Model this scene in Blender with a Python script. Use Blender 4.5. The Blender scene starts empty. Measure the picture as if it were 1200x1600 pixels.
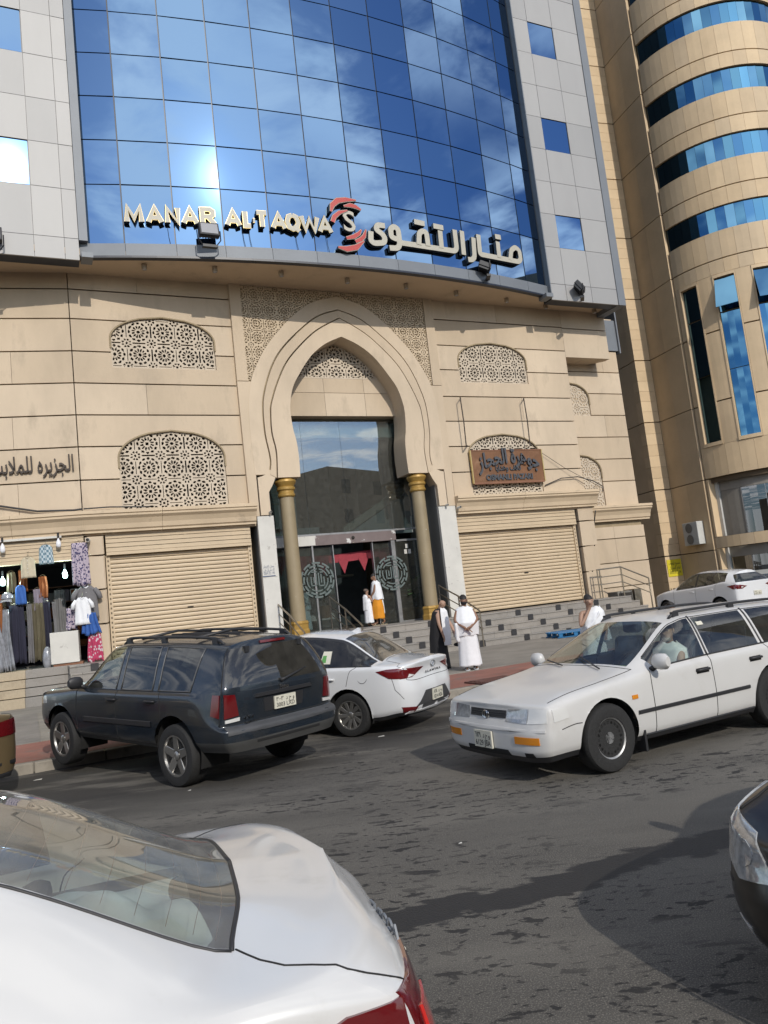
import bpy, bmesh, math, random
from math import sin, cos, pi, sqrt, radians, atan2
from mathutils import Vector, Matrix
from mathutils.bvhtree import BVHTree
rnd = random.Random(7)
SC = bpy.context.scene
COL = SC.collection

# ---------------------------------------------------------------- camera, sky, sun, exposure
CAM_H, PITCH, ROLL = 1.9, radians(6.7), radians(6.4)
_f = Vector((0, cos(PITCH), sin(PITCH))); _u = Vector((0, -sin(PITCH), cos(PITCH))); _r = Vector((1, 0, 0))
_rt = _r * cos(ROLL) - _u * sin(ROLL); _up = _r * sin(ROLL) + _u * cos(ROLL)
_m = Matrix((_rt, _up, -_f)).transposed().to_4x4(); _m.translation = (0, 0, CAM_H)
_cam = bpy.data.cameras.new('camera'); _cam.sensor_fit = 'VERTICAL'; _cam.sensor_height = 36; _cam.lens = 1202 / 1600 * 36
_cam.clip_start = .05; _cam.clip_end = 2000
_co = bpy.data.objects.new('camera', _cam); COL.objects.link(_co); _co.matrix_world = _m; SC.camera = _co

SUN_AZ, SUN_EL = radians(-64.0), radians(30.7)            # direction towards the sun, azimuth measured from +X
SUNV = Vector((cos(SUN_EL) * cos(SUN_AZ), cos(SUN_EL) * sin(SUN_AZ), sin(SUN_EL)))
W_ = bpy.data.worlds.new('World'); SC.world = W_; W_.use_nodes = True
CLOUD = (3.1, 1.7, 0)                                       # drift of the cloud field
def _world():
    nt = W_.node_tree; n = nt.nodes; l = nt.links
    bg = n['Background']; bg.inputs[1].default_value = .15
    sky = n.new('ShaderNodeTexSky'); sky.sky_type = 'NISHITA'; sky.sun_disc = False
    sky.sun_elevation = SUN_EL; sky.sun_rotation = pi / 2 - SUN_AZ; sky.altitude = 300; sky.dust_density = 1.2
    tc = n.new('ShaderNodeTexCoord'); sep = n.new('ShaderNodeSeparateXYZ'); l.new(tc.outputs['Generated'], sep.inputs[0])
    def mth(op, a, b=None, c=None):
        m = n.new('ShaderNodeMath'); m.operation = op
        for i, x in enumerate((a, b, c)):
            if x is None: continue
            if isinstance(x, (int, float)): m.inputs[i].default_value = x
            else: l.new(x, m.inputs[i])
        return m.outputs[0]
    zz = mth('MAXIMUM', sep.outputs[2], .06)
    cb = n.new('ShaderNodeCombineXYZ'); l.new(mth('DIVIDE', sep.outputs[0], zz), cb.inputs[0]); l.new(mth('DIVIDE', sep.outputs[1], zz), cb.inputs[1])
    off = n.new('ShaderNodeVectorMath'); off.operation = 'ADD'; l.new(cb.outputs[0], off.inputs[0]); off.inputs[1].default_value = CLOUD
    def noise(scale, det, rough, dist=0):
        t = n.new('ShaderNodeTexNoise'); t.inputs['Scale'].default_value = scale; t.inputs['Detail'].default_value = det
        t.inputs['Roughness'].default_value = rough; t.inputs['Distortion'].default_value = dist; l.new(off.outputs[0], t.inputs['Vector']); return t.outputs['Fac']
    def ramp(x, a, b):
        r = n.new('ShaderNodeMapRange'); r.interpolation_type = 'SMOOTHSTEP'; l.new(x, r.inputs[0]); r.inputs[1].default_value = a; r.inputs[2].default_value = b; return r.outputs[0]
    big = ramp(noise(1.0, 3, .5), .30, .55)
    fine = ramp(noise(2.4, 9, .58, .35), .43, .62)
    cover = mth('MULTIPLY', mth('MULTIPLY', big, fine), .85)
    dot = n.new('ShaderNodeVectorMath'); dot.operation = 'DOT_PRODUCT'; l.new(tc.outputs['Generated'], dot.inputs[0]); dot.inputs[1].default_value = SUNV
    glow = mth('POWER', mth('MAXIMUM', dot.outputs['Value'], 0.0), 500.0)
    aur = mth('POWER', mth('MAXIMUM', dot.outputs['Value'], 0.0), 2200.0)
    blue = n.new('ShaderNodeMixRGB'); blue.blend_type = 'MULTIPLY'; blue.inputs[0].default_value = 1; l.new(sky.outputs[0], blue.inputs[1]); blue.inputs[2].default_value = (.60, .74, .92, 1)
    mix = n.new('ShaderNodeMixRGB'); l.new(cover, mix.inputs[0]); l.new(blue.outputs[0], mix.inputs[1]); mix.inputs[2].default_value = (11.5, 11.5, 11.6, 1)
    add = n.new('ShaderNodeMixRGB'); add.blend_type = 'ADD'; add.inputs[0].default_value = 1; l.new(mix.outputs[0], add.inputs[1])
    gl = mth('ADD', mth('MULTIPLY', glow, 1.2), mth('MULTIPLY', aur, 30.0))
    gc = n.new('ShaderNodeCombineXYZ')
    for i in range(3): l.new(gl, gc.inputs[i])
    l.new(gc.outputs[0], add.inputs[2]); l.new(add.outputs[0], bg.inputs[0])
_world()
_sl = bpy.data.lights.new('sun', 'SUN'); _sl.energy = 2.9; _sl.angle = radians(.53); _sl.color = (1, .935, .84)
_so = bpy.data.objects.new('sun', _sl); COL.objects.link(_so); _so.rotation_euler = SUNV.to_track_quat('Z', 'Y').to_euler(); _so.location = SUNV * 60
SC.cycles.max_bounces = 7; SC.cycles.diffuse_bounces = 3; SC.cycles.glossy_bounces = 4; SC.cycles.transparent_max_bounces = 12; SC.cycles.caustics_reflective = False; SC.cycles.caustics_refractive = False
vs = SC.view_settings; vs.view_transform = 'Standard'; vs.look = 'None'; vs.exposure = -0.02; vs.gamma = 1; vs.use_curve_mapping = False

# ---------------------------------------------------------------- materials
MATS = {}
def mat(name, col, rough=.6, metal=0., var=.0, vs=3., bump=0., bs=20., spec=.5, coat=0., det=6, streak=None, emit=None, alpha=None, dirt=None):
    if name in MATS: return MATS[name]
    m = bpy.data.materials.new(name); m.use_nodes = True; MATS[name] = m
    nt = m.node_tree; n = nt.nodes; l = nt.links; b = n['Principled BSDF']
    b.inputs['Roughness'].default_value = rough; b.inputs['Metallic'].default_value = metal; b.inputs['Specular IOR Level'].default_value = spec
    b.inputs['Coat Weight'].default_value = coat; b.inputs['Coat Roughness'].default_value = .06
    c4 = (*col, 1); b.inputs['Base Color'].default_value = c4
    if emit: b.inputs['Emission Color'].default_value = (*emit[0], 1); b.inputs['Emission Strength'].default_value = emit[1]
    if var or bump or dirt:
        g = n.new('ShaderNodeNewGeometry'); src = g.outputs['Position']
        if streak:
            mp = n.new('ShaderNodeMapping'); mp.inputs['Scale'].default_value = streak; l.new(src, mp.inputs[0]); src2 = mp.outputs[0]
        else: src2 = src
    out = None
    if var:
        t = n.new('ShaderNodeTexNoise'); t.inputs['Scale'].default_value = vs; t.inputs['Detail'].default_value = det; t.inputs['Roughness'].default_value = .62; l.new(src2, t.inputs['Vector'])
        mr = n.new('ShaderNodeMapRange'); l.new(t.outputs['Fac'], mr.inputs[0]); mr.inputs[1].default_value = .28; mr.inputs[2].default_value = .72; mr.inputs[3].default_value = 1 - var; mr.inputs[4].default_value = 1 + var * .7
        mx = n.new('ShaderNodeMixRGB'); mx.blend_type = 'MULTIPLY'; mx.inputs[0].default_value = 1; mx.inputs[1].default_value = c4; l.new(mr.outputs[0], mx.inputs[2]); out = mx.outputs[0]
        l.new(out, b.inputs['Base Color'])
    if dirt:                                              # (colour, threshold, softness, scale)
        t = n.new('ShaderNodeTexNoise'); t.inputs['Scale'].default_value = dirt[3]; t.inputs['Detail'].default_value = 8; t.inputs['Roughness'].default_value = .65; l.new(src2, t.inputs['Vector'])
        mr = n.new('ShaderNodeMapRange'); l.new(t.outputs['Fac'], mr.inputs[0]); mr.inputs[1].default_value = dirt[1]; mr.inputs[2].default_value = dirt[1] + dirt[2]
        mx = n.new('ShaderNodeMixRGB'); l.new(mr.outputs[0], mx.inputs[0])
        if out: l.new(out, mx.inputs[1])
        else: mx.inputs[1].default_value = c4
        mx.inputs[2].default_value = (*dirt[0], 1); out = mx.outputs[0]; l.new(out, b.inputs['Base Color'])
    if bump:
        t = n.new('ShaderNodeTexNoise'); t.inputs['Scale'].default_value = bs; t.inputs['Detail'].default_value = 5; l.new(src, t.inputs['Vector'])
        bp = n.new('ShaderNodeBump'); bp.inputs['Strength'].default_value = bump; bp.inputs['Distance'].default_value = .02; l.new(t.outputs['Fac'], bp.inputs['Height']); l.new(bp.outputs[0], b.inputs['Normal'])
    return m
def glass(name, tint, refl=.12, rough=.0, dust=0.):
    """thin pane: tinted see-through plus mirror, more of it at grazing angles"""
    if name in MATS: return MATS[name]
    m = bpy.data.materials.new(name); m.use_nodes = True; MATS[name] = m
    nt = m.node_tree; n = nt.nodes; l = nt.links; n.remove(n['Principled BSDF']); o = n['Material Output']
    tr = n.new('ShaderNodeBsdfTransparent'); tr.inputs[0].default_value = (*tint, 1)
    gl = n.new('ShaderNodeBsdfGlossy'); gl.inputs['Roughness'].default_value = rough; gl.inputs[0].default_value = (.95, .97, 1, 1)
    ge = n.new('ShaderNodeNewGeometry'); dt = n.new('ShaderNodeVectorMath'); dt.operation = 'DOT_PRODUCT'; l.new(ge.outputs['Normal'], dt.inputs[0]); l.new(ge.outputs['Incoming'], dt.inputs[1])
    def q(op, a, b):
        m_ = n.new('ShaderNodeMath'); m_.operation = op
        for i, x in enumerate((a, b)):
            if isinstance(x, float): m_.inputs[i].default_value = x
            else: l.new(x, m_.inputs[i])
        return m_.outputs[0]
    sch = q('ADD', q('MULTIPLY', q('POWER', q('SUBTRACT', 1.0, q('ABSOLUTE', dt.outputs['Value'], 0.)), 5.0), .92), .08)
    ad = n.new('ShaderNodeMath'); ad.operation = 'ADD'; ad.use_clamp = True; l.new(sch, ad.inputs[0]); ad.inputs[1].default_value = refl
    mx = n.new('ShaderNodeMixShader'); l.new(ad.outputs[0], mx.inputs[0]); l.new(tr.outputs[0], mx.inputs[1]); l.new(gl.outputs[0], mx.inputs[2]); l.new(mx.outputs[0], o.inputs[0])
    if dust:
        df = n.new('ShaderNodeBsdfDiffuse'); df.inputs[0].default_value = (.42, .40, .35, 1); tn = n.new('ShaderNodeTexNoise'); tn.inputs['Scale'].default_value = 7; tn.inputs['Detail'].default_value = 8; l.new(ge.outputs['Position'], tn.inputs['Vector'])
        m3 = n.new('ShaderNodeMixShader'); l.new(q('MULTIPLY', tn.outputs['Fac'], 2. * dust), m3.inputs[0]); l.new(mx.outputs[0], m3.inputs[1]); l.new(df.outputs[0], m3.inputs[2]); l.new(m3.outputs[0], o.inputs[0])
    return m

# ---------------------------------------------------------------- mesh builder
ORG = {}
def _ident(p): return p
class MB:
    def __init__(s, F=_ident): s.v = []; s.f = []; s.mi = []; s.F = F; s.cur = 0
    def mat(s, i): s.cur = i; return s
    def add(s, pts): k = len(s.v); s.v += [tuple(s.F(p)) for p in pts]; return k
    def face(s, idx): s.f.append(tuple(idx)); s.mi.append(s.cur)
    def poly(s, pts): k = s.add(pts); s.face(range(k, k + len(pts)))
    def box(s, x0, x1, y0, y1, z0, z1):
        k = s.add([(x0, y0, z0), (x1, y0, z0), (x1, y1, z0), (x0, y1, z0), (x0, y0, z1), (x1, y0, z1), (x1, y1, z1), (x0, y1, z1)])
        for q in ((0, 3, 2, 1), (4, 5, 6, 7), (0, 1, 5, 4), (1, 2, 6, 5), (2, 3, 7, 6), (3, 0, 4, 7)): s.face([k + i for i in q])
        return s
    def prism(s, pts, y0, y1, ax='y'):
        """polygon in (x,z) pushed from y0 (front) to y1"""
        mk = {'y': lambda a, b, t: (a, t, b), 'x': lambda a, b, t: (t, a, b), 'z': lambda a, b, t: (a, b, t)}[ax]
        n = len(pts); k = s.add([mk(a, b, y0) for a, b in pts] + [mk(a, b, y1) for a, b in pts])
        s.face(range(k, k + n)); s.face(range(k + 2 * n - 1, k + n - 1, -1))
        for i in range(n): j = (i + 1) % n; s.face((k + j, k + i, k + n + i, k + n + j))
        return s
    def ring(s, cs):                                      # list of equal-length loops, closed loops
        ks = [s.add(c) for c in cs]; n = len(cs[0])
        for a, b in zip(ks, ks[1:]):
            for i in range(n): j = (i + 1) % n; s.face((a + i, a + j, b + j, b + i))
        return ks
    def tube(s, path, r, n=8, cap=True, closed=False):
        P = [Vector(p) for p in path]; m = len(P); R = r if isinstance(r, (list, tuple)) else [r] * m; loops = []
        up = None
        for i in range(m):
            t = (P[min(i + 1, m - 1)] - P[max(i - 1, 0)]); t = t.normalized() if t.length > 1e-9 else Vector((0, 0, 1))
            a = Vector((0, 0, 1)) if abs(t.z) < .95 else Vector((1, 0, 0))
            if up is not None and (up - t * up.dot(t)).length > .1: a = up
            b = t.cross(a).normalized(); c = b.cross(t).normalized(); up = c
            loops.append([P[i] + (b * cos(2 * pi * q / n) + c * sin(2 * pi * q / n)) * R[i] for q in range(n)])
        ks = s.ring(loops)
        if cap: s.face(range(ks[0] + n - 1, ks[0] - 1, -1)); s.face(range(ks[-1], ks[-1] + n))
        return s
    def lathe(s, prof, c=(0, 0, 0), n=20, ax='z'):
        def q(r, h, a):
            if ax == 'z': return (c[0] + r * cos(a), c[1] + r * sin(a), c[2] + h)
            if ax == 'y': return (c[0] + r * cos(a), c[1] + h, c[2] + r * sin(a))
            return (c[0] + h, c[1] + r * cos(a), c[2] + r * sin(a))
        ks = s.ring([[q(r, h, 2 * pi * i / n) for i in range(n)] for r, h in prof])
        s.face(range(ks[0] + n - 1, ks[0] - 1, -1)); s.face(range(ks[-1], ks[-1] + n)); return s
    def grid(s, fn, nu, nv, flip=False):
        k = s.add([fn(i / nu, j / nv) for j in range(nv + 1) for i in range(nu + 1)])
        for j in range(nv):
            for i in range(nu):
                a = k + j * (nu + 1) + i; q = (a, a + 1, a + nu + 2, a + nu + 1); s.face(q[::-1] if flip else q)
        return s
    def build(s, name, m, parent=None, smooth=False, bevel=0., solid=0., label=None, fix=True, auto=None):
        if not s.v: return None
        xs = [p[0] for p in s.v]; ys = [p[1] for p in s.v]; zs = [p[2] for p in s.v]
        org = Vector(((min(xs) + max(xs)) / 2, (min(ys) + max(ys)) / 2, min(zs)))
        me = bpy.data.meshes.new(name); me.from_pydata([(p[0] - org.x, p[1] - org.y, p[2] - org.z) for p in s.v], [], s.f)
        for q in (m if isinstance(m, (list, tuple)) else [m]): me.materials.append(q)
        if max(s.mi, default=0): me.polygons.foreach_set('material_index', s.mi)
        if fix:
            bm = bmesh.new(); bm.from_mesh(me); bmesh.ops.recalc_face_normals(bm, faces=bm.faces); bm.to_mesh(me); bm.free()
        if smooth:
            me.polygons.foreach_set('use_smooth', [True] * len(me.polygons))
            if auto: me.set_sharp_from_angle(angle=radians(auto))
        o = bpy.data.objects.new(name, me); COL.objects.link(o); ORG[o.name] = org
        if parent: o.parent = parent; o.location = org - ORG[parent.name]
        else: o.location = org
        if solid: md = o.modifiers.new('thick', 'SOLIDIFY'); md.thickness = solid; md.offset = -1
        if bevel: md = o.modifiers.new('bevel', 'BEVEL'); md.width = bevel; md.segments = 2; md.limit_method = 'ANGLE'
        if label: o['label'] = label
        return o
def tag(o, label=None, cat=None, group=None, kind=None):
    if label: o['label'] = label
    if cat: o['category'] = cat
    if group: o['group'] = group
    if kind: o['kind'] = kind
    return o
def empty(name, loc, label=None, cat=None, group=None, rz=0., local=False, kind=None):
    o = bpy.data.objects.new(name, None); COL.objects.link(o); o.location = loc; o.rotation_euler.z = rz; o.empty_display_size = .3
    ORG[o.name] = Vector((0, 0, 0)) if local else Vector(loc); return tag(o, label, cat, group, kind)
def copy_tree(o, parent=None):
    c = o.copy(); COL.objects.link(c); ORG[c.name] = ORG[o.name]
    if parent: c.parent = parent
    for ch in [x for x in bpy.data.objects if x.parent is o]: copy_tree(ch, c)
    return c
def inst(name, me, parent, loc, rz=0.):
    o = bpy.data.objects.new(name, me); COL.objects.link(o); ORG[o.name] = Vector(loc); o.rotation_euler.z = rz
    if parent: o.parent = parent; o.location = Vector(loc) - ORG[parent.name]
    else: o.location = loc
    return o
class Frame:
    def __init__(s, o, yaw): s.o = Vector(o); s.yaw = radians(yaw); s.U = Vector((cos(s.yaw), sin(s.yaw), 0)); s.N = Vector((-sin(s.yaw), cos(s.yaw), 0))
    def __call__(s, p): return s.o + s.U * p[0] + s.N * p[1] + Vector((0, 0, p[2]))
FH = Frame((0, 0, 0), 25.5)                               # along / into the hotel front
FL = Frame(FH((1.67, 24, 0)), 16.5)                       # its left wing, bent back a little
FB = Frame((0, 0, 0), 17.5)                               # the beige neighbour
# ---------------------------------------------------------------- lettering
_AR = {'ا': (0xFE8D, 2), 'ب': (0xFE8F, 4), 'ة': (0xFE93, 2), 'ت': (0xFE95, 4), 'ج': (0xFE9D, 4), 'ح': (0xFEA1, 4), 'خ': (0xFEA5, 4), 'د': (0xFEA9, 2), 'ر': (0xFEAD, 2), 'ز': (0xFEAF, 2), 'س': (0xFEB1, 4), 'ض': (0xFEBD, 4), 'ع': (0xFEC9, 4), 'ف': (0xFED1, 4), 'ق': (0xFED5, 4), 'ل': (0xFEDD, 4), 'م': (0xFEE1, 4), 'ن': (0xFEE5, 4), 'ه': (0xFEE9, 4), 'و': (0xFEED, 2), 'ى': (0xFEEF, 2), 'ي': (0xFEF1, 4)}
def arab(s):
    s = s.replace('لا', '\x01'); out = []
    for i, ch in enumerate(s):
        pv = s[i - 1] if i else ' '; nx = s[i + 1] if i + 1 < len(s) else ' '
        jp = pv in _AR and _AR[pv][1] == 4
        if ch == '\x01': out.append(chr(0xFEFC if jp else 0xFEFB)); continue
        if ch not in _AR: out.append(ch); continue
        b, n = _AR[ch]; jn = n == 4 and (nx in _AR or nx == '\x01')
        out.append(chr(b + (3 if jp and jn else 2 if jn else 1 if jp else 0)))
    return ''.join(reversed(out))
def text_mesh(s, size=1., ext=.02, off=0., shear=0.):
    c = bpy.data.curves.new('t', 'FONT'); c.body = s; c.size = size; c.extrude = ext; c.offset = off; c.shear = shear; c.resolution_u = 3; c.align_x = 'CENTER'; c.align_y = 'CENTER'
    o = bpy.data.objects.new('t', c); COL.objects.link(o); dg = bpy.context.evaluated_depsgraph_get(); me = bpy.data.meshes.new_from_object(o.evaluated_get(dg))
    V = [v.co.copy() for v in me.vertices]; Fc = [tuple(p.vertices) for p in me.polygons]
    bpy.data.objects.remove(o); bpy.data.curves.remove(c); bpy.data.meshes.remove(me); return V, Fc
def text(mb, s, size, at, F=None, ext=.02, width=None, off=0., bend=None, shear=0., fn=None):
    """letters standing on the x/z plane of mb's frame, centred at (x, y, z); y is the front"""
    V, Fc = text_mesh(s, size, ext, off, shear)
    if not V: return
    w = max(v.x for v in V) - min(v.x for v in V); k = width / w if width else 1
    def T(v):
        x, z = v.x * k, v.y
        if bend: z += bend * (1 - (x / (w * k / 2)) ** 2)
        p = (at[0] + x, at[1] - v.z, at[2] + z); return fn(p) if fn else p
    kk = mb.add([T(v) for v in V])
    for f in Fc: mb.face([kk + i for i in f])
# ---------------------------------------------------------------- ground
def asphalt():
    m = bpy.data.materials.new('asphalt'); m.use_nodes = True; nt = m.node_tree; n = nt.nodes; l = nt.links; b = n['Principled BSDF']
    g = n.new('ShaderNodeNewGeometry')
    def noise(scale, det, sc=(1, 1, 1), rot=0., rough=.6, dist=0.):
        mp = n.new('ShaderNodeMapping'); mp.inputs['Rotation'].default_value = (0, 0, rot); mp.inputs['Scale'].default_value = sc; l.new(g.outputs['Position'], mp.inputs[0])
        t = n.new('ShaderNodeTexNoise'); t.inputs['Scale'].default_value = scale; t.inputs['Detail'].default_value = det; t.inputs['Roughness'].default_value = rough; t.inputs['Distortion'].default_value = dist; l.new(mp.outputs[0], t.inputs['Vector']); return t.outputs['Fac']
    def rng(x, a, b, c=0., d=1.):
        r = n.new('ShaderNodeMapRange'); r.interpolation_type = 'SMOOTHSTEP'; l.new(x, r.inputs[0]); r.inputs[1].default_value = a; r.inputs[2].default_value = b; r.inputs[3].default_value = c; r.inputs[4].default_value = d; return r.outputs[0]
    def mth(op, a, bb=0.):
        q = n.new('ShaderNodeMath'); q.operation = op
        for i, x in enumerate((a, bb)):
            if isinstance(x, (int, float)): q.inputs[i].default_value = x
            else: l.new(x, q.inputs[i])
        return q.outputs[0]
    def mix(f, a, c):
        q = n.new('ShaderNodeMixRGB'); l.new(f, q.inputs[0])
        for i, x in ((1, a), (2, c)):
            if isinstance(x, tuple): q.inputs[i].default_value = (*x, 1)
            else: l.new(x, q.inputs[i])
        return q.outputs[0]
    rot = radians(-24)
    base = mix(rng(noise(.35, 4), .35, .65), (.108, .102, .091), (.158, .147, .127))
    base = mix(rng(noise(.9, 4, (.12, 1.0, 1), rot), .40, .68), base, (.082, .077, .069)); base = mix(rng(noise(110, 3), .48, .66), base, (.20, .185, .16)); base = mix(rng(noise(240, 2), .52, .7), base, (.04, .038, .035))
    # dried water flecks, drawn out along the traffic, thick in some places and absent in others
    fleck = mth('MAXIMUM', rng(noise(7.5, 6, (.5, 1.15, 1), rot, .6, .4), .575, .60), rng(noise(17, 4, (.6, 1.1, 1), rot, .55, .3), .60, .63))
    dens = rng(noise(.55, 4, (.6, 1.3, 1), rot), .42, .60)
    fl = mth('MULTIPLY', fleck, dens)
    # wet rivulet crossing the road (its own line), ragged edges
    sp = n.new('ShaderNodeSeparateXYZ'); l.new(g.outputs['Position'], sp.inputs[0])
    line = mth('SUBTRACT', mth('SUBTRACT', sp.outputs[1], mth('MULTIPLY', sp.outputs[0], .36)), 4.92)
    line = mth('ADD', line, mth('MULTIPLY', mth('SUBTRACT', noise(1.1, 3), .5), .5))
    rag = mth('ADD', mth('ABSOLUTE', line), mth('MULTIPLY', mth('SUBTRACT', noise(9, 5, (.5, 1.2, 1), rot), .5), .42))
    wet = rng(rag, .20, .15)
    oil = mth('MULTIPLY', rng(noise(.8, 5), .60, .72), .6)
    tot = mth('MAXIMUM', mth('MULTIPLY', fl, .92), mth('MULTIPLY', wet, .95)); tot = mth('MAXIMUM', tot, oil)
    # damp, darker run along the gutter side
    gut = rng(mth('SUBTRACT', mth('MULTIPLY', sp.outputs[1], .9026), mth('MULTIPLY', sp.outputs[0], .4305)), 8.2, 10.2)
    gut = mth('MULTIPLY', gut, rng(noise(1.2, 6, (.5, 1.4, 1), rot), .36, .55))
    tot = mth('MAXIMUM', tot, mth('MULTIPLY', gut, .75))
    col = mix(tot, base, (.024, .023, .023)); l.new(col, b.inputs['Base Color'])
    l.new(rng(wet, 0, 1, .85, .6), b.inputs['Roughness']); b.inputs['Specular IOR Level'].default_value = .3
    bp = n.new('ShaderNodeBump'); bp.inputs['Strength'].default_value = .5; bp.inputs['Distance'].default_value = .012; l.new(noise(60, 4), bp.inputs['Height']); l.new(bp.outputs[0], b.inputs['Normal'])
    return m
m_asph = asphalt()
m_pave = mat('paving', (.235, .215, .185), .85, var=.25, vs=.9, bump=.3, bs=30, det=8, dirt=((.12, .115, .11), .58, .16, 1.6))
m_red = mat('red_paving', (.27, .115, .085), .85, var=.3, vs=1.3, bump=.3, bs=30, dirt=((.17, .13, .11), .52, .2, 2.3))
m_kerb = mat('kerb_concrete', (.30, .27, .225), .85, var=.3, vs=2, bump=.3, dirt=((.12, .11, .1), .55, .2, 2.5))
g = MB(); g.poly([(-250, -250, 0), (250, -250, 0), (250, 350, 0), (-250, 350, 0)]); tag(g.build('road', m_asph), kind='structure')
g = MB(FH); g.poly([(-120, 13.0, .15), (150, 13.0, .15), (150, 260, .15), (-120, 260, .15)]); g.poly([(-120, 13.0, -.1), (150, 13.0, -.1), (150, 13.0, .15), (-120, 13.0, .15)]); side = tag(g.build('pavement', m_pave), kind='structure')
g = MB(FH); g.poly([(-60, 13.02, .155), (60, 13.02, .155), (60, 15.3, .155), (-60, 15.3, .155)]); g.build('red_paving_band', m_red, side)
kerb = tag(empty('kerb', FH((0, 12.9, 0))), kind='structure')
for i in range(-14, 26):
    g = MB(FH); x = i * 1.0; g.box(x + .008, x + .992, 12.86 + rnd.uniform(-.01, .01), 13.02, -.05, .152 + rnd.uniform(-.006, .004)); g.build('kerb_stone', m_kerb, kerb, bevel=.015)
# tile rows of the pavement nearest the road
m_tile = [mat('pave_tile_%d' % i, c, .85, var=.25, vs=1.1, bump=.2, bs=40, det=8, dirt=((.12, .115, .11), .58, .16, 1.6)) for i, c in enumerate([(.245, .225, .195), (.22, .2, .175), (.255, .23, .19)])]
for j in range(9):
    for i in range(14):
        x = -1.5 + i * .82; y = 15.35 + j * .68
        g = MB(FH); g.box(x + .006, x + .814, y + .006, y + .674, .12, .162 + rnd.uniform(-.002, .002)); g.build('paving_tile', m_tile[(i * 7 + j * 3) % 3], side)

# ---------------------------------------------------------------- hotel
m_stone = [mat('cream_panel_%d' % i, c, .75, var=.17, vs=.55, bump=.12, bs=35, det=9, streak=(1.2, 1.2, .5), dirt=((.34, .275, .20), .55, .25, 1.1)) for i, c in enumerate([(.53, .425, .305), (.50, .398, .282), (.555, .45, .328)])]
m_trim = mat('cream_trim', (.56, .44, .30), .7, var=.1, vs=1.2, bump=.1, bs=30, dirt=((.30, .24, .17), .6, .2, 1.7))
m_groove = mat('olive_groove', (.30, .235, .145), .8, var=.2)
m_lattice = mat('lattice_stone', (.52, .44, .34), .75, var=.12, vs=2)
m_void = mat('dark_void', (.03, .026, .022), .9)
m_silver = [mat('silver_panel_%d' % i, c, .55, .15, var=.06, vs=.5, streak=(1, 1, .35)) for i, c in enumerate([(.33, .325, .32), (.31, .307, .303), (.345, .34, .333)])]
m_greyband = mat('grey_aluminium', (.17, .185, .205), .55, .15, var=.1, vs=.8)
m_mull = mat('black_joint', (.012, .016, .028), .4)
m_soffit = mat('soffit_board', (.53, .41, .285), .7, var=.08, vs=.8, dirt=((.33, .26, .19), .58, .25, .9))
def mirror_glass(name, col, rough=.015):
    m = mat(name, col, rough, 1.0, spec=.5); return m
m_blue = [mirror_glass('blue_mirror_glass_%d' % i, c, r) for i, (c, r) in enumerate([((.175, .285, .44), .012), ((.165, .275, .44), .018), ((.20, .31, .46), .014)])]
HOTEL = empty('hotel_building', FH((10.5, 24, 0)), 'tall hotel with bowed blue glass front above a cream stone arcade', 'building')
def hb(mb, name, m, **k): return mb.build(name, m, k.pop('parent', HOTEL), **k)

# core behind everything
g = MB(FH); g.box(-14, 22.6, 25.9, 45, 8.6, 34); g.box(2.2, 7.4, 24.9, 45, 0, 9); g.box(13.6, 22.6, 25.2, 45, 0, 9); hb(g, 'core_wall', m_groove)
g = MB(FL); g.box(-14, .05, .62, 8, 4.4, 13); g.box(-14, .05, 4.6, 8, 0, 4.6); hb(g, 'core_wall', m_groove)

ZG = [5.5, 6.48, 7.49, 8.47, 9.46, 10.46, 11.48, 12.42, 13.1]
ZR = [5.4, 6.34, 7.31, 8.27, 9.22, 10.25, 11.20, 12.2, 13.1]
def arch_hw(z, a):                                        # half width of a screen opening at height z
    w = (a[1] - a[0]) / 2
    if z <= a[3]: return w
    t = (z - a[3]) / (a[4] - a[3]); return w * sqrt(max(0., 1 - t ** 2.0)) if t < 1 else 0.
def arch_pts(a, z0, z1, side, n=10):
    c = (a[0] + a[1]) / 2; return [(c + side * arch_hw(z0 + (z1 - z0) * i / n, a), z0 + (z1 - z0) * i / n) for i in range(n + 1)]
def stone(F, pts, d0=24.0, th=.07, m=None):
    g = MB(F); g.prism(pts, d0, d0 + th); hb(g, 'stone_panel', m or rnd.choice(m_stone))
def stone_rows(F, u0, u1, Z, joints, archs, d0=24.0, gap=.042):
    for r in range(len(Z) - 1):
        z0, z1 = Z[r] + gap / 2, Z[r + 1] - gap / 2
        A = [a for a in archs if a[2] < z1 - .02 and a[4] > z0 + .02]
        js = sorted(joints[r % len(joints)])
        if not A:
            xs = [u0] + [j for j in js if u0 + .2 < j < u1 - .2] + [u1]
            for x0, x1 in zip(xs, xs[1:]): stone(F, [(x0 + .005, z0), (x1 - .005, z0), (x1 - .005, z1), (x0 + .005, z1)], d0)
            continue
        a = A[0]; c = (a[0] + a[1]) / 2; lo, hi = max(z0, a[2]), min(z1, a[4])
        if a[4] >= z1 and a[2] <= z0:                     # opening runs through the row
            stone(F, [(u0 + .005, z0)] + arch_pts(a, z0, z1, -1) + [(u0 + .005, z1)], d0)
            stone(F, [(u1 - .005, z1)] + arch_pts(a, z0, z1, 1)[::-1] + [(u1 - .005, z0)], d0)
        elif a[4] < z1:                                   # crown of the arch
            pL = arch_pts(a, z0, a[4], -1, 16); pR = arch_pts(a, z0, a[4], 1, 16)[::-1]
            stone(F, [(u0 + .005, z0)] + pL + pR[1:] + [(u1 - .005, z0), (u1 - .005, z1), (u0 + .005, z1)], d0)
        else:                                             # sill
            stone(F, [(u0 + .005, z0), (u1 - .005, z0), (u1 - .005, z1), (a[1], z1), (a[1], a[2]), (a[0], a[2]), (a[0], z1), (u0 + .005, z1)], d0)

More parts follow.
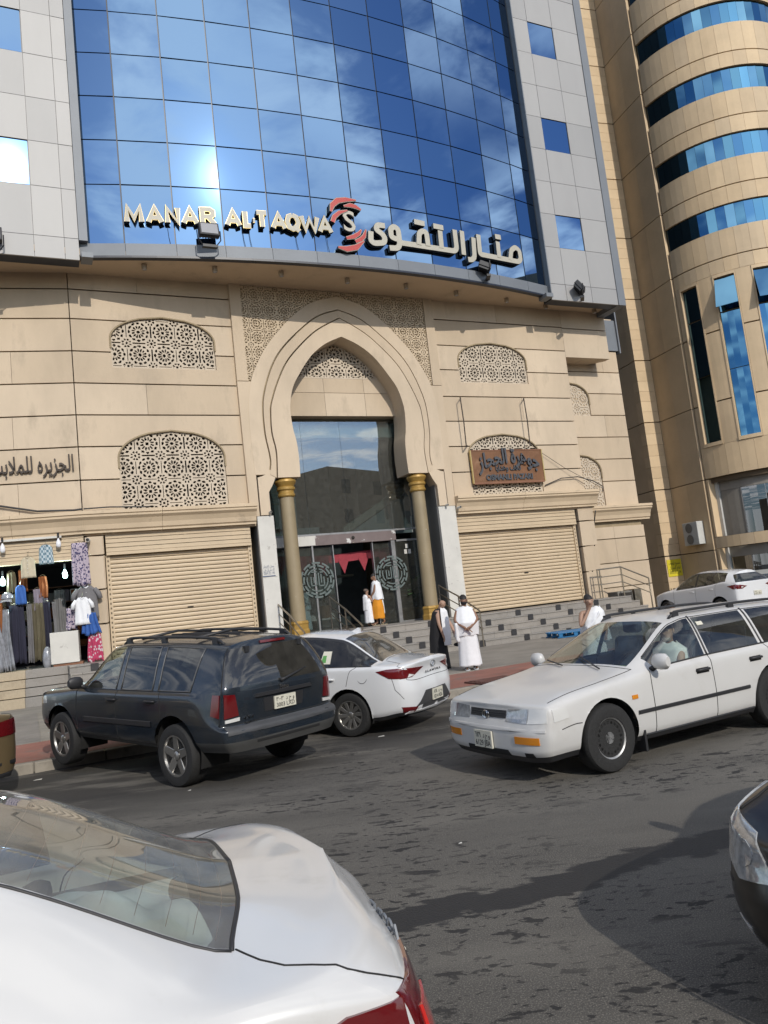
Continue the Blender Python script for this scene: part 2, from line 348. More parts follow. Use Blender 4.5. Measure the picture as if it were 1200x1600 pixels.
# pierced screens: rosettes of petals on a square net, cut through a slab on a 2.3 cm raster
def pierced(x, z, P=.75):
    cx, cz = round(x / P) * P, round(z / P) * P; dx, dz = x - cx, z - cz; r = sqrt(dx * dx + dz * dz); th = atan2(dz, dx)
    if r < .052: return True
    N = 12; a = (th * N / (2 * pi)) % 1 - .5
    if .085 < r < .215:
        w = .36 * sin(pi * (r - .085) / .13) ** .65
        if abs(a) < w: return True
    if .245 < r < .325:
        a2 = (th * N / (2 * pi) + .5) % 1 - .5
        if abs(a2) < .38 * sin(pi * (r - .245) / .08) ** .7: return True
    ex, ez = abs(dx) - P / 2, abs(dz) - P / 2; rr = sqrt(ex * ex + ez * ez)
    if rr < .04: return True
    t2 = atan2(ez, ex); b = (t2 * 8 / (2 * pi)) % 1 - .5
    if .075 < rr < .155 and abs(b) < .34 * sin(pi * (rr - .075) / .08) ** .7: return True
    if r > .345 and rr > .18 and (abs(ex) < .016 or abs(ez) < .016): return True
    return False
def raster_slab(F, inside, u0, u1, z0, z1, d0, th, hole, cell=.023):
    nu = int((u1 - u0) / cell); nz = int((z1 - z0) / cell); g = MB(F); S = [[False] * (nz + 2) for _ in range(nu + 2)]
    for i in range(nu):
        for j in range(nz):
            x = u0 + (i + .5) * cell; z = z0 + (j + .5) * cell
            S[i + 1][j + 1] = inside(x, z) and not hole(x, z)
    idx = {}
    def V(i, j, k):
        q = (i, j, k)
        if q not in idx: idx[q] = g.add([(u0 + i * cell, d0 + k * th, z0 + j * cell)])
        return idx[q]
    for i in range(nu):
        for j in range(nz):
            if not S[i + 1][j + 1]: continue
            g.face((V(i, j, 0), V(i + 1, j, 0), V(i + 1, j + 1, 0), V(i, j + 1, 0)))
            if not S[i][j + 1]: g.face((V(i, j, 0), V(i, j + 1, 0), V(i, j + 1, 1), V(i, j, 1)))
            if not S[i + 2][j + 1]: g.face((V(i + 1, j, 0), V(i + 1, j, 1), V(i + 1, j + 1, 1), V(i + 1, j + 1, 0)))
            if not S[i + 1][j]: g.face((V(i, j, 0), V(i, j, 1), V(i + 1, j, 1), V(i + 1, j, 0)))
            if not S[i + 1][j + 2]: g.face((V(i, j + 1, 0), V(i + 1, j + 1, 0), V(i + 1, j + 1, 1), V(i, j + 1, 1)))
    return g
def screen(F, a, d0=24.05, umin=None, ph=(0, 0), mod=True):
    c = (a[0] + a[1]) / 2
    ins = lambda x, z: abs(x - c) < arch_hw(z, a) - .005 and (umin is None or x > umin)
    brd = lambda x, z: (abs(x - c) > arch_hw(z, a) - .045 or z < a[2] + .04 or abs(x - c) > arch_hw(min(z + .04, a[4]), a))
    g = raster_slab(F, ins, a[0], a[1], a[2], a[4], d0, .05, lambda x, z: pierced(x - c + ph[0], z - a[2] + ph[1]) and not brd(x, z))
    s = hb(g, 'lattice_screen', m_lattice, fix=False)
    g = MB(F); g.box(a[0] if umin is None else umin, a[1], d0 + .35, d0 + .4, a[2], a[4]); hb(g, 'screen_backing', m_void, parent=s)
    if mod:                                               # olive moulding over the arch
        top = arch_pts(a, a[3] - .3, a[4], -1, 14) + arch_pts(a, a[3] - .3, a[4], 1, 14)[::-1][1:]
        if umin is not None: top = [p for p in top if p[0] > umin]
        g = MB(F); g.tube([(x, 24.0 + (d0 - 24.05), z) for x, z in top], .035, 5); hb(g, 'arch_moulding', m_groove, parent=s)
    return s
SCL_U = (2.79, 6.02, 9.97, 10.9, 11.66); SCL_L = (2.79, 6.04, 5.52, 7.1, 7.97)
SCR_U = (15.23, 18.34, 9.77, 10.65, 11.37); SCR_L = (15.17, 18.37, 5.42, 7.0, 7.76)
JL = [(3.76,), (), (4.9,), (3.76,), (3.76,), (3.4,), (3.66,), (3.7,)]
stone_rows(FH, 1.68, 6.68, ZG, JL, [SCL_U, SCL_L])
stone_rows(FH, 14.36, 20.36, ZR, [(17.1,), (16.2,), (15.6, 18.4), (17.9,), (16.6,), (16.,), (17.6,), (17.2,)], [SCR_U, SCR_L])
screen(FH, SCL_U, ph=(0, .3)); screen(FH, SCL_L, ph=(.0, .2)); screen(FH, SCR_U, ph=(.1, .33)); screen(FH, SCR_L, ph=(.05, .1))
# left wing rows
stone_rows(FL, -8.0, -.01, ZG, [(-1.7, -4.6), (-3.2,), (-1.75, -5), (-3.1,), (-1.7, -4.2), (-2.6,), (-3.4,), (-3.,)], [], d0=0.)
# recessed right wing
SRU = (19.9, 22.0, 8.72, 9.5, 10.15); SRL = (19.9, 22.1, 4.85, 6.35, 7.05)
ZW = [4.85, 5.9, 6.85, 7.8, 8.75, 9.7, 10.65, 11.6, 12.6, 13.1]
stone_rows(FH, 20.4, 23.86, ZW, [(22.9,), (22.6,), (23.0,), (22.7,)], [SRU, SRL], d0=24.85)
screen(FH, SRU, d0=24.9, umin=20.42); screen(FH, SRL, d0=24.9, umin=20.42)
g = MB(FH); g.box(20.3, 23.8, 24.93, 25.4, 0, 13); g.box(23.78, 23.84, 24.95, 36, 0, 13); g.box(20.26, 20.355, 24.08, 24.9, 4.6, 11.0); hb(g, 'return_wall', m_trim)
g = MB(FH); g.prism([(20.37, 24.0), (22.66, 24.0), (22.66, 24.3), (20.6, 26.4), (20.37, 26.4)], 10.95, 11.05, 'z'); g.box(20.365, 22.66, 24.0, 24.09, 11.05, 12.15); g.box(20.365, 22.66, 24.0, 24.09, 12.19, 13.0); g.box(22.58, 22.66, 24.095, 26, 11.05, 13); hb(g, 'corner_canopy', m_stone[2])
g = MB(FH); g.box(22.75, 23.95, 24.78, 26, 11.62, 13); g.box(23.95, 24.02, 24.7, 34, 11.5, 34); hb(g, 'side_cladding', m_greyband)

# soffit and overhang
UC, RA, D0 = 10.55, 37.6, 21.95
def arc(u, off=0.): return D0 + off + RA - sqrt(RA * RA - (u - UC) ** 2)
pts = [(-9, 22.7), (1.97, 22.7)] + [(2.0 + i * (18.95 - 2.0) / 24, arc(2.0 + i * (18.95 - 2.0) / 24, -.05)) for i in range(25)] + [(18.97, 22.69), (22.66, 22.69), (22.66, 25.3), (14.4, 25.3), (-9, 27.5)]
g = MB(FH); g.prism(pts, 12.93, 13.12, 'z'); hb(g, 'soffit', m_soffit)
g = MB(FH)
for i in range(24):
    a, b = 2.0 + i * 16.95 / 24, 2.0 + (i + 1) * 16.95 / 24
    k = g.add([(a, arc(a, -.10), 12.90), (b, arc(b, -.10), 12.90), (b, arc(b, -.10), 12.965), (a, arc(a, -.10), 12.965), (a, arc(a, .1), 12.90), (b, arc(b, .1), 12.90)])
    g.face((k, k + 1, k + 2, k + 3)); g.face((k, k + 4, k + 5, k + 1))
hb(g, 'drip_edge', m_mull)
UM = [2.22] + [3.25 + 1.46 * i for i in range(11)] + [18.93]
for a, b in zip(UM, UM[1:]):                              # grey fascia, one sheet per bay
    g = MB(FH); a0, b0 = (1.98 if a < 2.3 else a + .006), (18.98 if b > 18.9 else b - .006)
    k = g.add([(a0, arc(a0, -.09), 12.968), (b0, arc(b0, -.09), 12.968), (b0, arc(b0, -.09), 13.35), (a0, arc(a0, -.09), 13.35), (a0, arc(a0, .12), 12.968), (b0, arc(b0, .12), 12.968), (b0, arc(b0, .12), 13.35), (a0, arc(a0, .12), 13.35)])
    for q in ((0, 1, 2, 3), (3, 2, 6, 7), (0, 3, 7, 4), (1, 5, 6, 2)): g.face([k + i for i in q])
    hb(g, 'fascia_panel', m_greyband)
ZC = [13.36, 15.27] + [16.71 + 1.44 * i for i in range(11)]
for ci, (a, b) in enumerate(zip(UM, UM[1:])):
    tw = rnd.uniform(-.004, .004)
    for r, (z0, z1) in enumerate(zip(ZC, ZC[1:])):
        g = MB(FH); e = .02; t1, t2 = rnd.uniform(-.004, .004), rnd.uniform(-.004, .004)
        da, db = arc(a) + tw - t1, arc(b) - tw + t1
        k = g.add([(a + e, da - t2, z0 + e), (b - e, db - t2, z0 + e), (b - e, db + t2, z1 - e), (a + e, da + t2, z1 - e), (a + e, da + .03, z0 + e), (b - e, db + .03, z0 + e), (b - e, db + .03, z1 - e), (a + e, da + .03, z1 - e)])
        for q in ((0, 1, 2, 3), (4, 7, 6, 5), (0, 4, 5, 1), (1, 5, 6, 2), (2, 6, 7, 3), (3, 7, 4, 0)): g.face([k + i for i in q])
        hb(g, 'glass_pane', rnd.choice(m_blue))
g = MB(FH)
for a, b in zip(UM, UM[1:]): g.poly([(a, arc(a, .045), 13.3), (b, arc(b, .045), 13.3), (b, arc(b, .045), 32), (a, arc(a, .045), 32)])
hb(g, 'glazing_frame', m_mull)
# flanking metal cladding
ZS = [12.74, 13.4, 14.92, 16.31, 17.69, 19.08, 20.46, 21.86, 23.26, 24.7, 26.1, 27.5, 28.9, 30.3, 31.7]
def cladding(us, wins, u_edge):
    for ci, (a, b) in enumerate(zip(us, us[1:])):
        for r, (z0, z1) in enumerate(zip(ZS, ZS[1:])):
            if (ci, r) in wins:
                g = MB(FH); g.box(a + .02, b - .02, 22.70, 22.73, z0 + .02, z1 - .02); hb(g, 'window_pane', m_blue[1])
            else:
                g = MB(FH); g.box(a + .008, b - .008, 22.67 + rnd.uniform(-.003, .003), 22.73, z0 + .008, z1 - .008); hb(g, 'metal_panel', rnd.choice(m_silver))
cladding([-7.3, -6, -4.7, -3.4, -2.0, -.75, .76, 1.57, 1.965], {(5, 2), (5, 5), (5, 8), (3, 2), (3, 5), (3, 8)}, 1.97)
cladding([18.975, 19.715, 20.98, 22.295], {(1, 2), (1, 5), (1, 8), (1, 11)}, 22.66)
for q in ((-7.3, 1.96), (18.98, 22.28)): hb(MB(FH).box(q[0], q[1], 22.74, 23.2, 12.76, 32), 'cladding_frame', m_mull)
for q in ((1.97, 2.21, 22.64, 23.3, 13.352, 32), (18.935, 18.972, 22.62, 23.3, 12.9, 32), (22.3, 22.67, 22.64, 25.0, 12.74, 32)): hb(MB(FH).box(*q), 'edge_trim', m_greyband)
for q in (2.0, 18.6): hb(MB(FH).box(q, q + .32, 22.5, 23.0, 12.78, 12.93), 'corner_bracket', m_greyband)

# ---------------------------------------------------------------- arch
UA = 10.47
def contour(half, n=44):                                  # half profile (z, half-width) bottom to apex -> full left-to-right line, n points a side
    P = [Vector((w, z)) for z, w in half]; out = []
    # smooth through the points first
    Q = []
    for i in range(len(P) - 1):
        p0, p1, p2, p3 = P[max(i - 1, 0)], P[i], P[i + 1], P[min(i + 2, len(P) - 1)]
        for t in range(8):
            t /= 8; Q.append(.5 * ((2 * p1) + (-p0 + p2) * t + (2 * p0 - 5 * p1 + 4 * p2 - p3) * t * t + (-p0 + 3 * p1 - 3 * p2 + p3) * t ** 3))
    Q.append(P[-1]); L = [0.]
    for a, b in zip(Q, Q[1:]): L.append(L[-1] + (b - a).length)
    for k in range(n + 1):
        s = L[-1] * k / n; i = max(j for j in range(len(L)) if L[j] <= s + 1e-9); i = min(i, len(Q) - 2); t = (s - L[i]) / max(1e-9, L[i + 1] - L[i]); out.append(Q[i].lerp(Q[i + 1], t))
    return [(UA - p.x, p.y) for p in out] + [(UA + p.x, p.y) for p in out[::-1][1:]]
CI = contour([(6.33, 2.02), (6.96, 2.0), (7.54, 2.03), (7.91, 2.1), (8.46, 2.14), (8.87, 2.11), (9.39, 1.97), (9.84, 1.71), (10.53, 1.19), (10.98, .62), (11.26, 0)])
C1 = contour([(6.33, 2.83), (7.2, 2.78), (7.85, 2.87), (8.5, 2.85), (8.86, 2.79), (9.55, 2.52), (10.3, 2.11), (10.95, 1.52), (11.5, .87), (11.97, 0)])
C2 = contour([(6.45, 3.08), (6.85, 3.0), (7.2, 3.02), (7.84, 3.1), (8.7, 3.09), (9.3, 2.97), (10.1, 2.66), (10.75, 2.24), (11.43, 1.55), (12.0, .8), (12.28, 0)])
C3 = contour([(6.45, 3.52), (7.8, 3.56), (8.8, 3.52), (9.58, 3.38), (10.09, 3.17), (10.77, 2.77), (11.39, 2.25), (12.04, 1.58), (12.5, .88), (12.74, 0)])
def scale_c(c, e): return [(UA + (x - UA) * (1 + e / 3), z + e * max(0, (z - 6)) / 5) for x, z in c]
def band(ca, cb, d0, d1, da=None):
    g = MB(FH); n = len(ca); da = da or d1
    A0 = g.add([(x, d0, z) for x, z in ca]); B0 = g.add([(x, d0, z) for x, z in cb]); A1 = g.add([(x, da, z) for x, z in ca]); B1 = g.add([(x, d1, z) for x, z in cb])
    for i in range(n - 1):
        g.face((A0 + i, A0 + i + 1, B0 + i + 1, B0 + i)); g.face((A0 + i, A1 + i, A1 + i + 1, A0 + i + 1)); g.face((B0 + i, B0 + i + 1, B1 + i + 1, B1 + i))
    for i in (0, n - 1): g.face((A0 + i, B0 + i, B1 + i, A1 + i))
    return g
ARCH = hb(band(CI, scale_c(C1, -.045), 23.80, 24.05, 24.75), 'entrance_arch', m_stone[2])
hb(band(C1, scale_c(C2, -.045), 23.83, 24.05), 'arch_band', m_stone[0], parent=ARCH)
hb(band(C2, C3, 23.86, 24.05), 'arch_band', m_stone[2], parent=ARCH)
for c in (C1, C2):
    g = MB(FH); cc = scale_c(c, -.02); 
    for (x0, z0), (x1, z1) in zip(cc, cc[1:]): g.poly([(x0 - .04, 23.93, z0), (x1 - .04, 23.93, z1), (x1 + .04, 23.93, z1 + .03), (x0 + .04, 23.93, z0 + .03)])
    hb(g, 'arch_groove', m_groove, parent=ARCH)
# flat frame left, right and the flaring feet of the arch
for s in (-1, 1):
    X = lambda w: UA + s * w
    P = [(X(3.47), 9.6), (X(3.84), 9.6), (X(3.84), 13.0), (X(3.47), 13.0)]
    g = MB(FH); g.prism(P if s > 0 else P[::-1], 23.865, 24.05); hb(g, 'arch_jamb', m_stone[1], parent=ARCH)
    P = [(X(3.53), 6.44), (X(3.82), 5.5), (X(3.84), 9.58), (X(3.40), 9.58), (X(3.52), 8.8), (X(3.56), 7.8)]
    P = [(X(3.50), 6.46), (X(3.50), 5.10), (X(3.80), 5.10), (X(3.84), 9.58), (X(3.385), 9.58), (X(3.52), 8.8), (X(3.56), 7.8)]
    g = MB(FH); g.prism(P if s > 0 else P[::-1], 23.868, 24.05); hb(g, 'arch_jamb', m_stone[0], parent=ARCH)
    P = [(X(2.86), 6.34), (X(2.99), 6.08), (X(3.13), 5.86), (X(3.13), 5.12), (X(3.46), 5.12), (X(3.46), 6.36), (X(3.3), 6.4), (X(3.12), 6.48), (X(3.04), 6.6), (X(2.86), 6.6)]
    g = MB(FH); g.prism(P if s > 0 else P[::-1], 23.845, 24.4); hb(g, 'arch_bracket', m_stone[2], parent=ARCH)
    # column with gilt capital and base
    cx = X(2.46); cy = 24.12
    g = MB(FH); g.lathe([(.25, 1.6), (.245, 3), (.235, 5.72)], (cx, cy, 0), 28); c = hb(g, 'column', mat('taupe_column', (.27, .215, .13), .55, var=.12, vs=1.5, dirt=((.4, .38, .33), .68, .05, 6)), smooth=True, auto=40)
    mg = mat('gilt_plaster', (.38, .23, .055), .45, .25, var=.2, vs=5)
    g = MB(FH); g.lathe([(.26, 5.70), (.29, 5.74), (.29, 5.80), (.265, 5.83), (.265, 5.9), (.31, 5.95), (.31, 6.02), (.27, 6.05), (.3, 6.10), (.36, 6.20), (.35, 6.26), (.27, 6.31), (.27, 6.345)], (cx, cy, 0), 28); hb(g, 'capital', mg, parent=c, smooth=True, auto=30)
    g = MB(FH); g.lathe([(.36, 1.15), (.36, 1.3), (.33, 1.36), (.33, 1.5), (.35, 1.55), (.31, 1.62)], (cx, cy, 0), 8); hb(g, 'column_base', mg, parent=c)
# spandrels: shallow pierced relief over a backing
m_span = mat('spandrel_relief', (.52, .415, .29), .8, var=.1)
import bisect
_c3 = sorted([(p[1], abs(p[0] - UA)) for p in C3[:45]])
def c3w(z):
    k = bisect.bisect_left(_c3, (z, 0)); k = min(max(k, 1), len(_c3) - 1); (z0, w0), (z1, w1) = _c3[k - 1], _c3[k]; return w0 + (w1 - w0) * (z - z0) / max(1e-6, z1 - z0)
sp = hb(raster_slab(FH, lambda x, z: abs(x - UA) < 3.46 and (z > 12.74 or abs(x - UA) > c3w(z) + .01), UA - 3.47, UA + 3.47, 9.6, 12.98, 23.88, .05, lambda x, z: pierced((x - UA) * 1.5, (z - 9.6) * 1.5), cell=.026), 'spandrel_relief', m_span, fix=False)
g = MB(FH)
for s in (-1, 1): g.box(UA + s * 3.47 if s < 0 else UA, UA if s < 0 else UA + 3.47, 23.93, 23.96, 11.3, 12.98)
for s in (-1, 1):
    P = [(UA + s * 3.47, 9.6), (UA + s * 3.36, 9.6), (UA + s * 2.3, 11.28), (UA + s * 3.47, 11.28)]; g.prism(P if s < 0 else P[::-1], 23.93, 23.96)
hb(g, 'spandrel_backing', m_groove, parent=sp)
# wall inside the arch: tympanum screen and lintel wall
TY = (8.95, 12.0, 9.98, 10.0, 11.35)
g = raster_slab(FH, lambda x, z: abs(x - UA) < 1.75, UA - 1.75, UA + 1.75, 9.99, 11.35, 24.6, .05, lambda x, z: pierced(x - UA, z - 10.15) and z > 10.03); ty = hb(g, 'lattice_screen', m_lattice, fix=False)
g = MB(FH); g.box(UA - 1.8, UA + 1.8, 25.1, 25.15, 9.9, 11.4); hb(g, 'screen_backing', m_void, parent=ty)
for i, (a, b) in enumerate([(-2.3, -.55), (-.54, 1.0), (1.01, 2.3)]):
    g = MB(FH); g.box(UA + a, UA + b, 24.6, 25.6, 9.47, 9.985); hb(g, 'stone_panel', m_stone[i])
    g = MB(FH); g.box(UA + a, UA + b, 24.6, 25.6, 8.62, 9.455); hb(g, 'stone_panel', m_stone[(i + 1) % 3])
# white pilasters either side of the entrance
m_plaster = mat('white_plaster', (.58, .565, .52), .75, var=.1, vs=1.5, bump=.1, dirt=((.36, .34, .31), .63, .06, 4.))
m_grey = mat('grey_reveal', (.17, .168, .16), .7, var=.15, vs=1.5)
for a, b in ((6.88, 7.42), (13.55, 14.24)):
    g = MB(FH); g.box(a, b, 23.86, 24.0, .9, 5.09); p = hb(g, 'white_pilaster', m_plaster)
    g = MB(FH); g.box(a if a < 10 else a + .02, b - .02 if a < 10 else b, 24.003, 26.3, .9, 6.3); hb(g, 'reveal', m_grey, parent=p)
# cornices
def cornice(F, u0, u1, d, z, m=m_trim, n='cornice'):
    prof = [(0, 0), (-.12, .0), (-.12, .06), (-.17, .1), (-.2, .24), (-.27, .38), (-.36, .46), (-.36, .52), (-.4, .54), (-.4, .64), (0, .64)]
    g = MB(F); k = [g.add([(u, d + a, z + b) for a, b in prof]) for u in (u0, u1)]; N = len(prof)
    for i in range(N): j = (i + 1) % N; g.face((k[0] + i, k[0] + j, k[1] + j, k[1] + i))
    g.face(range(k[0], k[0] + N)); g.face(range(k[1] + N - 1, k[1] - 1, -1)); return hb(g, n, m, bevel=.006)
for a, b in ((1.62, 3.9), (3.905, 6.84)): cornice(FH, a, b, 24.0, 4.86)
for a, b in ((14.26, 17.2), (17.205, 20.75)): cornice(FH, a, b, 24.0, 4.78)
for a, b in ((-8, -4.6), (-4.595, -1.9), (-1.895, .05)): cornice(FL, a, b, 0, 4.86)
cornice(FH, 20.76, 24.25, 24.85, 4.2)
for F, a, b, d, z in ((FH, 1.6, 6.86, 24, 4.86), (FL, -8, .05, 0, 4.86), (FH, 14.3, 20.7, 24, 4.78)):
    g = MB(F); g.box(a, b, d + .01, d + .3, z - .05, z + .66); hb(g, 'cornice_core', m_trim)
# lower right wing wall
for z0, z1 in ((3.5, 3.98), (2.5, 3.46), (1.5, 2.46), (.15, 1.46)):
    xs = [20.62, 22.3, 23.95]
    for a, b in zip(xs, xs[1:]): stone(FH, [(a + .005, z0), (b - .005, z0), (b - .005, z1), (a + .005, z1)], 24.85)
g = MB(FH); g.box(20.4, 23.9, 24.92, 25.3, 0, 4.3); hb(g, 'return_wall', m_groove)
for z0, z1 in ((4.25, 4.78), (3.25, 4.2), (2.25, 3.2), (1.15, 2.2)):
    stone(FH, [(19.86, z0), (20.6, z0), (20.6, z1), (19.86, z1)], 24.0, .9)
    stone(FH, [(1.75, z0), (2.2, z0), (2.2, z1), (1.75, z1)], 24.0, .5); stone(FL, [(.02, z0 - .02), (.5, z0 - .02), (.5, z1 - .02), (.02, z1 - .02)], -.02, .4)

# roller shutters
m_slat = mat('shutter_slat', (.53, .415, .275), .5, .0, var=.1, vs=1.1, dirt=((.36, .28, .19), .6, .2, 2.2))
m_slatline = mat('shutter_gap', (.13, .10, .065), .8)
def shutter(F, u0, u1, d, z0, z1, ztop, n, rail=.12):
    g = MB(F); g.box(u0, u1, d + .05, d + .07, z0, ztop); R = hb(g, 'roller_shutter', m_slatline)
    w = u1 - u0; h = (z1 - z0) / n; me = None; prof = [(0., .006), (-.012, .012), (-.022, h * .35), (-.022, h * .6), (-.008, h - .012), (.04, h - .012), (.04, .006)]
    for i in range(n):
        if me is None:
            g = MB(); k = [g.add([(x, a, b) for a, b in prof]) for x in (-w / 2, w / 2)]; N = len(prof)
            for q in range(N): j = (q + 1) % N; g.face((k[0] + q, k[0] + j, k[1] + j, k[1] + q))
            g.face(range(k[0], k[0] + N)); g.face(range(k[1] + N - 1, k[1] - 1, -1)); o = g.build('slat', m_slat); me = o.data; bpy.data.objects.remove(o)
        inst('slat', me, R, F(((u0 + u1) / 2, d + .02, z0 + i * h)), F.yaw)
    hh = h * 1.05; k = 0
    while z1 + .09 + (k + 1) * hh < ztop:
        g = MB(F); z = z1 + .09 + k * hh; g.box(u0 - .1, u1 + .1, d - .16 + .004 * k, d + .1, z + .008, z + hh - .01); hb(g, 'hood_slat', m_slat, parent=R); k += 1
    g = MB(F); g.box(u0 - .1, u1 + .1, d - .17, d + .1, z1, z1 + .088); hb(g, 'hood_lip', m_slat, parent=R)
    for a, b in ((u0 - rail, u0), (u1, u1 + rail)):
        g = MB(F); g.box(a, b, d - .06, d + .1, z0, z1); hb(g, 'guide_rail', m_slat, parent=R)
        g = MB(F)
        for q in range(int((z1 - z0) / .14)): g.box(a + .04, b - .04, d - .063, d - .05, z0 + .05 + q * .14, z0 + .11 + q * .14)
        tag(hb(g, 'rail_slots', m_slatline, parent=R), kind='stuff')
    g = MB(F); c = (u0 + u1) / 2 + .15; g.box(c - .09, c + .09, d - .045, d - .02, z0 + (z1 - z0) * .42, z0 + (z1 - z0) * .42 + .035); hb(g, 'lock_plate', m_void, parent=R)
    return R
SHL = shutter(FH, 2.36, 6.56, 24.2, 1.15, 4.2, 4.9, 24)
SHR = shutter(FH, 14.42, 19.64, 24.2, 1.2, 4.12, 4.75, 23)
# ---------------------------------------------------------------- entrance steps
m_gran = [mat('grey_granite_%d' % i, c, .6, var=.22, vs=60, det=2, dirt=((.20, .18, .155), .5, .25, 1.5)) for i, c in enumerate([(.27, .25, .225), (.245, .23, .21), (.29, .265, .235)])]
m_cgran = mat('cream_granite', (.40, .33, .23), .6, var=.12, vs=20, dirt=((.28, .22, .15), .55, .2, 2))
m_dtile = mat('dark_granite', (.035, .034, .036), .4, var=.3, vs=40)
STEPS = tag(empty('entrance_steps', FH((13.4, 21.6, .15))), kind='structure')
g = MB(FH)
for i in range(5): g.box(1.0, 20.75 + .12 * (4 - i), 21.62 + .28 * i, 26, .15 if i == 0 else .15 + .2 * i - .03, .15 + .2 * (i + 1) - .045)
g.build('step_core', m_gran[1], STEPS)
for i in range(5):
    d = 21.6 + .28 * i; z0 = .15 + .2 * i; end = 20.75 + .12 * (4 - i); x = 1.0 + rnd.uniform(0, .4); tiles = [15.35 + .1 + (4 - i) * .3 + k * 1.74 for k in range(-8, 4)]
    xs = [1.0]
    while x < end - .4: xs.append(x); x += rnd.uniform(1.1, 1.5)
    xs.append(end)
    for a, b in zip(xs, xs[1:]):
        if b - a < .05: continue
        g = MB(FH); g.box(a + .003, b - .003, d - .008 + rnd.uniform(0, .004), d + .06, z0, z0 + .155); g.build('riser_slab', rnd.choice(m_gran), STEPS)
        g = MB(FH); g.box(a + .003, b - .003, d - .03, d + .31, z0 + .158, z0 + .2); g.build('tread_slab', rnd.choice(m_gran), STEPS, bevel=.006)
    for t in tiles:
        if 1.2 < t < end - .4: g = MB(FH); g.box(t, t + .21, d - .034, d + .2, z0 + .012, z0 + .2015); g.build('dark_tile', m_dtile, STEPS)
g = MB(FH); g.box(1.0, 20.75, 23.0, 26.4, 1.0, 1.149); g.build('landing', m_gran[0], STEPS)
# handrails of square steel tube
m_steel = mat('brushed_steel', (.33, .29, .23), .32, .85, var=.15, vs=4)
def rail(name, pts, drop, posts, label, r=.028):
    R = empty(name, FH((pts[0][0], pts[0][1], drop[0])), label, 'railing')
    for k, off in enumerate((0, -.3, -.58)):
        g = MB(FH); g.tube([(x, y, z + off) for x, y, z in pts], r if k == 0 else r * .65, 8); g.build('top_rail' if k == 0 else 'mid_rail', m_steel, R, smooth=True, auto=40)
    for (x, y, z), zb in posts: g = MB(FH); g.tube([(x, y, zb), (x, y, z)], r * .9, 8); g.build('post', m_steel, R, smooth=True, auto=40)
for u, nm in ((7.3, 'steel handrail beside the left gilt column of the entrance'), (9.14, 'middle steel handrail running down the entrance steps in front of the open door'), (13.3, 'steel handrail on the steps beside the right white pilaster')):
    rail('handrail', [(u, 24.1, 2.3), (u, 22.75, 1.83), (u, 21.6, 1.33), (u, 21.52, 1.27)], (1.15,), [((u, 24.1, 2.3), 1.15), ((u, 22.8, 1.85), 1.15), ((u, 21.56, 1.29), .15)], nm)
rail('handrail', [(19.98, 23.55, 2.25), (21.15, 23.5, 2.27), (22.35, 23.35, 1.72)], (1.15,), [((20.0, 23.55, 2.25), 1.1), ((20.12, 23.55, 2.25), 1.1), ((21.15, 23.5, 2.27), 1.0), ((22.35, 23.35, 1.72), .4)], 'steel handrail on the landing at the far right end of the steps')
# low service boxes behind the last rail
m_box = mat('grey_box', (.18, .17, .15), .6, var=.2)
g = MB(FH); g.box(21.0, 21.75, 23.7, 24.3, .5, 1.32); b = empty('meter_box', FH((21.3, 23.9, .15)), 'grey meter box behind the handrail at the far end of the steps', 'box'); g.build('cabinet', m_box, b, bevel=.02)
g = MB(FH); g.box(21.05, 21.7, 23.68, 23.7, .95, 1.25); g.build('vent', m_void, b); g = MB(FH); g.box(21.9, 22.25, 23.75, 24.3, .15, 1.35); g.build('cabinet', m_steel, b); g = MB(FH); g.box(20.9, 21.85, 23.75, 24.25, .15, .5); g.build('plinth', m_plaster, b)

# ---------------------------------------------------------------- entrance glazing and lobby
m_glz = glass('entrance_glass', (.62, .70, .70), .02, dust=.05); m_glu = glass('upper_entrance_glass', (.62, .70, .70), .14, dust=.06)
m_alu = mat('worn_aluminium', (.30, .30, .30), .4, .6, var=.3, vs=6)
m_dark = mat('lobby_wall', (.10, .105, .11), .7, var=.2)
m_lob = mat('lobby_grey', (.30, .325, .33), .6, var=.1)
EG = hb(MB(FH).box(7.44, 13.54, 24.97, 25.06, 4.46, 4.52), 'entrance_glazing', m_alu)
for a, b in ((7.46, 9.02), (9.03, 10.5), (10.51, 12.05), (12.06, 13.53)): hb(MB(FH).box(a, b, 25.0, 25.012, 4.53, 8.6), 'glass_pane', m_glu, parent=EG)
for i, (a, b) in enumerate(((7.46, 9.0), (9.06, 9.77), (11.31, 12.02), (12.2, 13.5))):
    d = 25.0 if i in (0, 3) else 25.08
    hb(MB(FH).box(a, b, d, d + .012, 1.2, 4.05), 'glass_pane', m_glz, parent=EG)
for a, b, z1 in ((9.0, 9.06, 4.1), (12.04, 12.19, 4.1), (9.77, 9.8, 4.08), (11.28, 11.31, 4.08), (7.42, 7.46, 4.46), (13.5, 13.55, 4.46)): hb(MB(FH).box(a, b, 24.95, 25.11, 1.15, z1), 'door_post', m_alu, parent=EG)
m_trans = mat('peeling_transom', (.16, .125, .12), .7, var=.15, dirt=((.55, .54, .52), .60, .015, 2.6))
hb(MB(FH).box(8.45, 12.25, 24.93, 25.1, 4.11, 4.455), 'transom_panel', m_trans, parent=EG)
hb(MB(FH).box(7.46, 9.15, 24.92, 25.1, 4.12, 4.45), 'transom_panel', m_plaster, parent=EG, label='white strip of the door transom where the cladding has gone'); hb(MB(FH).box(12.26, 13.5, 24.95, 25.1, 4.05, 4.12), 'transom_panel', m_alu, parent=EG)
hb(MB(FH).box(12.2, 13.5, 24.98, 25.06, 1.15, 1.2), 'threshold', m_alu, parent=EG)
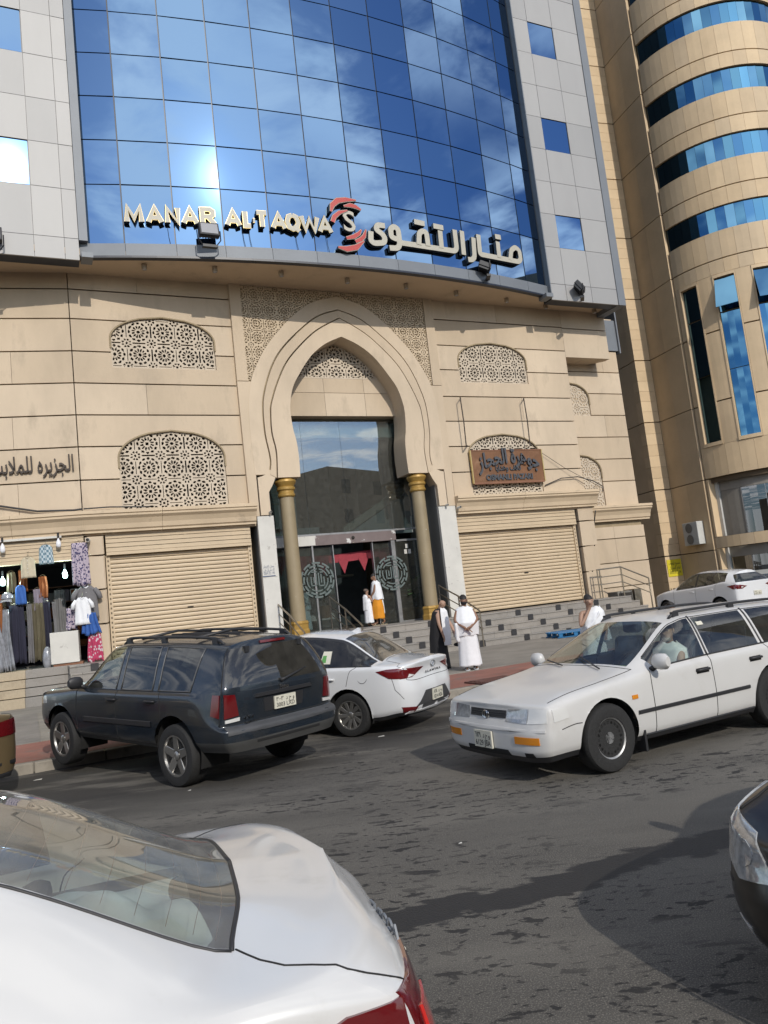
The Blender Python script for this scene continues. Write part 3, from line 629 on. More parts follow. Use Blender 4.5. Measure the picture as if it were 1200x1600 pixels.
g = MB(FH); g.lathe([(.05, 0), (.06, -.03), (.03, -.06)], (10.57, 24.93, 4.3), 12, 'y'); hb(g, 'dome_camera', m_void, parent=EG)
# emblems etched on the doors: broken concentric rings round a square maze
m_film = mat('frosted_film', (.115, .145, .14), .7)
def emblem(cx, cz, d):
    g = MB(FH); y = d - .004
    def arcseg(r0, r1, a0, a1, n=6):
        k = g.add([(cx + r * cos(a0 + (a1 - a0) * i / n), y, cz + r * sin(a0 + (a1 - a0) * i / n)) for i in range(n + 1) for r in (r0, r1)])
        for i in range(n): g.face((k + 2 * i, k + 2 * i + 1, k + 2 * i + 3, k + 2 * i + 2))
    for r0, r1, n, gap, ph in ((.56, .62, 10, .12, 0), (.46, .52, 10, .12, .3), (.56, .62, 0, 0, 0), (.36, .40, 5, .2, .2)):
        for i in range(n): arcseg(r0, r1, ph + 2 * pi * i / n + gap / 2, ph + 2 * pi * (i + 1) / n - gap / 2)
    for i in range(10):
        a = 2 * pi * i / 10; s = [(r * cos(a + t) + cx, y, r * sin(a + t) + cz) for r, t in ((.46, .15), (.57, .15), (.57, .22), (.46, .22))]; g.poly(s)
    for x0, x1, z0, z1 in ((-.25, -.21, -.2, .12), (-.25, -.02, -.2, -.16), (-.06, -.02, -.2, .22), (-.15, -.11, -.1, .1), (.03, .07, -.22, .25), (.03, .26, -.22, -.18), (.22, .26, -.22, .1), (.12, .16, -.1, .2), (-.2, .0, .26, .3), (.1, .22, .24, .28)): g.poly([(cx + x0, y, cz + z0), (cx + x1, y, cz + z0), (cx + x1, y, cz + z1), (cx + x0, y, cz + z1)])
    hb(g, 'door_emblem', m_film, parent=EG)
emblem(9.1, 2.93, 24.94); emblem(11.95, 2.93, 24.94)
for x, z in ((12.62, 3.78), (12.55, 3.58), (12.71, 3.58)): hb(MB(FH).box(x, x + .11, 24.985, 24.99, z, z + .16), 'paper_notice', m_plaster, parent=EG)
# lobby behind
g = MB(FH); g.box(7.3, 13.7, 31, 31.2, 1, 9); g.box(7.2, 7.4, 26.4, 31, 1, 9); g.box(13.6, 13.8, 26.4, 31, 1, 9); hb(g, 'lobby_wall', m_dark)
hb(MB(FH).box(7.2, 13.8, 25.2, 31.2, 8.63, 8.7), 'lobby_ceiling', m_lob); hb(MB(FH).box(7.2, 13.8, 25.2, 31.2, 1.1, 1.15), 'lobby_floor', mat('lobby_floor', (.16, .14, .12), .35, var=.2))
hb(MB(FH).box(7.46, 13.5, 25.1, 25.5, 7.95, 8.47), 'ceiling_bulkhead', mat('pale_bulkhead', (.55, .6, .58), .6))
hb(MB(FH).box(7.4, 10.2, 27.2, 27.6, 4.4, 5.0), 'mezzanine_edge', m_lob); hb(MB(FH).box(7.4, 9.3, 27.0, 31, 5.0, 8.6), 'lobby_partition', m_lob)
g = MB(FH); g.prism([(10.7, 4.5), (13.6, 6.1), (13.6, 6.4), (10.7, 4.8)], 26.0, 26.3); hb(g, 'stair_stringer', mat('stair_beige', (.3, .27, .22), .6)); g = MB(FH); g.prism([(10.7, 4.45), (13.6, 4.45), (13.6, 6.05)], 26.05, 26.25); hb(g, 'stair_side', m_lob)
hb(MB(FH).box(9.95, 11.2, 28.5, 28.9, 1.5, 3.1), 'reception_panel', mat('counter_grey', (.25, .25, .24), .5)); hb(MB(FH).box(9.3, 11.9, 28.4, 29, 3.1, 3.18), 'reception_shelf', m_steel)
# red triangular bunting
m_red_c = mat('red_cloth', (.30, .035, .05), .8, var=.2, vs=8)
B = empty('bunting', FH((9.8, 25.5, 3.6)), 'red pointed bunting hanging across the hotel doorway', 'bunting')
g = MB(FH); g.grid(lambda a, b: (7.5 + a * 4.7, 25.5 + .02 * sin(a * 40), 3.62 - .12 * sin(pi * a) + b * .3), 24, 2); g.build('valance', m_red_c, B)
for i in range(6):
    x = 8.0 + i * .78; z = 3.62 - .12 * sin(pi * (x - 7.5) / 4.7); g = MB(FH); g.prism([(x - .2, z + .05), (x, z - .42), (x + .2, z + .05)], 25.46, 25.47); g.build('pennant', m_red_c, B)
# potted plants behind the glass
m_leaf = [mat('leaf_%d' % i, c, .55, var=.3, vs=8) for i, c in enumerate([(.035, .085, .03), (.05, .11, .035)])]
m_pot = mat('terracotta_pot', (.22, .10, .055), .7, var=.2)
def plant(u, d, z, h, label, n=26, pot=True):
    P = empty('potted_plant', FH((u, d, z)), label, 'plant')
    if pot: g = MB(FH); g.lathe([(.16, 0), (.22, .38), (.24, .38), (.24, .44), (.2, .44)], (u, d, z), 14); g.build('pot', m_pot, P, smooth=True, auto=40)
    g = MB(FH)
    for i in range(n):
        a = rnd.uniform(0, 2 * pi); L = rnd.uniform(.35, .7) * h * .7; e = rnd.uniform(.3, 1.3); b0 = Vector((u, d, z + .4 + rnd.uniform(0, h * .5))); dr = Vector((cos(a) * cos(e), sin(a) * cos(e), sin(e))); sd = Vector((-sin(a), cos(a), 0)) * L * .14
        p = [b0 + dr * (L * t) - Vector((0, 0, .35 * L * t * t)) for t in (0, .35, .7, 1)]
        k = g.add([p[0], p[1] - sd, p[1] + sd, p[2] - sd * .9, p[2] + sd * .9, p[3]]); g.face((k, k + 1, k + 2)); g.face((k + 1, k + 3, k + 4, k + 2)); g.face((k + 3, k + 5, k + 4))
    g.build('foliage', m_leaf[rnd.randrange(2)], P, fix=False)
plant(7.85, 25.5, 1.15, 1.7, 'leafy green plant behind the glass left of the left column', 40)
plant(9.55, 25.7, 1.6, .8, 'small green plant in a terracotta pot inside the left door leaf', 22)
plant(13.0, 25.5, 1.15, 1.9, 'tall broad-leaved plant behind the glass by the right column', 44)

# ---------------------------------------------------------------- lights on the overhang
m_black = mat('black_plastic', (.02, .02, .022), .45, var=.1); m_lamp = mat('lamp_glass', (.32, .32, .33), .15)
me = None
_ord = iter(['leftmost', 'second', 'third', 'fourth', 'fifth', 'sixth', 'seventh', 'eighth', 'rightmost'])
for u, d in ((3.82, 22.98), (5.93, 22.75), (8.08, 22.66), (10.45, 22.76), (12.72, 22.81), (14.9, 23.04), (17.29, 23.28), (19.34, 23.56), (21.86, 23.62)):
    D = empty('downlight', FH((u, d, 12.93)), 'small round downlight under the soffit, %s of the nine counted from the left' % next(_ord), 'downlight', 'downlights under the soffit')
    g = MB(FH); g.lathe([(.085, .0), (.085, -.17), (.07, -.17)], (u, d, 12.93), 14); g.build('can', mat('downlight_can', (.35, .29, .22), .5, .3), D, smooth=True, auto=40)
    g = MB(FH); g.lathe([(.066, -.172), (.04, -.178)], (u, d, 12.93), 14); g.build('lens', m_lamp, D)
def flood(p, yaw, tilt, label, s=1.):
    o = empty('floodlight', p, label, 'floodlight', 'floodlights on the hotel overhang', local=True); o.rotation_euler = (0, 0, yaw)
    R = Matrix.Rotation(tilt, 4, 'X'); T = lambda q: R @ (Vector(q) * s) + Vector((0, 0, .22))
    g = MB(T); g.box(-.3, .3, -.08, .1, -.02, .42); g.build('housing', m_black, o, bevel=.02)
    g = MB(T)
    for i in range(7): g.box(-.27 + i * .085, -.24 + i * .085, .1, .17, .02, .38)
    tag(g.build('cooling_fins', m_black, o), kind='stuff')
    g = MB(T); g.box(-.25, .25, -.09, -.082, .03, .37); g.build('lens', m_lamp, o)
    for sx in (-1, 1): g = MB(lambda q: Vector(q) * s); g.tube([(sx * .33, .02, .4), (sx * .33, .02, .1), (sx * .2, .1, -.05)], .02, 6); g.build('bracket_arm', m_black, o)
    g = MB(lambda q: Vector(q) * s); g.box(-.22, .22, .02, .16, -.12, -.04); g.build('bracket_foot', m_black, o); return o
flood(FH((5.6, 21.72, 13.2)), FH.yaw, radians(-12), 'black floodlight under the last letters of the first white word')
flood(FH((15.75, 21.95, 13.15)), FH.yaw + 1.1, radians(-62), 'black floodlight tipped forward below the right end of the white Arabic letters')
flood(FH((20.3, 22.35, 12.85)), FH.yaw + .9, radians(-35), 'black floodlight on the grey panels at the right corner of the hotel')
flood(FH((-.35, 22.45, 12.8)), FH.yaw, radians(-15), 'black floodlight on the left silver panels at the picture edge')

# ---------------------------------------------------------------- hotel sign: raised letters on the glass
m_let = mat('letter_face', (.43, .405, .335), .5, .0, var=.05); m_lets = mat('letter_side', (.02, .02, .02), .5)
m_gold = mat('gilt_edge', (.55, .42, .18), .35, .6); m_rsw = mat('red_swoosh', (.42, .045, .035), .35)
SIGN = empty('hotel_sign', FH((10.2, 22, 13.5)), 'raised pale sign letters with a red swirl logo across the blue glass', 'sign')
def on_arc(p): return FH((p[0], arc(p[0]) + p[1], p[2]))
def letter(ch, u, z, size, w, m=m_let, name='letter'):
    for nm, mm, off, dep, y in (('letter_return', m_lets, .028, .06, -.11), (name, m, .012, .008, -.18)):
        g = MB(); text(g, ch, size, (u, y, z), ext=dep, width=w + (.02 if nm == 'letter_return' else 0), off=off, fn=lambda p: on_arc(p))
        o = g.build(nm, mm, SIGN, fix=False)
GL = {'M': [[(0, 0), (.07, 1), (.5, .2), (.93, 1), (1, 0)]], 'A': [[(0, 0), (.5, 1), (1, 0)], [(.2, .3), (.8, .3)]], 'N': [[(0, 0), (0, 1), (1, 0), (1, 1)]], 'R': [[(0, 0), (0, 1), (.65, 1), (.88, .88), (.88, .62), (.65, .5), (0, .5)], [(.45, .5), (1, 0)]], 'L': [[(0, 1), (0, 0), (1, 0)]], '-': [[(0, .42), (1, .42)]], 'T': [[(0, 1), (1, 1)], [(.5, 1), (.5, 0)]], 'Q': [[(.5, 1), (.15, .88), (0, .5), (.15, .12), (.5, 0), (.85, .12), (1, .5), (.85, .88), (.5, 1)], [(.55, .25), (1.05, -.12)]], 'W': [[(0, 1), (.22, 0), (.5, .85), (.78, 0), (1, 1)]]}
def block(ch, a, b):
    w = .135; x0, x1 = a + w / 2, b - w / 2; z0, z1 = 13.93 + w / 2, 14.54 - w / 2
    for nm, mm, e, y0, y1 in (('letter_return', m_lets, .02, -.17, -.04), ('letter_edge', m_gold, .02, -.176, -.17), ('letter', m_let, 0., -.184, -.171)):
        g = MB()
        for i, s in enumerate(GL[ch]): stroke(g, [(x0 + (x1 - x0) * p, z0 + (z1 - z0) * q) for p, q in s], w + e, y0 - .002 * i, y1, on_arc)
        g.build(nm, mm, SIGN)
LETTERS = (('M', 3.27, 3.82), ('A', 3.88, 4.39), ('N', 4.43, 4.87), ('A', 4.90, 5.42), ('R', 5.46, 5.95), ('A', 6.2, 6.71), ('L', 6.76, 7.06), ('-', 7.0, 7.2), ('T', 7.13, 7.58), ('A', 7.63, 8.15), ('Q', 8.1, 8.6), ('W', 8.58, 9.25), ('A', 9.18, 9.7))
letter('S', 10.3, 14.42, 1.0, .42)
def stroke_loop(pts, w, closed=False):
    P = [Vector(p) for p in pts]; L = []; Rr = []
    for i, p in enumerate(P):
        a = P[max(i - 1, 0)]; b = P[min(i + 1, len(P) - 1)]
        t1 = (p - a).normalized() if (p - a).length > 0 else (b - p).normalized(); t2 = (b - p).normalized() if (b - p).length > 0 else t1
        n1 = Vector((-t1.y, t1.x)); n2 = Vector((-t2.y, t2.x)); m = (n1 + n2); m = m.normalized() if m.length > .2 else n1; k = min(1.5, 1 / max(.55, m.dot(n1))); hw = w[i] / 2 if isinstance(w, (list, tuple)) else w / 2
        L.append(p + m * hw * k); Rr.append(p - m * hw * k)
    return L, Rr
def rounded(pts, n=4, r=.09):
    out = [pts[0]]
    for a, b, c in zip(pts, pts[1:], pts[2:]):
        a, b, c = Vector(a), Vector(b), Vector(c); d1 = min(r, (b - a).length * .45); d2 = min(r, (c - b).length * .45); p = b + (a - b).normalized() * d1; q = b + (c - b).normalized() * d2
        for i in range(n + 1): t = i / n; out.append(tuple((1 - t) ** 2 * p + 2 * t * (1 - t) * b + t * t * q))
    return out + [pts[-1]]
def stroke(g, pts, w, y0, y1, fn):
    L, Rr = stroke_loop(pts, w); n = len(L); k0 = g.add([fn((p.x, y0, p.y)) for p in L] + [fn((p.x, y0, p.y)) for p in Rr]); k1 = g.add([fn((p.x, y1, p.y)) for p in L] + [fn((p.x, y1, p.y)) for p in Rr])
    for i in range(n - 1):
        g.face((k0 + i, k0 + i + 1, k0 + n + i + 1, k0 + n + i)); g.face((k0 + i, k1 + i, k1 + i + 1, k0 + i + 1)); g.face((k0 + n + i, k0 + n + i + 1, k1 + n + i + 1, k1 + n + i))
    for i in (0, n - 1): g.face((k0 + i, k0 + n + i, k1 + n + i, k1 + i))
for ch, a, b in LETTERS: block(ch, a, b)
AR = [('letter', [[(17.0, 14.0), (17.12, 14.42), (17.36, 14.58), (17.55, 14.48), (17.56, 14.12), (17.42, 14.01), (15.53, 13.98), (15.56, 14.74)], [(16.47, 14.63), (16.45, 14.0)]]), ('dot', [[(16.38, 14.82), (16.66, 14.83)]]),
      ('letter', [[(15.31, 14.58), (15.25, 13.83), (15.12, 13.70), (14.94, 13.69)]]), ('letter', [[(14.81, 14.75), (14.77, 13.84)]]),
      ('letter', [[(14.49, 14.74), (14.48, 14.03), (14.37, 13.92), (12.2, 13.92), (12.12, 13.95), (12.12, 14.40), (11.97, 14.49), (11.82, 14.38), (11.82, 14.08), (12.1, 14.02)], [(13.84, 14.6), (13.82, 13.95)], [(12.88, 13.95), (12.95, 14.38), (13.10, 14.48), (13.25, 14.44), (13.26, 13.95)], [(12.12, 14.0), (12.10, 13.82), (12.0, 13.70), (11.7, 13.68)]]),
      ('dot', [[(13.58, 14.74), (14.0, 14.73)]]), ('dot', [[(12.8, 14.78), (13.22, 14.76)]]),
      ('letter', [[(11.62, 14.46), (11.33, 14.46), (11.26, 14.28), (11.48, 14.16), (11.57, 14.01), (11.51, 13.84), (11.14, 13.78), (11.02, 13.86), (11.06, 14.2)]])]
for nm, ss in AR:
    for part, mm, w, y0, y1 in (('letter_return', m_lets, .205, -.17, -.04), (nm, m_let, .19, -.184, -.171)):
        g = MB()
        for i, s in enumerate(ss): stroke(g, rounded(s) if len(s) > 2 else s, w, y0 - .002 * i, y1, on_arc)
        g.build(part, mm, SIGN)
for pts, w in (([(9.68, 14.72), (9.75, 14.95), (9.95, 15.13), (10.25, 15.2), (10.62, 15.22)], [.05, .15, .17, .14, .03]), ([(9.70, 14.36), (9.78, 14.55), (9.98, 14.72), (10.27, 14.82)], [.13, .13, .11, .03]), ([(10.15, 14.96), (10.4, 15.02), (10.58, 14.99), (10.77, 14.9)], [.03, .13, .12, .04]), ([(10.13, 13.84), (10.4, 13.92), (10.6, 14.05), (10.7, 14.2)], [.08, .13, .11, .02]), ([(10.44, 13.75), (10.65, 13.85), (10.78, 13.98), (10.87, 14.22)], [.1, .13, .11, .02]), ([(9.8, 13.5), (10.1, 13.46), (10.45, 13.55), (10.76, 13.8)], [.05, .17, .17, .02])):
    for nm, mm, e, y0, y1 in (('swoosh_return', m_lets, .045, -.2, -.04), ('swoosh', m_rsw, 0, -.215, -.2)):
        g = MB(); stroke(g, pts, [x + e for x in w], y0, y1, on_arc); g.build(nm, mm, SIGN)
    g = MB(); stroke(g, pts, [x + .03 for x in w], -.206, -.201, on_arc); g.build('swoosh_edge', m_let, SIGN)
for u in (4.5, 5.35, 6.75, 6.95, 8.45, 9.5):
    g = MB(); g.tube([on_arc((u, -.05, 13.9)), on_arc((u + .02, -.03, 13.6)), on_arc((u + .05, -.05, 13.36))], .008, 4); g.build('sign_cable', m_black, SIGN)

# ---------------------------------------------------------------- shop board over the right shutter
m_board = mat('brown_board', (.17, .075, .03), .5, var=.25, vs=1.5, dirt=((.27, .15, .08), .55, .2, 1.3)); m_slate = mat('slate_letters', (.06, .065, .075), .5)
BO = empty('shop_signboard', FH((16.75, 23.9, 5.85)), 'brown shop board with raised grey lettering below the arched screen', 'sign')
MB(FH).box(15.16, 18.36, 23.84, 23.9, 5.88, 7.1).build('board', m_board, BO)
for a in ((15.13, 15.17, 5.86, 7.12), (18.35, 18.39, 5.86, 7.12)): MB(FH).box(a[0], a[1], 23.82, 23.9, a[2], a[3]).build('board_frame', m_gold, BO)
for a in ((15.17, 18.35, 5.83, 5.90), (15.17, 18.35, 7.085, 7.12)): MB(FH).box(a[0], a[1], 23.825, 23.9, a[2], a[3]).build('board_frame', m_pot, BO)
g = MB(FH); text(g, arab('جوهرة الحجاز'), .78, (16.8, 23.80, 6.58), ext=.03, width=2.75, off=.022, bend=.26); g.build('lettering', m_slate, BO, fix=False)
g = MB(FH); text(g, arab('تحف وهدايا'), .3, (16.72, 23.82, 6.42), ext=.02, width=1.15, off=.008); g.build('lettering', m_slate, BO, fix=False)
g = MB(FH); text(g, 'OSMANLI PAZARI', .28, (16.75, 23.82, 6.06), ext=.02, width=2.1, off=.012); g.build('lettering', m_slate, BO, fix=False)
m_rust = mat('rusty_iron', (.06, .045, .035), .7, var=.3)
for u in (14.93, 17.78):
    S = empty('lamp_arm', FH((u, 23.95, 7.2)), 'thin rusty lamp arm standing over the %s end of the brown shop board' % ('left' if u < 16 else 'right'), 'bracket')
    g = MB(FH); g.tube([(u + .18, 23.97, 9.12), (u, 23.7, 9.1), (u, 23.66, 8.2), (u, 23.7, 7.25)], .022, 6); g.build('pipe', m_rust, S); g = MB(FH); g.tube([(u, 23.7, 7.25), (u + .22, 23.98, 7.33)], .025, 6); g.build('stay', m_rust, S)
# painted wall lettering on the left wing
L = empty('wall_lettering', FL((-1.4, -.05, 6.9)), 'dark Arabic letters fixed to the stone left of the lower left screen', 'sign')
g = MB(FL); text(g, arab('الجزيره للملابس'), .68, (-1.32, -.06, 6.98), ext=.03, width=2.35, off=.006); g.build('lettering', m_rust, L, fix=False)
# notice on the left pilaster
N_ = empty('notice_plate', FH((7.05, 23.85, 3.13)), 'small white notice with dark lines on the left white pilaster', 'notice'); MB(FH).box(6.82 + .06, 7.36, 23.845, 23.858, 3.13, 3.58).build('plate', m_plaster, N_)
MB(FH).box(6.88, 7.3, 23.842, 23.85, 3.135, 3.165).build('blue_edge', mat('blue_ink', (.05, .08, .16), .6), N_)
for i, s in enumerate((arab('محل للايجار'), arab('الاتصال على'), '0504 322 190')): g = MB(FH); text(g, s, .12, (7.1, 23.842, 3.46 - i * .11), ext=.001, width=.36); g.build('lettering', MATS['blue_ink'], N_, fix=False)
# cables, small cameras
def cable(name, F, pts, r, label, m=m_black):
    P = []
    for a, b in zip(pts, pts[1:]):
        for i in range(6): P.append(tuple(Vector(a).lerp(Vector(b), i / 6)))
    P.append(pts[-1]); g = MB(F); g.tube(P, r, 5); return tag(g.build(name, m, smooth=True), label, 'cable')
cable('cable', FL, [(-6, -.06, 6.6), (-3.2, -.08, 6.02), (-2.2, -.1, 5.85), (-1.2, -.1, 5.62), (-.2, -.1, 5.58), (.02, -.1, 5.6)], .03, 'thick black cable sagging along the cornice left of the lower screen')
cable('cable', FH, [(1.7, 23.9, 5.6), (2.4, 23.88, 5.62), (3.6, 23.86, 5.57)], .022, 'short black cable lying on the cornice under the lower left screen')
cable('cable', FH, [(18.4, 23.93, 5.7), (19.2, 23.9, 5.95), (20.0, 23.88, 5.98), (20.6, 23.7, 5.75), (20.95, 23.6, 5.5), (20.9, 23.6, 5.3)], .02, 'thin black cable looping from the brown board to the corner of the cornice')
cable('cable', FH, [(18.4, 23.9, 7.0), (19.4, 23.86, 6.35), (20.4, 23.7, 5.75), (20.9, 23.6, 5.45)], .01, 'thin grey wire slanting down from the brown board to the cornice')
cable('cable', FH, [(20.66, 23.9, 4.6), (20.64, 24.1, 4.0), (20.7, 24.3, 3.2), (20.66, 24.6, 2.2), (20.9, 24.5, 1.2)], .025, 'black cable hanging down the pier at the far right shutter')
def cctv(F, p, label, s=1.):
    o = empty('security_camera', F(p), label, 'camera'); g = MB(F); g.lathe([(.045 * s, 0), (.045 * s, -.22 * s), (.03 * s, -.22 * s)], (p[0], p[1], p[2]), 10, 'y'); g.build('body', m_plaster, o, smooth=True, auto=40)
    g = MB(F); g.tube([(p[0], p[1] - .05, p[2]), (p[0], p[1] + .1, p[2] - .08)], .02, 6); g.build('arm', m_plaster, o); g = MB(F); g.lathe([(.038 * s, -.222 * s), (.02, -.23 * s)], p, 10, 'y'); g.build('lens', m_void, o)
cctv(FH, (14.3, 23.8, 5.0), 'small white security camera at the top of the right white pilaster')
cctv(FH, (13.85, 23.85, 5.12), 'small security camera under the right foot of the stone arch', .8); cctv(FH, (7.3, 23.85, 5.2), 'small security camera under the left foot of the stone arch', .8)
cctv(FL, (.12, -.1, 4.65), 'white security camera above the stone pier by the clothes shop', 1.3)

# ---------------------------------------------------------------- beige neighbour with the rounded tower
m_bei = [mat('beige_stone_%d' % i, c, .7, var=.12, vs=.8, bump=.08, bs=20, det=8) for i, c in enumerate([(.56, .42, .26), (.54, .41, .26), (.60, .455, .285), (.525, .405, .265)])]
m_jn = mat('dark_joint', (.10, .07, .04), .8); m_tglass = [mirror_glass('tower_glass_%d' % i, c, .03) for i, c in enumerate([(.10, .24, .36), (.16, .34, .48), (.06, .12, .17)])]
BG = empty('beige_building', FB((26, 29, 0)), 'beige stone building with a rounded tower and bands of blue windows', 'building')
TC, TR = (28.4, 29.1), 4.0
def tw(a, r=TR, z=0.): return (TC[0] + r * cos(radians(a)), TC[1] + r * sin(radians(a)), z)
GB = [.15, 2.6, 5.8, 9.13, 12.25, 15.4, 18.6, 21.75, 24.8, 27.97, 31.2, 34]
def bb(g, n, m, **k): return g.build(n, m, BG, **k)
def curve_slab(a0, a1, z0, z1, m, r=TR, th=.12, n=2, name='stone_panel', e=.0015):
    g = MB(FB); A = [a0 + .06 + (a1 - a0 - .12) * i / n for i in range(n + 1)]
    k = [g.add([tw(a, r, z0 + .006) for a in A]), g.add([tw(a, r, z1 - .006) for a in A]), g.add([tw(a, r - th, z0 + .006) for a in A]), g.add([tw(a, r - th, z1 - .006) for a in A])]
    for i in range(n): g.face((k[0] + i, k[0] + i + 1, k[1] + i + 1, k[1] + i)); g.face((k[0] + i, k[2] + i, k[2] + i + 1, k[0] + i + 1)); g.face((k[1] + i, k[1] + i + 1, k[3] + i + 1, k[3] + i))
    for i in (0, n): g.face((k[0] + i, k[1] + i, k[3] + i, k[2] + i))
    return bb(g, name, m)
AS = [-174 + 8.7 * i for i in range(13)]                  # -174 .. -69.6
def ring_rows(z0, z1):
    for a, b in zip(AS, AS[1:]): curve_slab(a, b, z0, z1, rnd.choice(m_bei))
for zb, zt, w0, w1 in ((15.4, 18.6, 16.67, 17.78), (18.6, 21.75, 19.82, 20.95), (21.75, 24.8, 22.95, 24.08), (24.8, 27.97, 26.2, 27.3), (27.97, 31.2, 29.35, 30.45)):
    ring_rows(zb + .02, w0); ring_rows(w1, zt - .02)
    for j, (a, b) in enumerate([(-174 + 5.8 * i, -174 + 5.8 * (i + 1)) for i in range(18)]): curve_slab(a, b, w0, w1, m_tglass[[2, 2, 2, 0, 0, 0, 1, 1, 0, 1, 0, 0, 1, 0, 0, 1, 0, 1][j]], r=TR - .1, th=.03, n=1, name='window_pane')
WT = [(-170.5, -157), (-147.3, -133.5), (-124.3, -110.5), (-101, -88)]
ring_rows(14.75, 15.38); ring_rows(5.82, 7.2)
edges = [-174] + [x for w in WT for x in w] + [-69.6]
for i in range(0, len(edges), 2):
    for z0, z1 in ((7.2, 9.1), (9.15, 12.22), (12.27, 14.75)): curve_slab(edges[i], edges[i + 1], z0, z1, rnd.choice(m_bei), n=3)
for k, (a, b) in enumerate(WT):
    for z0, z1 in ((7.37, 10.4), (10.42, 13.0), (13.05, 14.58)):
        curve_slab(a + .9, b - .9, z0, z1, m_tglass[2 if k == 0 else (0 if z1 < 14 else 1)], r=TR - .14, th=.03, n=3, name='window_pane')
    for q in ((a, a + .9, 7.22, 14.74), (b - .9, b, 7.22, 14.74)): curve_slab(*q, m_bei[2], r=TR + .03, th=.2, n=1, name='window_frame')
    curve_slab(a, b, 7.2, 7.37, m_bei[2], r=TR + .05, th=.2, n=4, name='window_frame'); curve_slab(a, b, 14.58, 14.74, m_bei[2], r=TR + .03, th=.2, n=4, name='window_frame')
    if k in (1, 2):                                       # top sash pushed open
        g = MB(FB); p = [tw(a + 1, TR - .02, 14.5), tw(b - 1, TR - .02, 14.5), tw(b - 1, TR + .45, 13.15), tw(a + 1, TR + .45, 13.15)]; g.poly(p); bb(g, 'open_sash', m_tglass[1], solid=.03)
# straight side, back corner, core
for z0, z1 in zip(GB, GB[1:]):
    for a, b in ((28.78, 29.95), (29.955, 31.1)):
        g = MB(FB); g.box(24.36, 24.5, a, b, z0 + .02, z1 - .02); bb(g, 'stone_panel', rnd.choice(m_bei))
    n = 6; h = (z1 - z0 - .04) / n
    for i in range(n): g = MB(FB); g.box(23.45, 24.35, 31.1, 31.5, z0 + .02 + i * h + .005, z0 + .02 + (i + 1) * h - .005); bb(g, 'pilaster_block', rnd.choice([m_bei[0], m_bei[2], m_bei[2]]))
    g = MB(FB); g.box(23.5, 23.6, 31.52, 40, z0 + .02, z1 - .02); bb(g, 'stone_panel', m_bei[1])
g = MB(FB); g.box(23.62, 32, 31.55, 45, 0, 34); g.box(24.45, 32, 28.9, 31.6, 0, 34); bb(g, 'core_wall', m_jn)
g = MB(FB); n = 20; A = [-176 + i * 110 / n for i in range(n + 1)]; k0 = g.add([tw(a, TR - .13, 15.2) for a in A]); k1 = g.add([tw(a, TR - .13, 34) for a in A])
for i in range(n): g.face((k0 + i, k0 + i + 1, k1 + i + 1, k1 + i))
k0 = g.add([tw(a, TR - .18, 5.6) for a in A]); k1 = g.add([tw(a, TR - .18, 15.2) for a in A])
for i in range(n): g.face((k0 + i, k0 + i + 1, k1 + i + 1, k1 + i))
bb(g, 'core_wall', m_jn)
for z in (16.66, 19.81, 22.94, 26.19): pass
g = MB(FB); g.box(23.46, 23.5, 32.6, 33.7, 6.9, 8.55); w = bb(g, 'window_frame', m_plaster); g = MB(FB); g.box(23.44, 23.47, 32.75, 33.55, 7.0, 8.45); g.build('window_pane', m_tglass[2], w)
# shop recesses at the foot of the tower
m_pale = mat('pale_frame', (.5, .5, .47), .6, var=.1); m_shopg = glass('shop_glass', (.35, .38, .36), .1)
for z0, z1, gl in ((3.17, 5.78, 5.2), (.15, 2.65, 2.2)):
    curve_slab(-174, -172.2, z0, z1, m_bei[2], th=.6, n=1); curve_slab(-172.1, -169.6, z0, z1, m_pale, r=TR - .35, th=.2, n=1, name='reveal')
    curve_slab(-169.6, -70, gl, z1, mat('fascia_grey', (.24, .22, .19), .6, var=.1), r=TR - .45, th=.1, n=12, name='shop_fascia')
    for i in range(6): curve_slab(-169.6 + i * 16, -169.6 + (i + 1) * 16, z0, gl, m_shopg if not (i == 0 and z0 > 3) else mat('blank_panel', (.20, .185, .16), .6, var=.1), r=TR - .45, th=.015, n=3, name='shop_pane')
    for i in range(1, 6): curve_slab(-169.9 + i * 16, -169.3 + i * 16, z0, gl, m_alu, r=TR - .42, th=.08, n=1, name='shop_mullion')
    curve_slab(-169.6, -70, z0, gl, m_void, r=TR - 1.6, th=.1, n=12, name='shop_back')
for a, b in zip(AS, AS[1:]): curve_slab(a, b, 2.66, 3.16, rnd.choice(m_bei))
curve_slab(-169.6, -140, 1.32, 1.52, m_pale, r=TR - .40, th=.05, n=6, name='shop_counter'); curve_slab(-169.6, -153, .5, 1.3, mat('green_poster', (.12, .33, .03), .5), r=TR - .41, th=.02, n=4, name='shop_poster')
g = MB(FB); text(g, 'LUTUNU', .5, (26.6, 25.9, 5.5), ext=.01, width=2.2); 
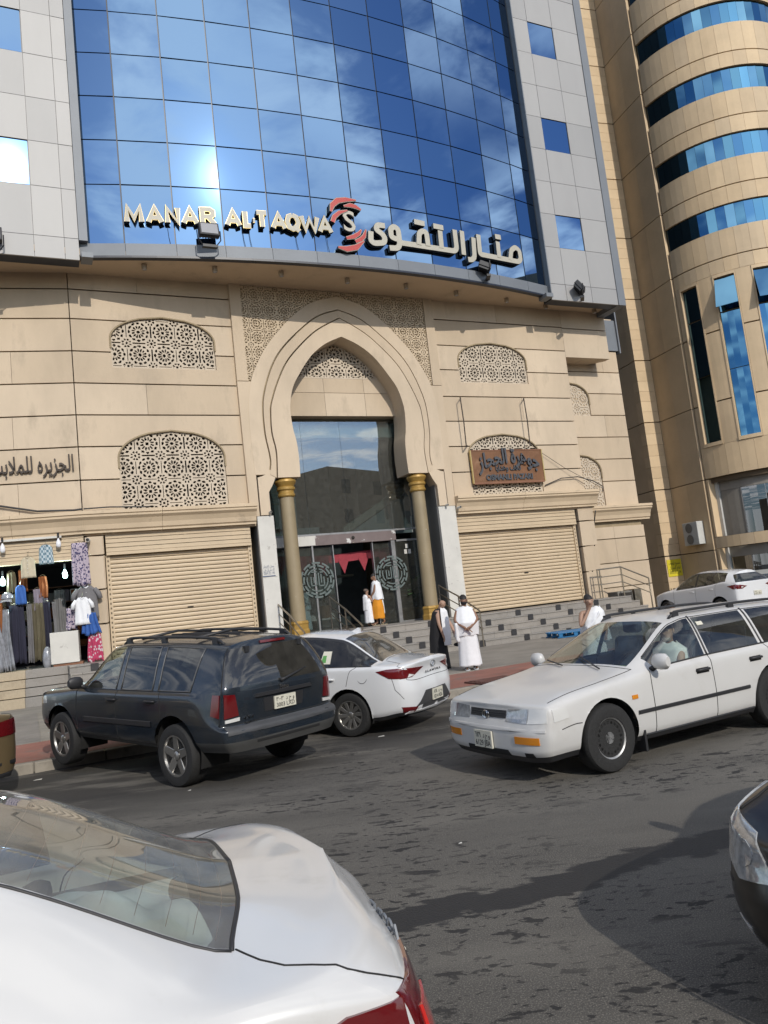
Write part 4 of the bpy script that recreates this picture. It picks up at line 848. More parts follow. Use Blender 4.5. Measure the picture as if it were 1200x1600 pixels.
# outdoor units
def ac(F, x0, x1, y0, y1, z0, z1, label, fans, face='x'):
    o = empty('air_conditioner', F(((x0 + x1) / 2, (y0 + y1) / 2, z0)), label, 'air conditioner'); MB(F).box(x0, x1, y0, y1, z0, z1).build('casing', m_pale, o, bevel=.02)
    for i in range(fans):
        h = (z1 - z0) / fans; c = z0 + h * (i + .5)
        if face == 'x': g = MB(F); g.lathe([(h * .42, -.012), (h * .42, -.03), (.03, -.03)], (x0, (y0 + y1) / 2 + .05, c), 20, 'x'); g.build('fan_grille', m_box, o)
    return o
ac(FB, 23.98, 24.34, 29.2, 30.2, 2.95, 4.0, 'white air conditioner with two dark fans hung on the beige side wall', 2)
A2 = ac(FH, 22.6, 23.8, 22.6, 23.0, .15, .95, 'low air conditioner standing on the ground beside the white hatchback', 0)
g = MB(FH)
for i in range(14): g.box(22.68 + i * .06, 22.70 + i * .06, 22.585, 22.6, .25, .88)
tag(g.build('grille', m_void, A2), kind='stuff'); MB(FH).box(23.5, 23.75, 22.585, 22.6, .25, .88).build('side_grille', m_box, A2)
for p, lab in (((27.0, 24.85, 6.3), 'black floodlight on an arm above the beige shop front'),):
    o = empty('floodlight', FB(p), lab, 'floodlight'); MB(FB).box(p[0] - .25, p[0] + .1, p[1] - .35, p[1] - .1, p[2] - .05, p[2] + .05).build('housing', m_black, o, bevel=.02)
    for q in (-.2, .05): g = MB(FB); g.tube([(p[0] + q, p[1] - .2, p[2] - .02), (p[0] + q - .1, p[1] + .55, p[2] - .45)], .025, 6); g.build('bracket_arm', m_pale, o)
Ys = empty('yellow_notice', FB((23.85, 31.05, 1.6)), 'yellow paper notice pasted on the beige pilaster', 'notice'); MB(FB).box(23.5, 24.3, 31.07, 31.09, 1.62, 2.42).build('sheet', mat('yellow_paper', (.62, .52, .02), .6), Ys)
for i, s in enumerate((arab('ممنوع الوقوف'), arab('امام المدخل'), '0555 012 34')): g = MB(FB); text(g, s, .2, (23.9, 31.065, 2.24 - i * .22), ext=.001, width=.62); g.build('lettering', m_black, Ys, fix=False)
S2 = empty('stencil_mark', FB((23.9, 31.05, .9)), 'faded brown stencil on the beige pilaster below the yellow notice', 'sign'); g = MB(FB); text(g, 'HUVO', .3, (23.9, 31.09, .95), ext=.004, width=.8, off=.01); g.build('lettering', m_jn, S2, fix=False)

# ---------------------------------------------------------------- across the street, behind the viewer: seen only mirrored in the glass
m_opp = mat('ochre_render', (.30, .235, .16), .8, var=.15, vs=.4); m_oppw = mat('dull_window', (.03, .035, .04), .2)
def opposite(x0, x1, y0, y1, h, label, fl=3.3, dx=3.2):
    o = empty('opposite_building', ((x0 + x1) / 2, (y0 + y1) / 2, 0), label, 'building'); MB().box(x0, x1, y0, y1, 0, h).build('wall', m_opp, o); n = int((x1 - x0) / dx)
    for f in range(int(h / fl)):
        for i in range(n): x = x0 + (i + .5) * (x1 - x0) / n; MB().box(x - .7, x + .7, y1 - .05, y1 + .04, 1.0 + f * fl, 2.6 + f * fl).build('window', m_oppw, o)
opposite(-34, -4, -26, -15, 9.0, 'low ochre block across the street, mirrored in the car windows', dx=5)
opposite(-3.5, 22, -28, -16, 8.2, 'second low ochre block across the street, mirrored in the entrance glass', dx=5)
opposite(40, 62, -40, -12, 17.5, 'mid-height block down the street, mirrored grey in the upper entrance glass', 3.4, 5.5)
o = opposite(72, 95, 10, 48, 40, 'tall block far down the street, mirrored dark in the rightmost glass panes', 3.4, 5.5)
# ================================================================ cars
def _slopes(v):
    n = len(v); d = [v[i + 1] - v[i] for i in range(n - 1)]; m = [0.] * n; m[0] = d[0]; m[-1] = d[-1]
    for i in range(1, n - 1):
        m[i] = 0. if d[i - 1] * d[i] <= 0 else 2 * d[i - 1] * d[i] / (d[i - 1] + d[i])
    return m
def _herm(a, b, ma, mb, t): t2 = t * t; t3 = t2 * t; return (2 * t3 - 3 * t2 + 1) * a + (t3 - 2 * t2 + t) * ma + (-2 * t3 + 3 * t2) * b + (t3 - t2) * mb
class Net:
    """a body surface from stations (nose to tail) by rails (sill to roof centre); half of it, y >= 0"""
    def __init__(s, hw, st, ys=(.90, .975, 1.0, .985, .945)):
        s.R = [[] for _ in range(8)]
        for t in st:
            xb, w, z0, z2, z4, x5, y5, z5, x7, z7 = t[:10]; o = t[10] if len(t) > 10 else {}
            z1 = o.get('z1', z0 + .12); z3 = o.get('z3', z4 - .06); dx = o.get('dx', (0,) * 5)
            for k, z in enumerate((z0, z1, z2, z3, z4)): s.R[k].append((xb + dx[k], hw * ys[k] * w, z))
            s.R[5].append((x5, y5, z5)); s.R[6].append(((x5 + x7) / 2 if 'x6' not in o else o['x6'], y5 * .52, z5 + (z7 - z5) * .8)); s.R[7].append((x7, 0., z7))
        s.n = len(st); s.M = [[_slopes([p[c] for p in r]) for c in range(3)] for r in s.R]; s.cache = {}
    def col(s, i):
        q = round(i, 5)
        if q in s.cache: return s.cache[q]
        a = min(int(i), s.n - 2); t = i - a; P = [[_herm(r[a][c], r[a + 1][c], s.M[k][c][a], s.M[k][c][a + 1], t) for c in range(3)] for k, r in enumerate(s.R)]
        s.cache[q] = (P, [_slopes([p[c] for p in P]) for c in range(3)]); return s.cache[q]
    def __call__(s, i, k):
        P, M = s.col(i); a = min(int(k), 6); t = k - a; return tuple(_herm(P[a][c], P[a + 1][c], M[c][a], M[c][a + 1], t) for c in range(3))
m_tyre = mat('tyre_rubber', (.018, .018, .018), .8, var=.25, vs=30, bump=.2, bs=60); m_under = mat('underbody', (.012, .012, .012), .9)
m_chrome = mat('chrome', (.6, .6, .6), .12, 1.); m_rim = mat('alloy_rim', (.42, .41, .39), .3, .85, var=.15, vs=12); m_steelrim = mat('steel_rim', (.36, .36, .36), .45, .6, var=.3, vs=14)
m_redl = mat('red_lens', (.115, .005, .007), .12, coat=1.); m_whl = mat('clear_lens', (.62, .62, .6), .1, coat=1.); m_amb = mat('amber_lens', (.62, .22, .012), .15, coat=1.); m_hl = mat('headlamp_lens', (.40, .41, .41), .08, .3, coat=1., var=.4, vs=25)
m_trimb = mat('black_trim', (.022, .022, .024), .5, var=.15); m_seat = mat('seat_cloth', (.10, .095, .09), .9); m_plate = mat('number_plate', (.62, .60, .50), .4); m_ink = mat('plate_ink', (.02, .02, .025), .6); m_seam = mat('panel_gap', (.012, .012, .012), .8)
m_cg = glass('car_glass', (.50, .56, .54), .0, dust=.04); m_cgd = glass('car_glass_dark', (.09, .095, .10), .0, dust=.06); m_cgc = glass('car_glass_clear', (.74, .82, .77), .0, dust=.03)
def wheel(o, x, y, z, r, w, style, side):
    """side +1: outer face towards +y"""
    T = lambda p: (x + p[0], y + side * p[1], z + p[2])
    g = MB(T); rr = r * .66 if style != 'steel' else r * .60
    g.lathe([(rr, -w / 2), (r * .93, -w / 2), (r * .985, -w / 2 + .02), (r, -w / 4), (r, w / 4), (r * .985, w / 2 - .025), (r * .94, w / 2 - .004), (r * .8, w / 2 + .006), (rr, w / 2 - .004), (rr, w / 2 - .03)], (0, 0, 0), 36, 'y'); Wh = g.build('wheel', m_tyre, o, smooth=True, auto=35)
    mr = m_steelrim if style == 'steel' else m_rim
    g = MB(T); g.lathe([(rr, -w / 2 + .02), (rr, w / 2 - .012), (rr * .93, w / 2 - .02), (rr * .9, w / 2 - .07), (.02, w / 2 - .10)], (0, 0, 0), 36, 'y'); g.build('rim', mr if style == 'steel' else m_trimb, Wh, smooth=True, auto=35)
    if style == 'steel':
        g = MB(T); g.lathe([(rr * .9, w / 2 - .075), (rr * .84, w / 2 - .045), (rr * .62, w / 2 - .035), (rr * .52, w / 2 - .06), (rr * .30, w / 2 - .05), (rr * .28, w / 2 - .03), (.0, w / 2 - .03)], (0, 0, 0), 36, 'y'); g.build('disc', mr, Wh, smooth=True, auto=35)
        for i in range(20): a = 2 * pi * i / 20; g = MB(T); g.lathe([(.016, w / 2 - .05), (.016, w / 2 - .030)], (rr * .74 * cos(a), 0, rr * .74 * sin(a)), 8, 'y'); g.build('vent_hole', m_under, Wh)
        for i in range(5): a = 2 * pi * i / 5; g = MB(T); g.lathe([(.014, w / 2 - .055), (.012, w / 2 - .035)], (rr * .4 * cos(a), 0, rr * .4 * sin(a)), 6, 'y'); g.build('wheel_nut', m_under, Wh)
    else:
        g = MB(T); g.lathe([(rr * 1.0, w / 2 - .03), (rr * 1.0, w / 2 - .005), (rr * .93, w / 2 - .005), (rr * .9, w / 2 - .03)], (0, 0, 0), 36, 'y'); g.build('rim_lip', mr, Wh, smooth=True, auto=35)
        n = 5 if style == 'five' else 10
        for i in range(n):
            a = 2 * pi * i / n + .3; wd0, wd1 = (.055, .045) if n == 5 else (.022, .03); tw_ = 0 if n == 5 else .22
            c, s_ = cos(a), sin(a); c2, s2 = cos(a + tw_), sin(a + tw_); R0, R1 = rr * .15, rr * .95; yo = w / 2 - .012; g = MB(T)
            p = [(R0 * c - wd0 * s_, yo - .02, R0 * s_ + wd0 * c), (R0 * c + wd0 * s_, yo - .02, R0 * s_ - wd0 * c), (R1 * c2 + wd1 * s2, yo, R1 * s2 - wd1 * c2), (R1 * c2 - wd1 * s2, yo, R1 * s2 + wd1 * c2)]
            k = g.add(p + [(q[0], q[1] - .05, q[2]) for q in p])
            for f in ((0, 1, 2, 3), (0, 4, 5, 1), (1, 5, 6, 2), (2, 6, 7, 3), (3, 7, 4, 0)): g.face([k + j for j in f])
            g.build('spoke', mr, Wh, bevel=.006)
        g = MB(T); g.lathe([(rr * .22, w / 2 - .06), (rr * .22, w / 2 - .025), (rr * .15, w / 2 - .015), (0.01, w / 2 - .012)], (0, 0, 0), 20, 'y'); g.build('hub_cap', mr, Wh, smooth=True, auto=35)
class Car:
    def __init__(s, name, label, cat, loc, yaw, paint, net, cfg, roll=(0, 0), group='cars in the street'):
        s.o = empty(name, loc, label, cat, group, local=True); s.o.rotation_euler = (roll[0], roll[1], yaw); s.p = paint; s.net = net; s.c = cfg; s.V = []; s.F = []
        s.shell(); s.bvh = BVHTree.FromPolygons(s.V, s.F)
    def shell(s):
        c = s.c; N = s.net; last = N.n - 1; W = c['wins']; ws = c['wind']; rw = c['rear']; doors = c['doors']
        ib = set(range(N.n)) | {x for d in doors for x in d} | {x for w in W for x in w} | {ws[0], ws[1], rw[0], rw[1]}; ib = sorted(ib)
        kt, kb = c.get('ktop', 4.88), c.get('kbot', 4.07)
        kbk = sorted({0, .5, 1, 2, 3, 4, kb, kt, 5, 5.14, 6, 7} | ({rw[2], rw[3]} if len(rw) > 2 else set()))
        parts = {}
        def who(i, k):
            if ws[0] < i < ws[1] and k > 5.14: return 'windshield'
            if len(rw) > 2:
                if rw[0] < i < rw[1] and rw[2] < k < rw[3]: return 'rear_window'
            elif rw[0] < i < rw[1] and k > 5.14: return 'rear_window'
            for n, (a, b) in enumerate(W):
                if a < i < b and kb < k < kt: return 'side_window%d' % n
            if k > 4 and k < 5 and W[0][0] - .3 < i < W[-1][1] + .0 and c.get('blackpillar') and i > W[0][0]: return 'pillar'
            for n, (a, b) in enumerate(doors):
                if a < i < b and k < 4 and k > .5: return 'door%d' % n
            if k < .5 or (c.get('clad') and k < 1): return 'sill'
            if i < ws[0] and k > 4 and i > 2: return 'hood'
            if k > 4 and i < c['boot'] and i > ws[0]: return 'roof'
            if k > 4 and i >= c['boot']: return 'boot_lid'
            if i < 2.5: return 'front_bumper'
            if i > last - 2.4: return 'rear_bumper'
            return 'wing0' if i < 6 else 'wing1'
        for i0, i1 in zip(ib, ib[1:]):
            for k0, k1 in zip(kbk, kbk[1:]):
                p = who((i0 + i1) / 2, (k0 + k1) / 2); parts.setdefault(p, []).append((i0, i1, k0, k1))
        mats = dict(windshield=c.get('gl_w', m_cg), rear_window=c.get('gl_r', m_cg), pillar=m_trimb, sill=c.get('sillm', m_trimb))
        for p, rs in parts.items():
            isdoor = p[:4] in ('door', 'side', 'wing')
            for sgns in (((1,), (-1,)) if isdoor else ((1, -1),)):
                g = MB(); idx = {}
                for sg in sgns:
                    for i0, i1, k0, k1 in rs:
                        a, b = N((i0 + i1) / 2, k0), N((i0 + i1) / 2, k1); L = sqrt(sum((u - v) ** 2 for u, v in zip(N(i0, k0), N(i1, k0)))); H = sqrt(sum((u - v) ** 2 for u, v in zip(a, b)))
                        nu = max(1, min(14, int(round((i1 - i0) * 10)))); nv = max(1, min(8, int(round((k1 - k0) * 7))))
                        def V(u, v):
                            q = (round(u, 4), round(v, 4), sg)
                            if q not in idx:
                                x, y, z = N(u, v); idx[q] = g.add([(x, sg * y, z)])
                            return idx[q]
                        for a_ in range(nu):
                            for b_ in range(nv):
                                u0, u1 = i0 + (i1 - i0) * a_ / nu, i0 + (i1 - i0) * (a_ + 1) / nu; v0, v1 = k0 + (k1 - k0) * b_ / nv, k0 + (k1 - k0) * (b_ + 1) / nv
                                f = (V(u0, v0), V(u1, v0), V(u1, v1), V(u0, v1)); g.face(f if sg < 0 else f[::-1])
                s.arches(g)
                if not g.f: continue
                base = len(s.V); s.V += [Vector(v) for v in g.v]; s.F += [tuple(base + i for i in f) for f in g.f]
                nm = ''.join(ch for ch in p if not ch.isdigit()); nm = {'side_window': 'side_window'}.get(nm, nm)
                mm = mats.get(p) or (c.get('gl_s', {}).get(p, c.get('gl', m_cg)) if nm == 'side_window' else (c['cladm'] if p == 'sill' and 'cladm' in c else s.p))
                bm = bmesh.new(); vs_ = [bm.verts.new(v) for v in g.v]
                for f in g.f:
                    try: bm.faces.new([vs_[i] for i in f])
                    except ValueError: pass
                bmesh.ops.remove_doubles(bm, verts=bm.verts, dist=.0008); bmesh.ops.dissolve_degenerate(bm, dist=.0003, edges=bm.edges); bmesh.ops.recalc_face_normals(bm, faces=bm.faces)
                me = bpy.data.meshes.new(nm); bm.to_mesh(me); bm.free(); me.materials.append(mm); me.polygons.foreach_set('use_smooth', [True] * len(me.polygons))
                me.set_sharp_from_angle(angle=radians(42)); ob = bpy.data.objects.new(nm, me); COL.objects.link(ob); ob.parent = s.o; ORG[ob.name] = Vector((0, 0, 0))
                if not hasattr(s, 'parts'): s.parts = {}
                s.parts.setdefault(nm, []).append(ob)
    def arches(s, g):
        for xw, zw, R in s.c['arch']:
            ins = [(v[0] - xw) ** 2 + (v[2] - zw) ** 2 < R * R and abs(v[1]) > .3 and v[2] < zw + R for v in g.v]
            if not any(ins): continue
            keep = [q for q, f in enumerate(g.f) if not all(ins[i] for i in f)]; g.f = [g.f[q] for q in keep]; g.mi = [g.mi[q] for q in keep]
            for n, v in enumerate(g.v):
                if ins[n]:
                    dx, dz = v[0] - xw, v[2] - zw; d = sqrt(dx * dx + dz * dz) or 1e-6; g.v[n] = (xw + dx * R / d, v[1], zw + dz * R / d)
    def hit(s, view, a, b):
        o, d = {'left': ((a, 5, b), (0, -1, 0)), 'right': ((a, -5, b), (0, 1, 0)), 'rear': ((-8, a, b), (1, 0, 0)), 'front': ((8, a, b), (-1, 0, 0)), 'top': ((a, b, 5), (0, 0, -1))}[view]
        p, n, _, _ = s.bvh.ray_cast(Vector(o), Vector(d))
        if p is None: return None
        if n.dot(Vector(d)) > 0: n = -n
        return p, n
    def overlay(s, name, m, view, poly, off=.006, parent=None, rings=(1, .94, .6, .3), sub=4, th=.012, label=None):
        P = []
        for i in range(len(poly)):
            a, b = Vector(poly[i]), Vector(poly[(i + 1) % len(poly)])
            for t in range(sub): P.append(a.lerp(b, t / sub))
        vd = Vector({'left': (0, -1, 0), 'right': (0, 1, 0), 'rear': (1, 0, 0), 'front': (-1, 0, 0), 'top': (0, 0, -1)}[view]); c = sum(P, Vector((0, 0))) / len(P); g = MB(); loops = []; n = len(P); ax = {'left': 1, 'right': 1, 'rear': 0, 'front': 0, 'top': 2}[view]
        for r, of in [(rings[0], -th)] + [(q, off) for q in rings]:
            lp = []
            for p in P:
                q = c + (p - c) * r; h = s.hit(view, q.x, q.y)
                if h is None: lp.append(None)
                else: lp.append(h[0] + (h[1] * .35 - vd * .65) * of)
            good = [v for v in lp if v is not None]
            if not good: return None
            for i in range(n):
                if lp[i] is None: lp[i] = next((lp[(i + sg_ * st_) % n] for st_ in range(1, n) for sg_ in (-1, 1) if lp[(i + sg_ * st_) % n] is not None), good[0]).copy()
            loops.append(lp)
        ks = g.ring(loops); h = s.hit(view, c.x, c.y); k = g.add([h[0] + h[1] * off if h else sum(loops[-1], Vector((0, 0, 0))) / n])
        for i in range(n): g.face((ks[-1] + i, ks[-1] + (i + 1) % n, k))
        return g.build(name, m, parent or s.o, smooth=True, auto=50, label=label)
    def seam(s, pts, r=.004, name='panel_gap', m=None, off=.0, mirror=True):
        """pts in net parameters (i,k)"""
        for sg in ((1, -1) if mirror else (1,)):
            P = []
            for (a, b), (c, d) in zip(pts, pts[1:]):
                L = max(2, int(max(abs(c - a) * 10, abs(d - b) * 6)))
                for t in range(L): x, y, z = s.net(a + (c - a) * t / L, b + (d - b) * t / L); P.append((x, sg * (y + off), z))
            x, y, z = s.net(*pts[-1]); P.append((x, sg * (y + off), z))
            P = [p for p in P if all((p[0] - xw) ** 2 + (p[2] - zw) ** 2 > R * R for xw, zw, R in s.c['arch'])]
            if len(P) > 1: g = MB(); g.tube(P, r, 5); g.build(name, m or m_seam, s.o, smooth=True)
    def strip(s, name, m, view, pts, w, off=.012, th=.02):
        """raised moulding following a line on the side"""
        P = []
        for (a, b), (c, d) in zip(pts, pts[1:]):
            for t in range(14): P.append((a + (c - a) * t / 14, b + (d - b) * t / 14))
        P.append(pts[-1]); g = MB(); rows = []
        for dz, of in ((-w / 2, 0), (-w / 2 * .8, off), (w / 2 * .8, off), (w / 2, 0)):
            r = []
            for a, b in P:
                h = s.hit(view, a, b + dz); r.append(h[0] + h[1] * of if h else None)
            rows.append(r)
        ok = [i for i in range(len(P)) if all(r[i] is not None for r in rows)]; ks = [g.add([r[i] for i in ok]) for r in rows]
        for a, b in zip(ks, ks[1:]):
            for i in range(len(ok) - 1): g.face((a + i, a + i + 1, b + i + 1, b + i))
        return g.build(name, m, s.o, smooth=True, auto=40)
    def handle(s, x, z, m, both=True):
        for v, sg in (('left', 1), ('right', -1)) if both else (('left', 1),):
            h = s.hit(v, x, z)
            if not h: continue
            p = h[0]; s.overlay('handle_recess', m_seam if m is m_trimb else s.p, v, [(x - .10, z - .028), (x + .10, z - .028), (x + .1, z + .028), (x - .1, z + .028)], .002)
            g = MB(); g.tube([(x - .1, p.y, z + .006), (x - .08, p.y + sg * .03, z + .01), (x + .08, p.y + sg * .03, z + .01), (x + .1, p.y, z + .006)], .014, 7); g.build('door_handle', m, s.o, smooth=True)
    def mirror(s, x, z, m):
        for v, sg in (('left', 1), ('right', -1)):
            h = s.hit(v, x, z); y = abs(h[0].y) if h else .8
            g = MB(); ks = []
            for i, (dy, sc) in enumerate(((.03, .55), (.06, .9), (.12, 1), (.19, .95), (.225, .6))):
                a, b = .075 * sc, .085 * sc; ks.append([(x + .03 + a * cos(t) * (1.0 if cos(t) > 0 else .55), sg * (y + dy), z + .09 + b * sin(t)) for t in [2 * pi * q / 14 for q in range(14)]])
            kk = g.ring(ks); g.face(range(kk[0], kk[0] + 14)); g.face(range(kk[-1], kk[-1] + 14)); mo = g.build('wing_mirror', m, s.o, smooth=True, auto=50)
            g = MB(); g.tube([(x + .04, sg * (y - .05), z - .01), (x + .03, sg * (y + .07), z + .05)], .03, 8); g.build('mirror_foot', m_trimb, mo, smooth=True)
    def running(s, r, w, style, track, zc=None):
        for xw, zw, R in s.c['arch']:
            for sg in (1, -1):
                wheel(s.o, xw, sg * track, r if zc is None else zc, r, w, style, sg)
                g = MB(); n = 18; A = [pi * q / n - .35 + (.7 * q / n) for q in range(n + 1)]; a = g.add([(xw + (R + .004) * cos(t), sg * (track + .06), zw + (R + .004) * sin(t)) for t in A]); b = g.add([(xw + (R + .004) * cos(t), sg * (track - .35), zw + (R + .004) * sin(t)) for t in A])
                for i in range(n): g.face((a + i, a + i + 1, b + i + 1, b + i))
                c2 = g.add([(xw, sg * (track - .35), zw)]); 
                for i in range(n): g.face((b + i, b + i + 1, c2))
                g.build('wheel_housing', m_under, s.o, smooth=True)
    def inside(s, xf, xr, zf, hw, seats, dash=True, ms=None, rest=True):
        g = MB(); g.box(xr - .7, xf + .9, -hw + .06, hw - .06, zf - .1, zf); g.build('floor_pan', m_under, s.o)
        if dash:
            g = MB(); g.prism([(xf + .95, zf + .3), (xf + .5, zf + .3), (xf + .45, zf + .5), (xf + .5, zf + .6), (xf + .95, zf + .56)], -hw + .16, hw - .16); g.build('dashboard', m_trimb, s.o)
            g = MB(); c = Vector((xf + .36, .36, zf + .56)); P = [c + Vector((-.06 * sin(t) * 1.2, .18 * cos(t), .17 * sin(t))) for t in [2 * pi * q / 20 for q in range(21)]]; g.tube(P, .016, 6); w = g.build('steering_wheel', m_trimb, s.o, smooth=True); g = MB(); g.tube([tuple(c), tuple(c + Vector((.25, 0, -.08)))], .03, 6); g.build('steering_column', m_trimb, w)
        for x, ys in seats:
            for y in ys:
                g = MB(lambda p: (x + p[0], y + p[1], zf + p[2])); g.box(-.22, .28, -.24, .24, .12, .30); st = g.build('seat', ms or m_seat, s.o, bevel=.05)
                g = MB(lambda p: (x + p[0], y + p[1], zf + p[2])); g.prism([(-.16, .28), (-.30, .28), (-.42, .84), (-.30, .84)], -.23, .23); g.build('backrest', ms or m_seat, st, bevel=.05)
                if x < -.5: continue
                g = MB(lambda p: (x + p[0], y + p[1], zf + p[2])); g.box(-.46, -.36, -.13, .13, .87, 1.06); g.build('headrest', ms or m_seat, st, bevel=.04)
    def plate(s, view, a, b, w=.32, h=.16, txt=('7301', 'DBJ'), slant=0):
        H = s.hit(view, a, b); p, n = H[0], H[1]; sg = -1 if view == 'rear' else 1; x = p.x + sg * .015
        T = lambda q: (x + sg * q[1], a - sg * -q[0] if view == 'front' else a - q[0], b + q[2])
        g = MB(T); g.box(-w / 2, w / 2, -.012, .006, -h / 2, h / 2); o = g.build('number_plate', m_plate, s.o)
        d_ = ''.join(chr(0x660 + int(ch)) for ch in txt[0]); txt = (d_ + '  ' + ' '.join('\ufea9\ufea1\ufeed'), txt[0] + ' ' + txt[1])
        for i, t in enumerate(txt):
            g = MB(lambda q: (x + sg * (.008 - q[1]), a + (q[0] if view == 'front' else -q[0]), b + q[2])); text(g, t, h * .46, (0, 0, h * (.22 - .46 * i)), ext=.001, width=w * .84); tag(g.build('plate_text', m_ink, o, fix=False), kind='stuff')
    def badge(s, t, view, a, b, size, m=None, width=None, off=0., shear=0.):
        H = s.hit(view, a, b)
        if not H: return
        p = H[0]; sg = -1 if view == 'rear' else 1
        fn = {'rear': lambda q: (p.x - .006 + q[1], a - q[0], b + q[2]), 'front': lambda q: (p.x + .006 - q[1], a + q[0], b + q[2]), 'left': lambda q: (a - q[0], p.y + .006 - q[1], b + q[2])}[view]
        g = MB(fn); text(g, t, size, (0, 0, 0), ext=.003, width=width, off=off, shear=shear); tag(g.build('badge', m or m_chrome, s.o, fix=False), kind='stuff')
    def roof_rails(s, i0, i1, m, k=5.25, h=.055, r=.016):
        for sg in (1, -1):
            P = []; n = 16
            for t in range(n + 1):
                x, y, z = s.net(i0 + (i1 - i0) * t / n, k); e = min(t, n - t) / 2.; P.append((x, sg * y, z + h * min(1, e) - .005))
            g = MB(); g.tube(P, r, 7); R = g.build('roof_rail', m, s.o, smooth=True)
            for t in (2, 8, 14): x, y, z = s.net(i0 + (i1 - i0) * t / n, k); g = MB(); g.box(x - .05, x + .05, sg * y - .018, sg * y + .018, z - .02, z + h); g.build('rail_foot', m, R)
    def wiper(s, i0, k0, i1, k1, off=.02):
        a, b = s.net(i0, k0), s.net(i1, k1); return a, b
def paint(name, col, rough=.28, metal=0., dirt=None, coat=.6, var=.03):
    return mat(name, col, rough, metal, var=var, vs=1.2, coat=coat, dirt=dirt)

# ---------------------------------------------------------------- dark SUV
p_suv = paint('dark_slate_paint', (.020, .028, .039), .25, .3, dirt=((.05, .05, .048), .52, .3, 1.6), var=.1)
suvN = Net(.93, [
    (2.24, 0, .45, .70, .98, 2.20, 0, .99, 2.20, 1.0), (2.21, .6, .45, .70, .98, 2.18, .32, 1.0, 2.19, 1.01), (2.02, .95, .45, .70, .99, 2.06, .62, 1.01, 2.15, 1.02),
    (1.80, .985, .44, .75, 1.02, 1.82, .70, 1.055, 1.82, 1.075), (1.39, 1, .42, .78, 1.05, 1.39, .72, 1.095, 1.39, 1.125), (.92, 1, .42, .78, 1.09, 1.0, .75, 1.12, 1.06, 1.16),
    (.48, 1, .42, .78, 1.10, .24, .655, 1.63, .32, 1.70), (-.10, 1, .42, .78, 1.10, -.14, .665, 1.675, -.1, 1.735), (-.98, 1, .42, .78, 1.11, -.98, .655, 1.675, -1.0, 1.735),
    (-1.72, 1, .43, .78, 1.12, -1.80, .63, 1.645, -1.9, 1.715), (-2.26, .975, .46, .70, 1.12, -2.12, .60, 1.62, -2.10, 1.70, dict(z3=.76, dx=(-.05, -.06, -.05, .02, 0))),
    (-2.36, .66, .46, .70, 1.12, -2.20, .38, 1.63, -2.17, 1.70, dict(z3=.76, dx=(-.05, -.07, -.06, .02, 0))), (-2.38, 0, .46, .70, 1.12, -2.22, 0, 1.63, -2.18, 1.70, dict(z3=.76, dx=(-.05, -.07, -.06, .02, 0)))])
suv = Car('parked_suv', 'dusty dark grey SUV with its front wheels on the kerb', 'SUV', (-3.30, 11.05, .06), radians(140), p_suv, suvN,
          dict(wins=[(5.25, 6.95), (7.12, 7.92), (8.08, 8.98)], wind=(5.1, 5.93), rear=(10.1, 12, 4.12, 4.9), doors=[(5.02, 7.02), (7.02, 8.2)], boot=10, arch=[(1.39, .40, .45), (-1.39, .40, .45)], gl=m_cgd, gl_s={'side_window0': m_cgc}, gl_r=m_cgd, gl_w=m_cg, clad=True, cladm=m_trimb, sillm=mat('dusty_sill', (.05, .05, .048), .6, var=.2)), roll=(0, radians(-2.6)))
suv.running(.37, .24, 'five', .80, .37)
suv.inside(.1, -.95, .55, .85, [(.0, (.38, -.38)), (-.95, (.38, -.38))])
for d in ([(5.02, .5), (5.02, 3.97)], [(7.02, .5), (7.02, 4.0)], [(8.2, 1.2), (8.2, 2), (8.12, 4)], [(5.02, 4.02), (9.0, 4.02)]): suv.seam(d, .005)
suv.seam([(10.02, 3.02), (10.05, 4.1), (10.05, 4.95)], .006); suv.seam([(10.05, 3.02), (12, 3.02)], .006)
for n, (a, b) in enumerate([(5.25, 6.95), (7.12, 7.92), (8.08, 8.98)]): suv.seam([(a, 4.07), (b, 4.07), (b, 4.88), (a, 4.88), (a, 4.07)] if n else [(b, 4.07), (b, 4.88)], .008, 'window_trim', mat('satin_trim', (.16, .16, .16), .4, .6), .004)
suv.strip('side_moulding', m_trimb, 'left', [(.72, .70), (-.93, .72)], .07); suv.strip('side_moulding', m_trimb, 'right', [(.72, .70), (-.93, .72)], .07)
suv.handle(-.02, .98, m_trimb); suv.handle(-.92, .99, m_trimb); suv.mirror(.72, 1.1, m_trimb); suv.roof_rails(6.15, 9.4, m_trimb, 5.3, .06, .018)
for x in (-.25, -1.45):
    g = MB(); g.tube([(x, -.56, 1.735), (x, 0, 1.79), (x, .56, 1.735)], .02, 6); g.build('cross_bar', m_trimb, suv.o, smooth=True)
for q in range(5): y = -.36 + q * .18; g = MB(); g.tube([(-.1, y, suv.hit('top', -.1, y)[0].z + .004), (-.9, y, suv.hit('top', -.9, y)[0].z + .004), (-1.6, y, suv.hit('top', -1.6, y)[0].z + .004)], .010, 5); g.build('roof_strip', m_trimb, suv.o)
for sg, v in ((1, 'left'), (-1, 'right')):
    suv.overlay('tail_lamp', m_redl, 'rear', [(sg * .68, .86), (sg * .85, .84), (sg * .84, 1.11), (sg * .72, 1.10)], .012); suv.overlay('tail_lamp', m_redl, v, [(-2.12, .88), (-2.25, .85), (-2.25, 1.11), (-2.14, 1.11)], .012)
    suv.overlay('reverse_lamp', m_whl, 'rear', [(sg * .67, .80), (sg * .84, .79), (sg * .84, .825), (sg * .67, .84)], .014)
    suv.overlay('head_lamp', m_hl, v, [(2.0, .84), (1.8, .86), (1.82, .96), (2.0, .95)], .006)
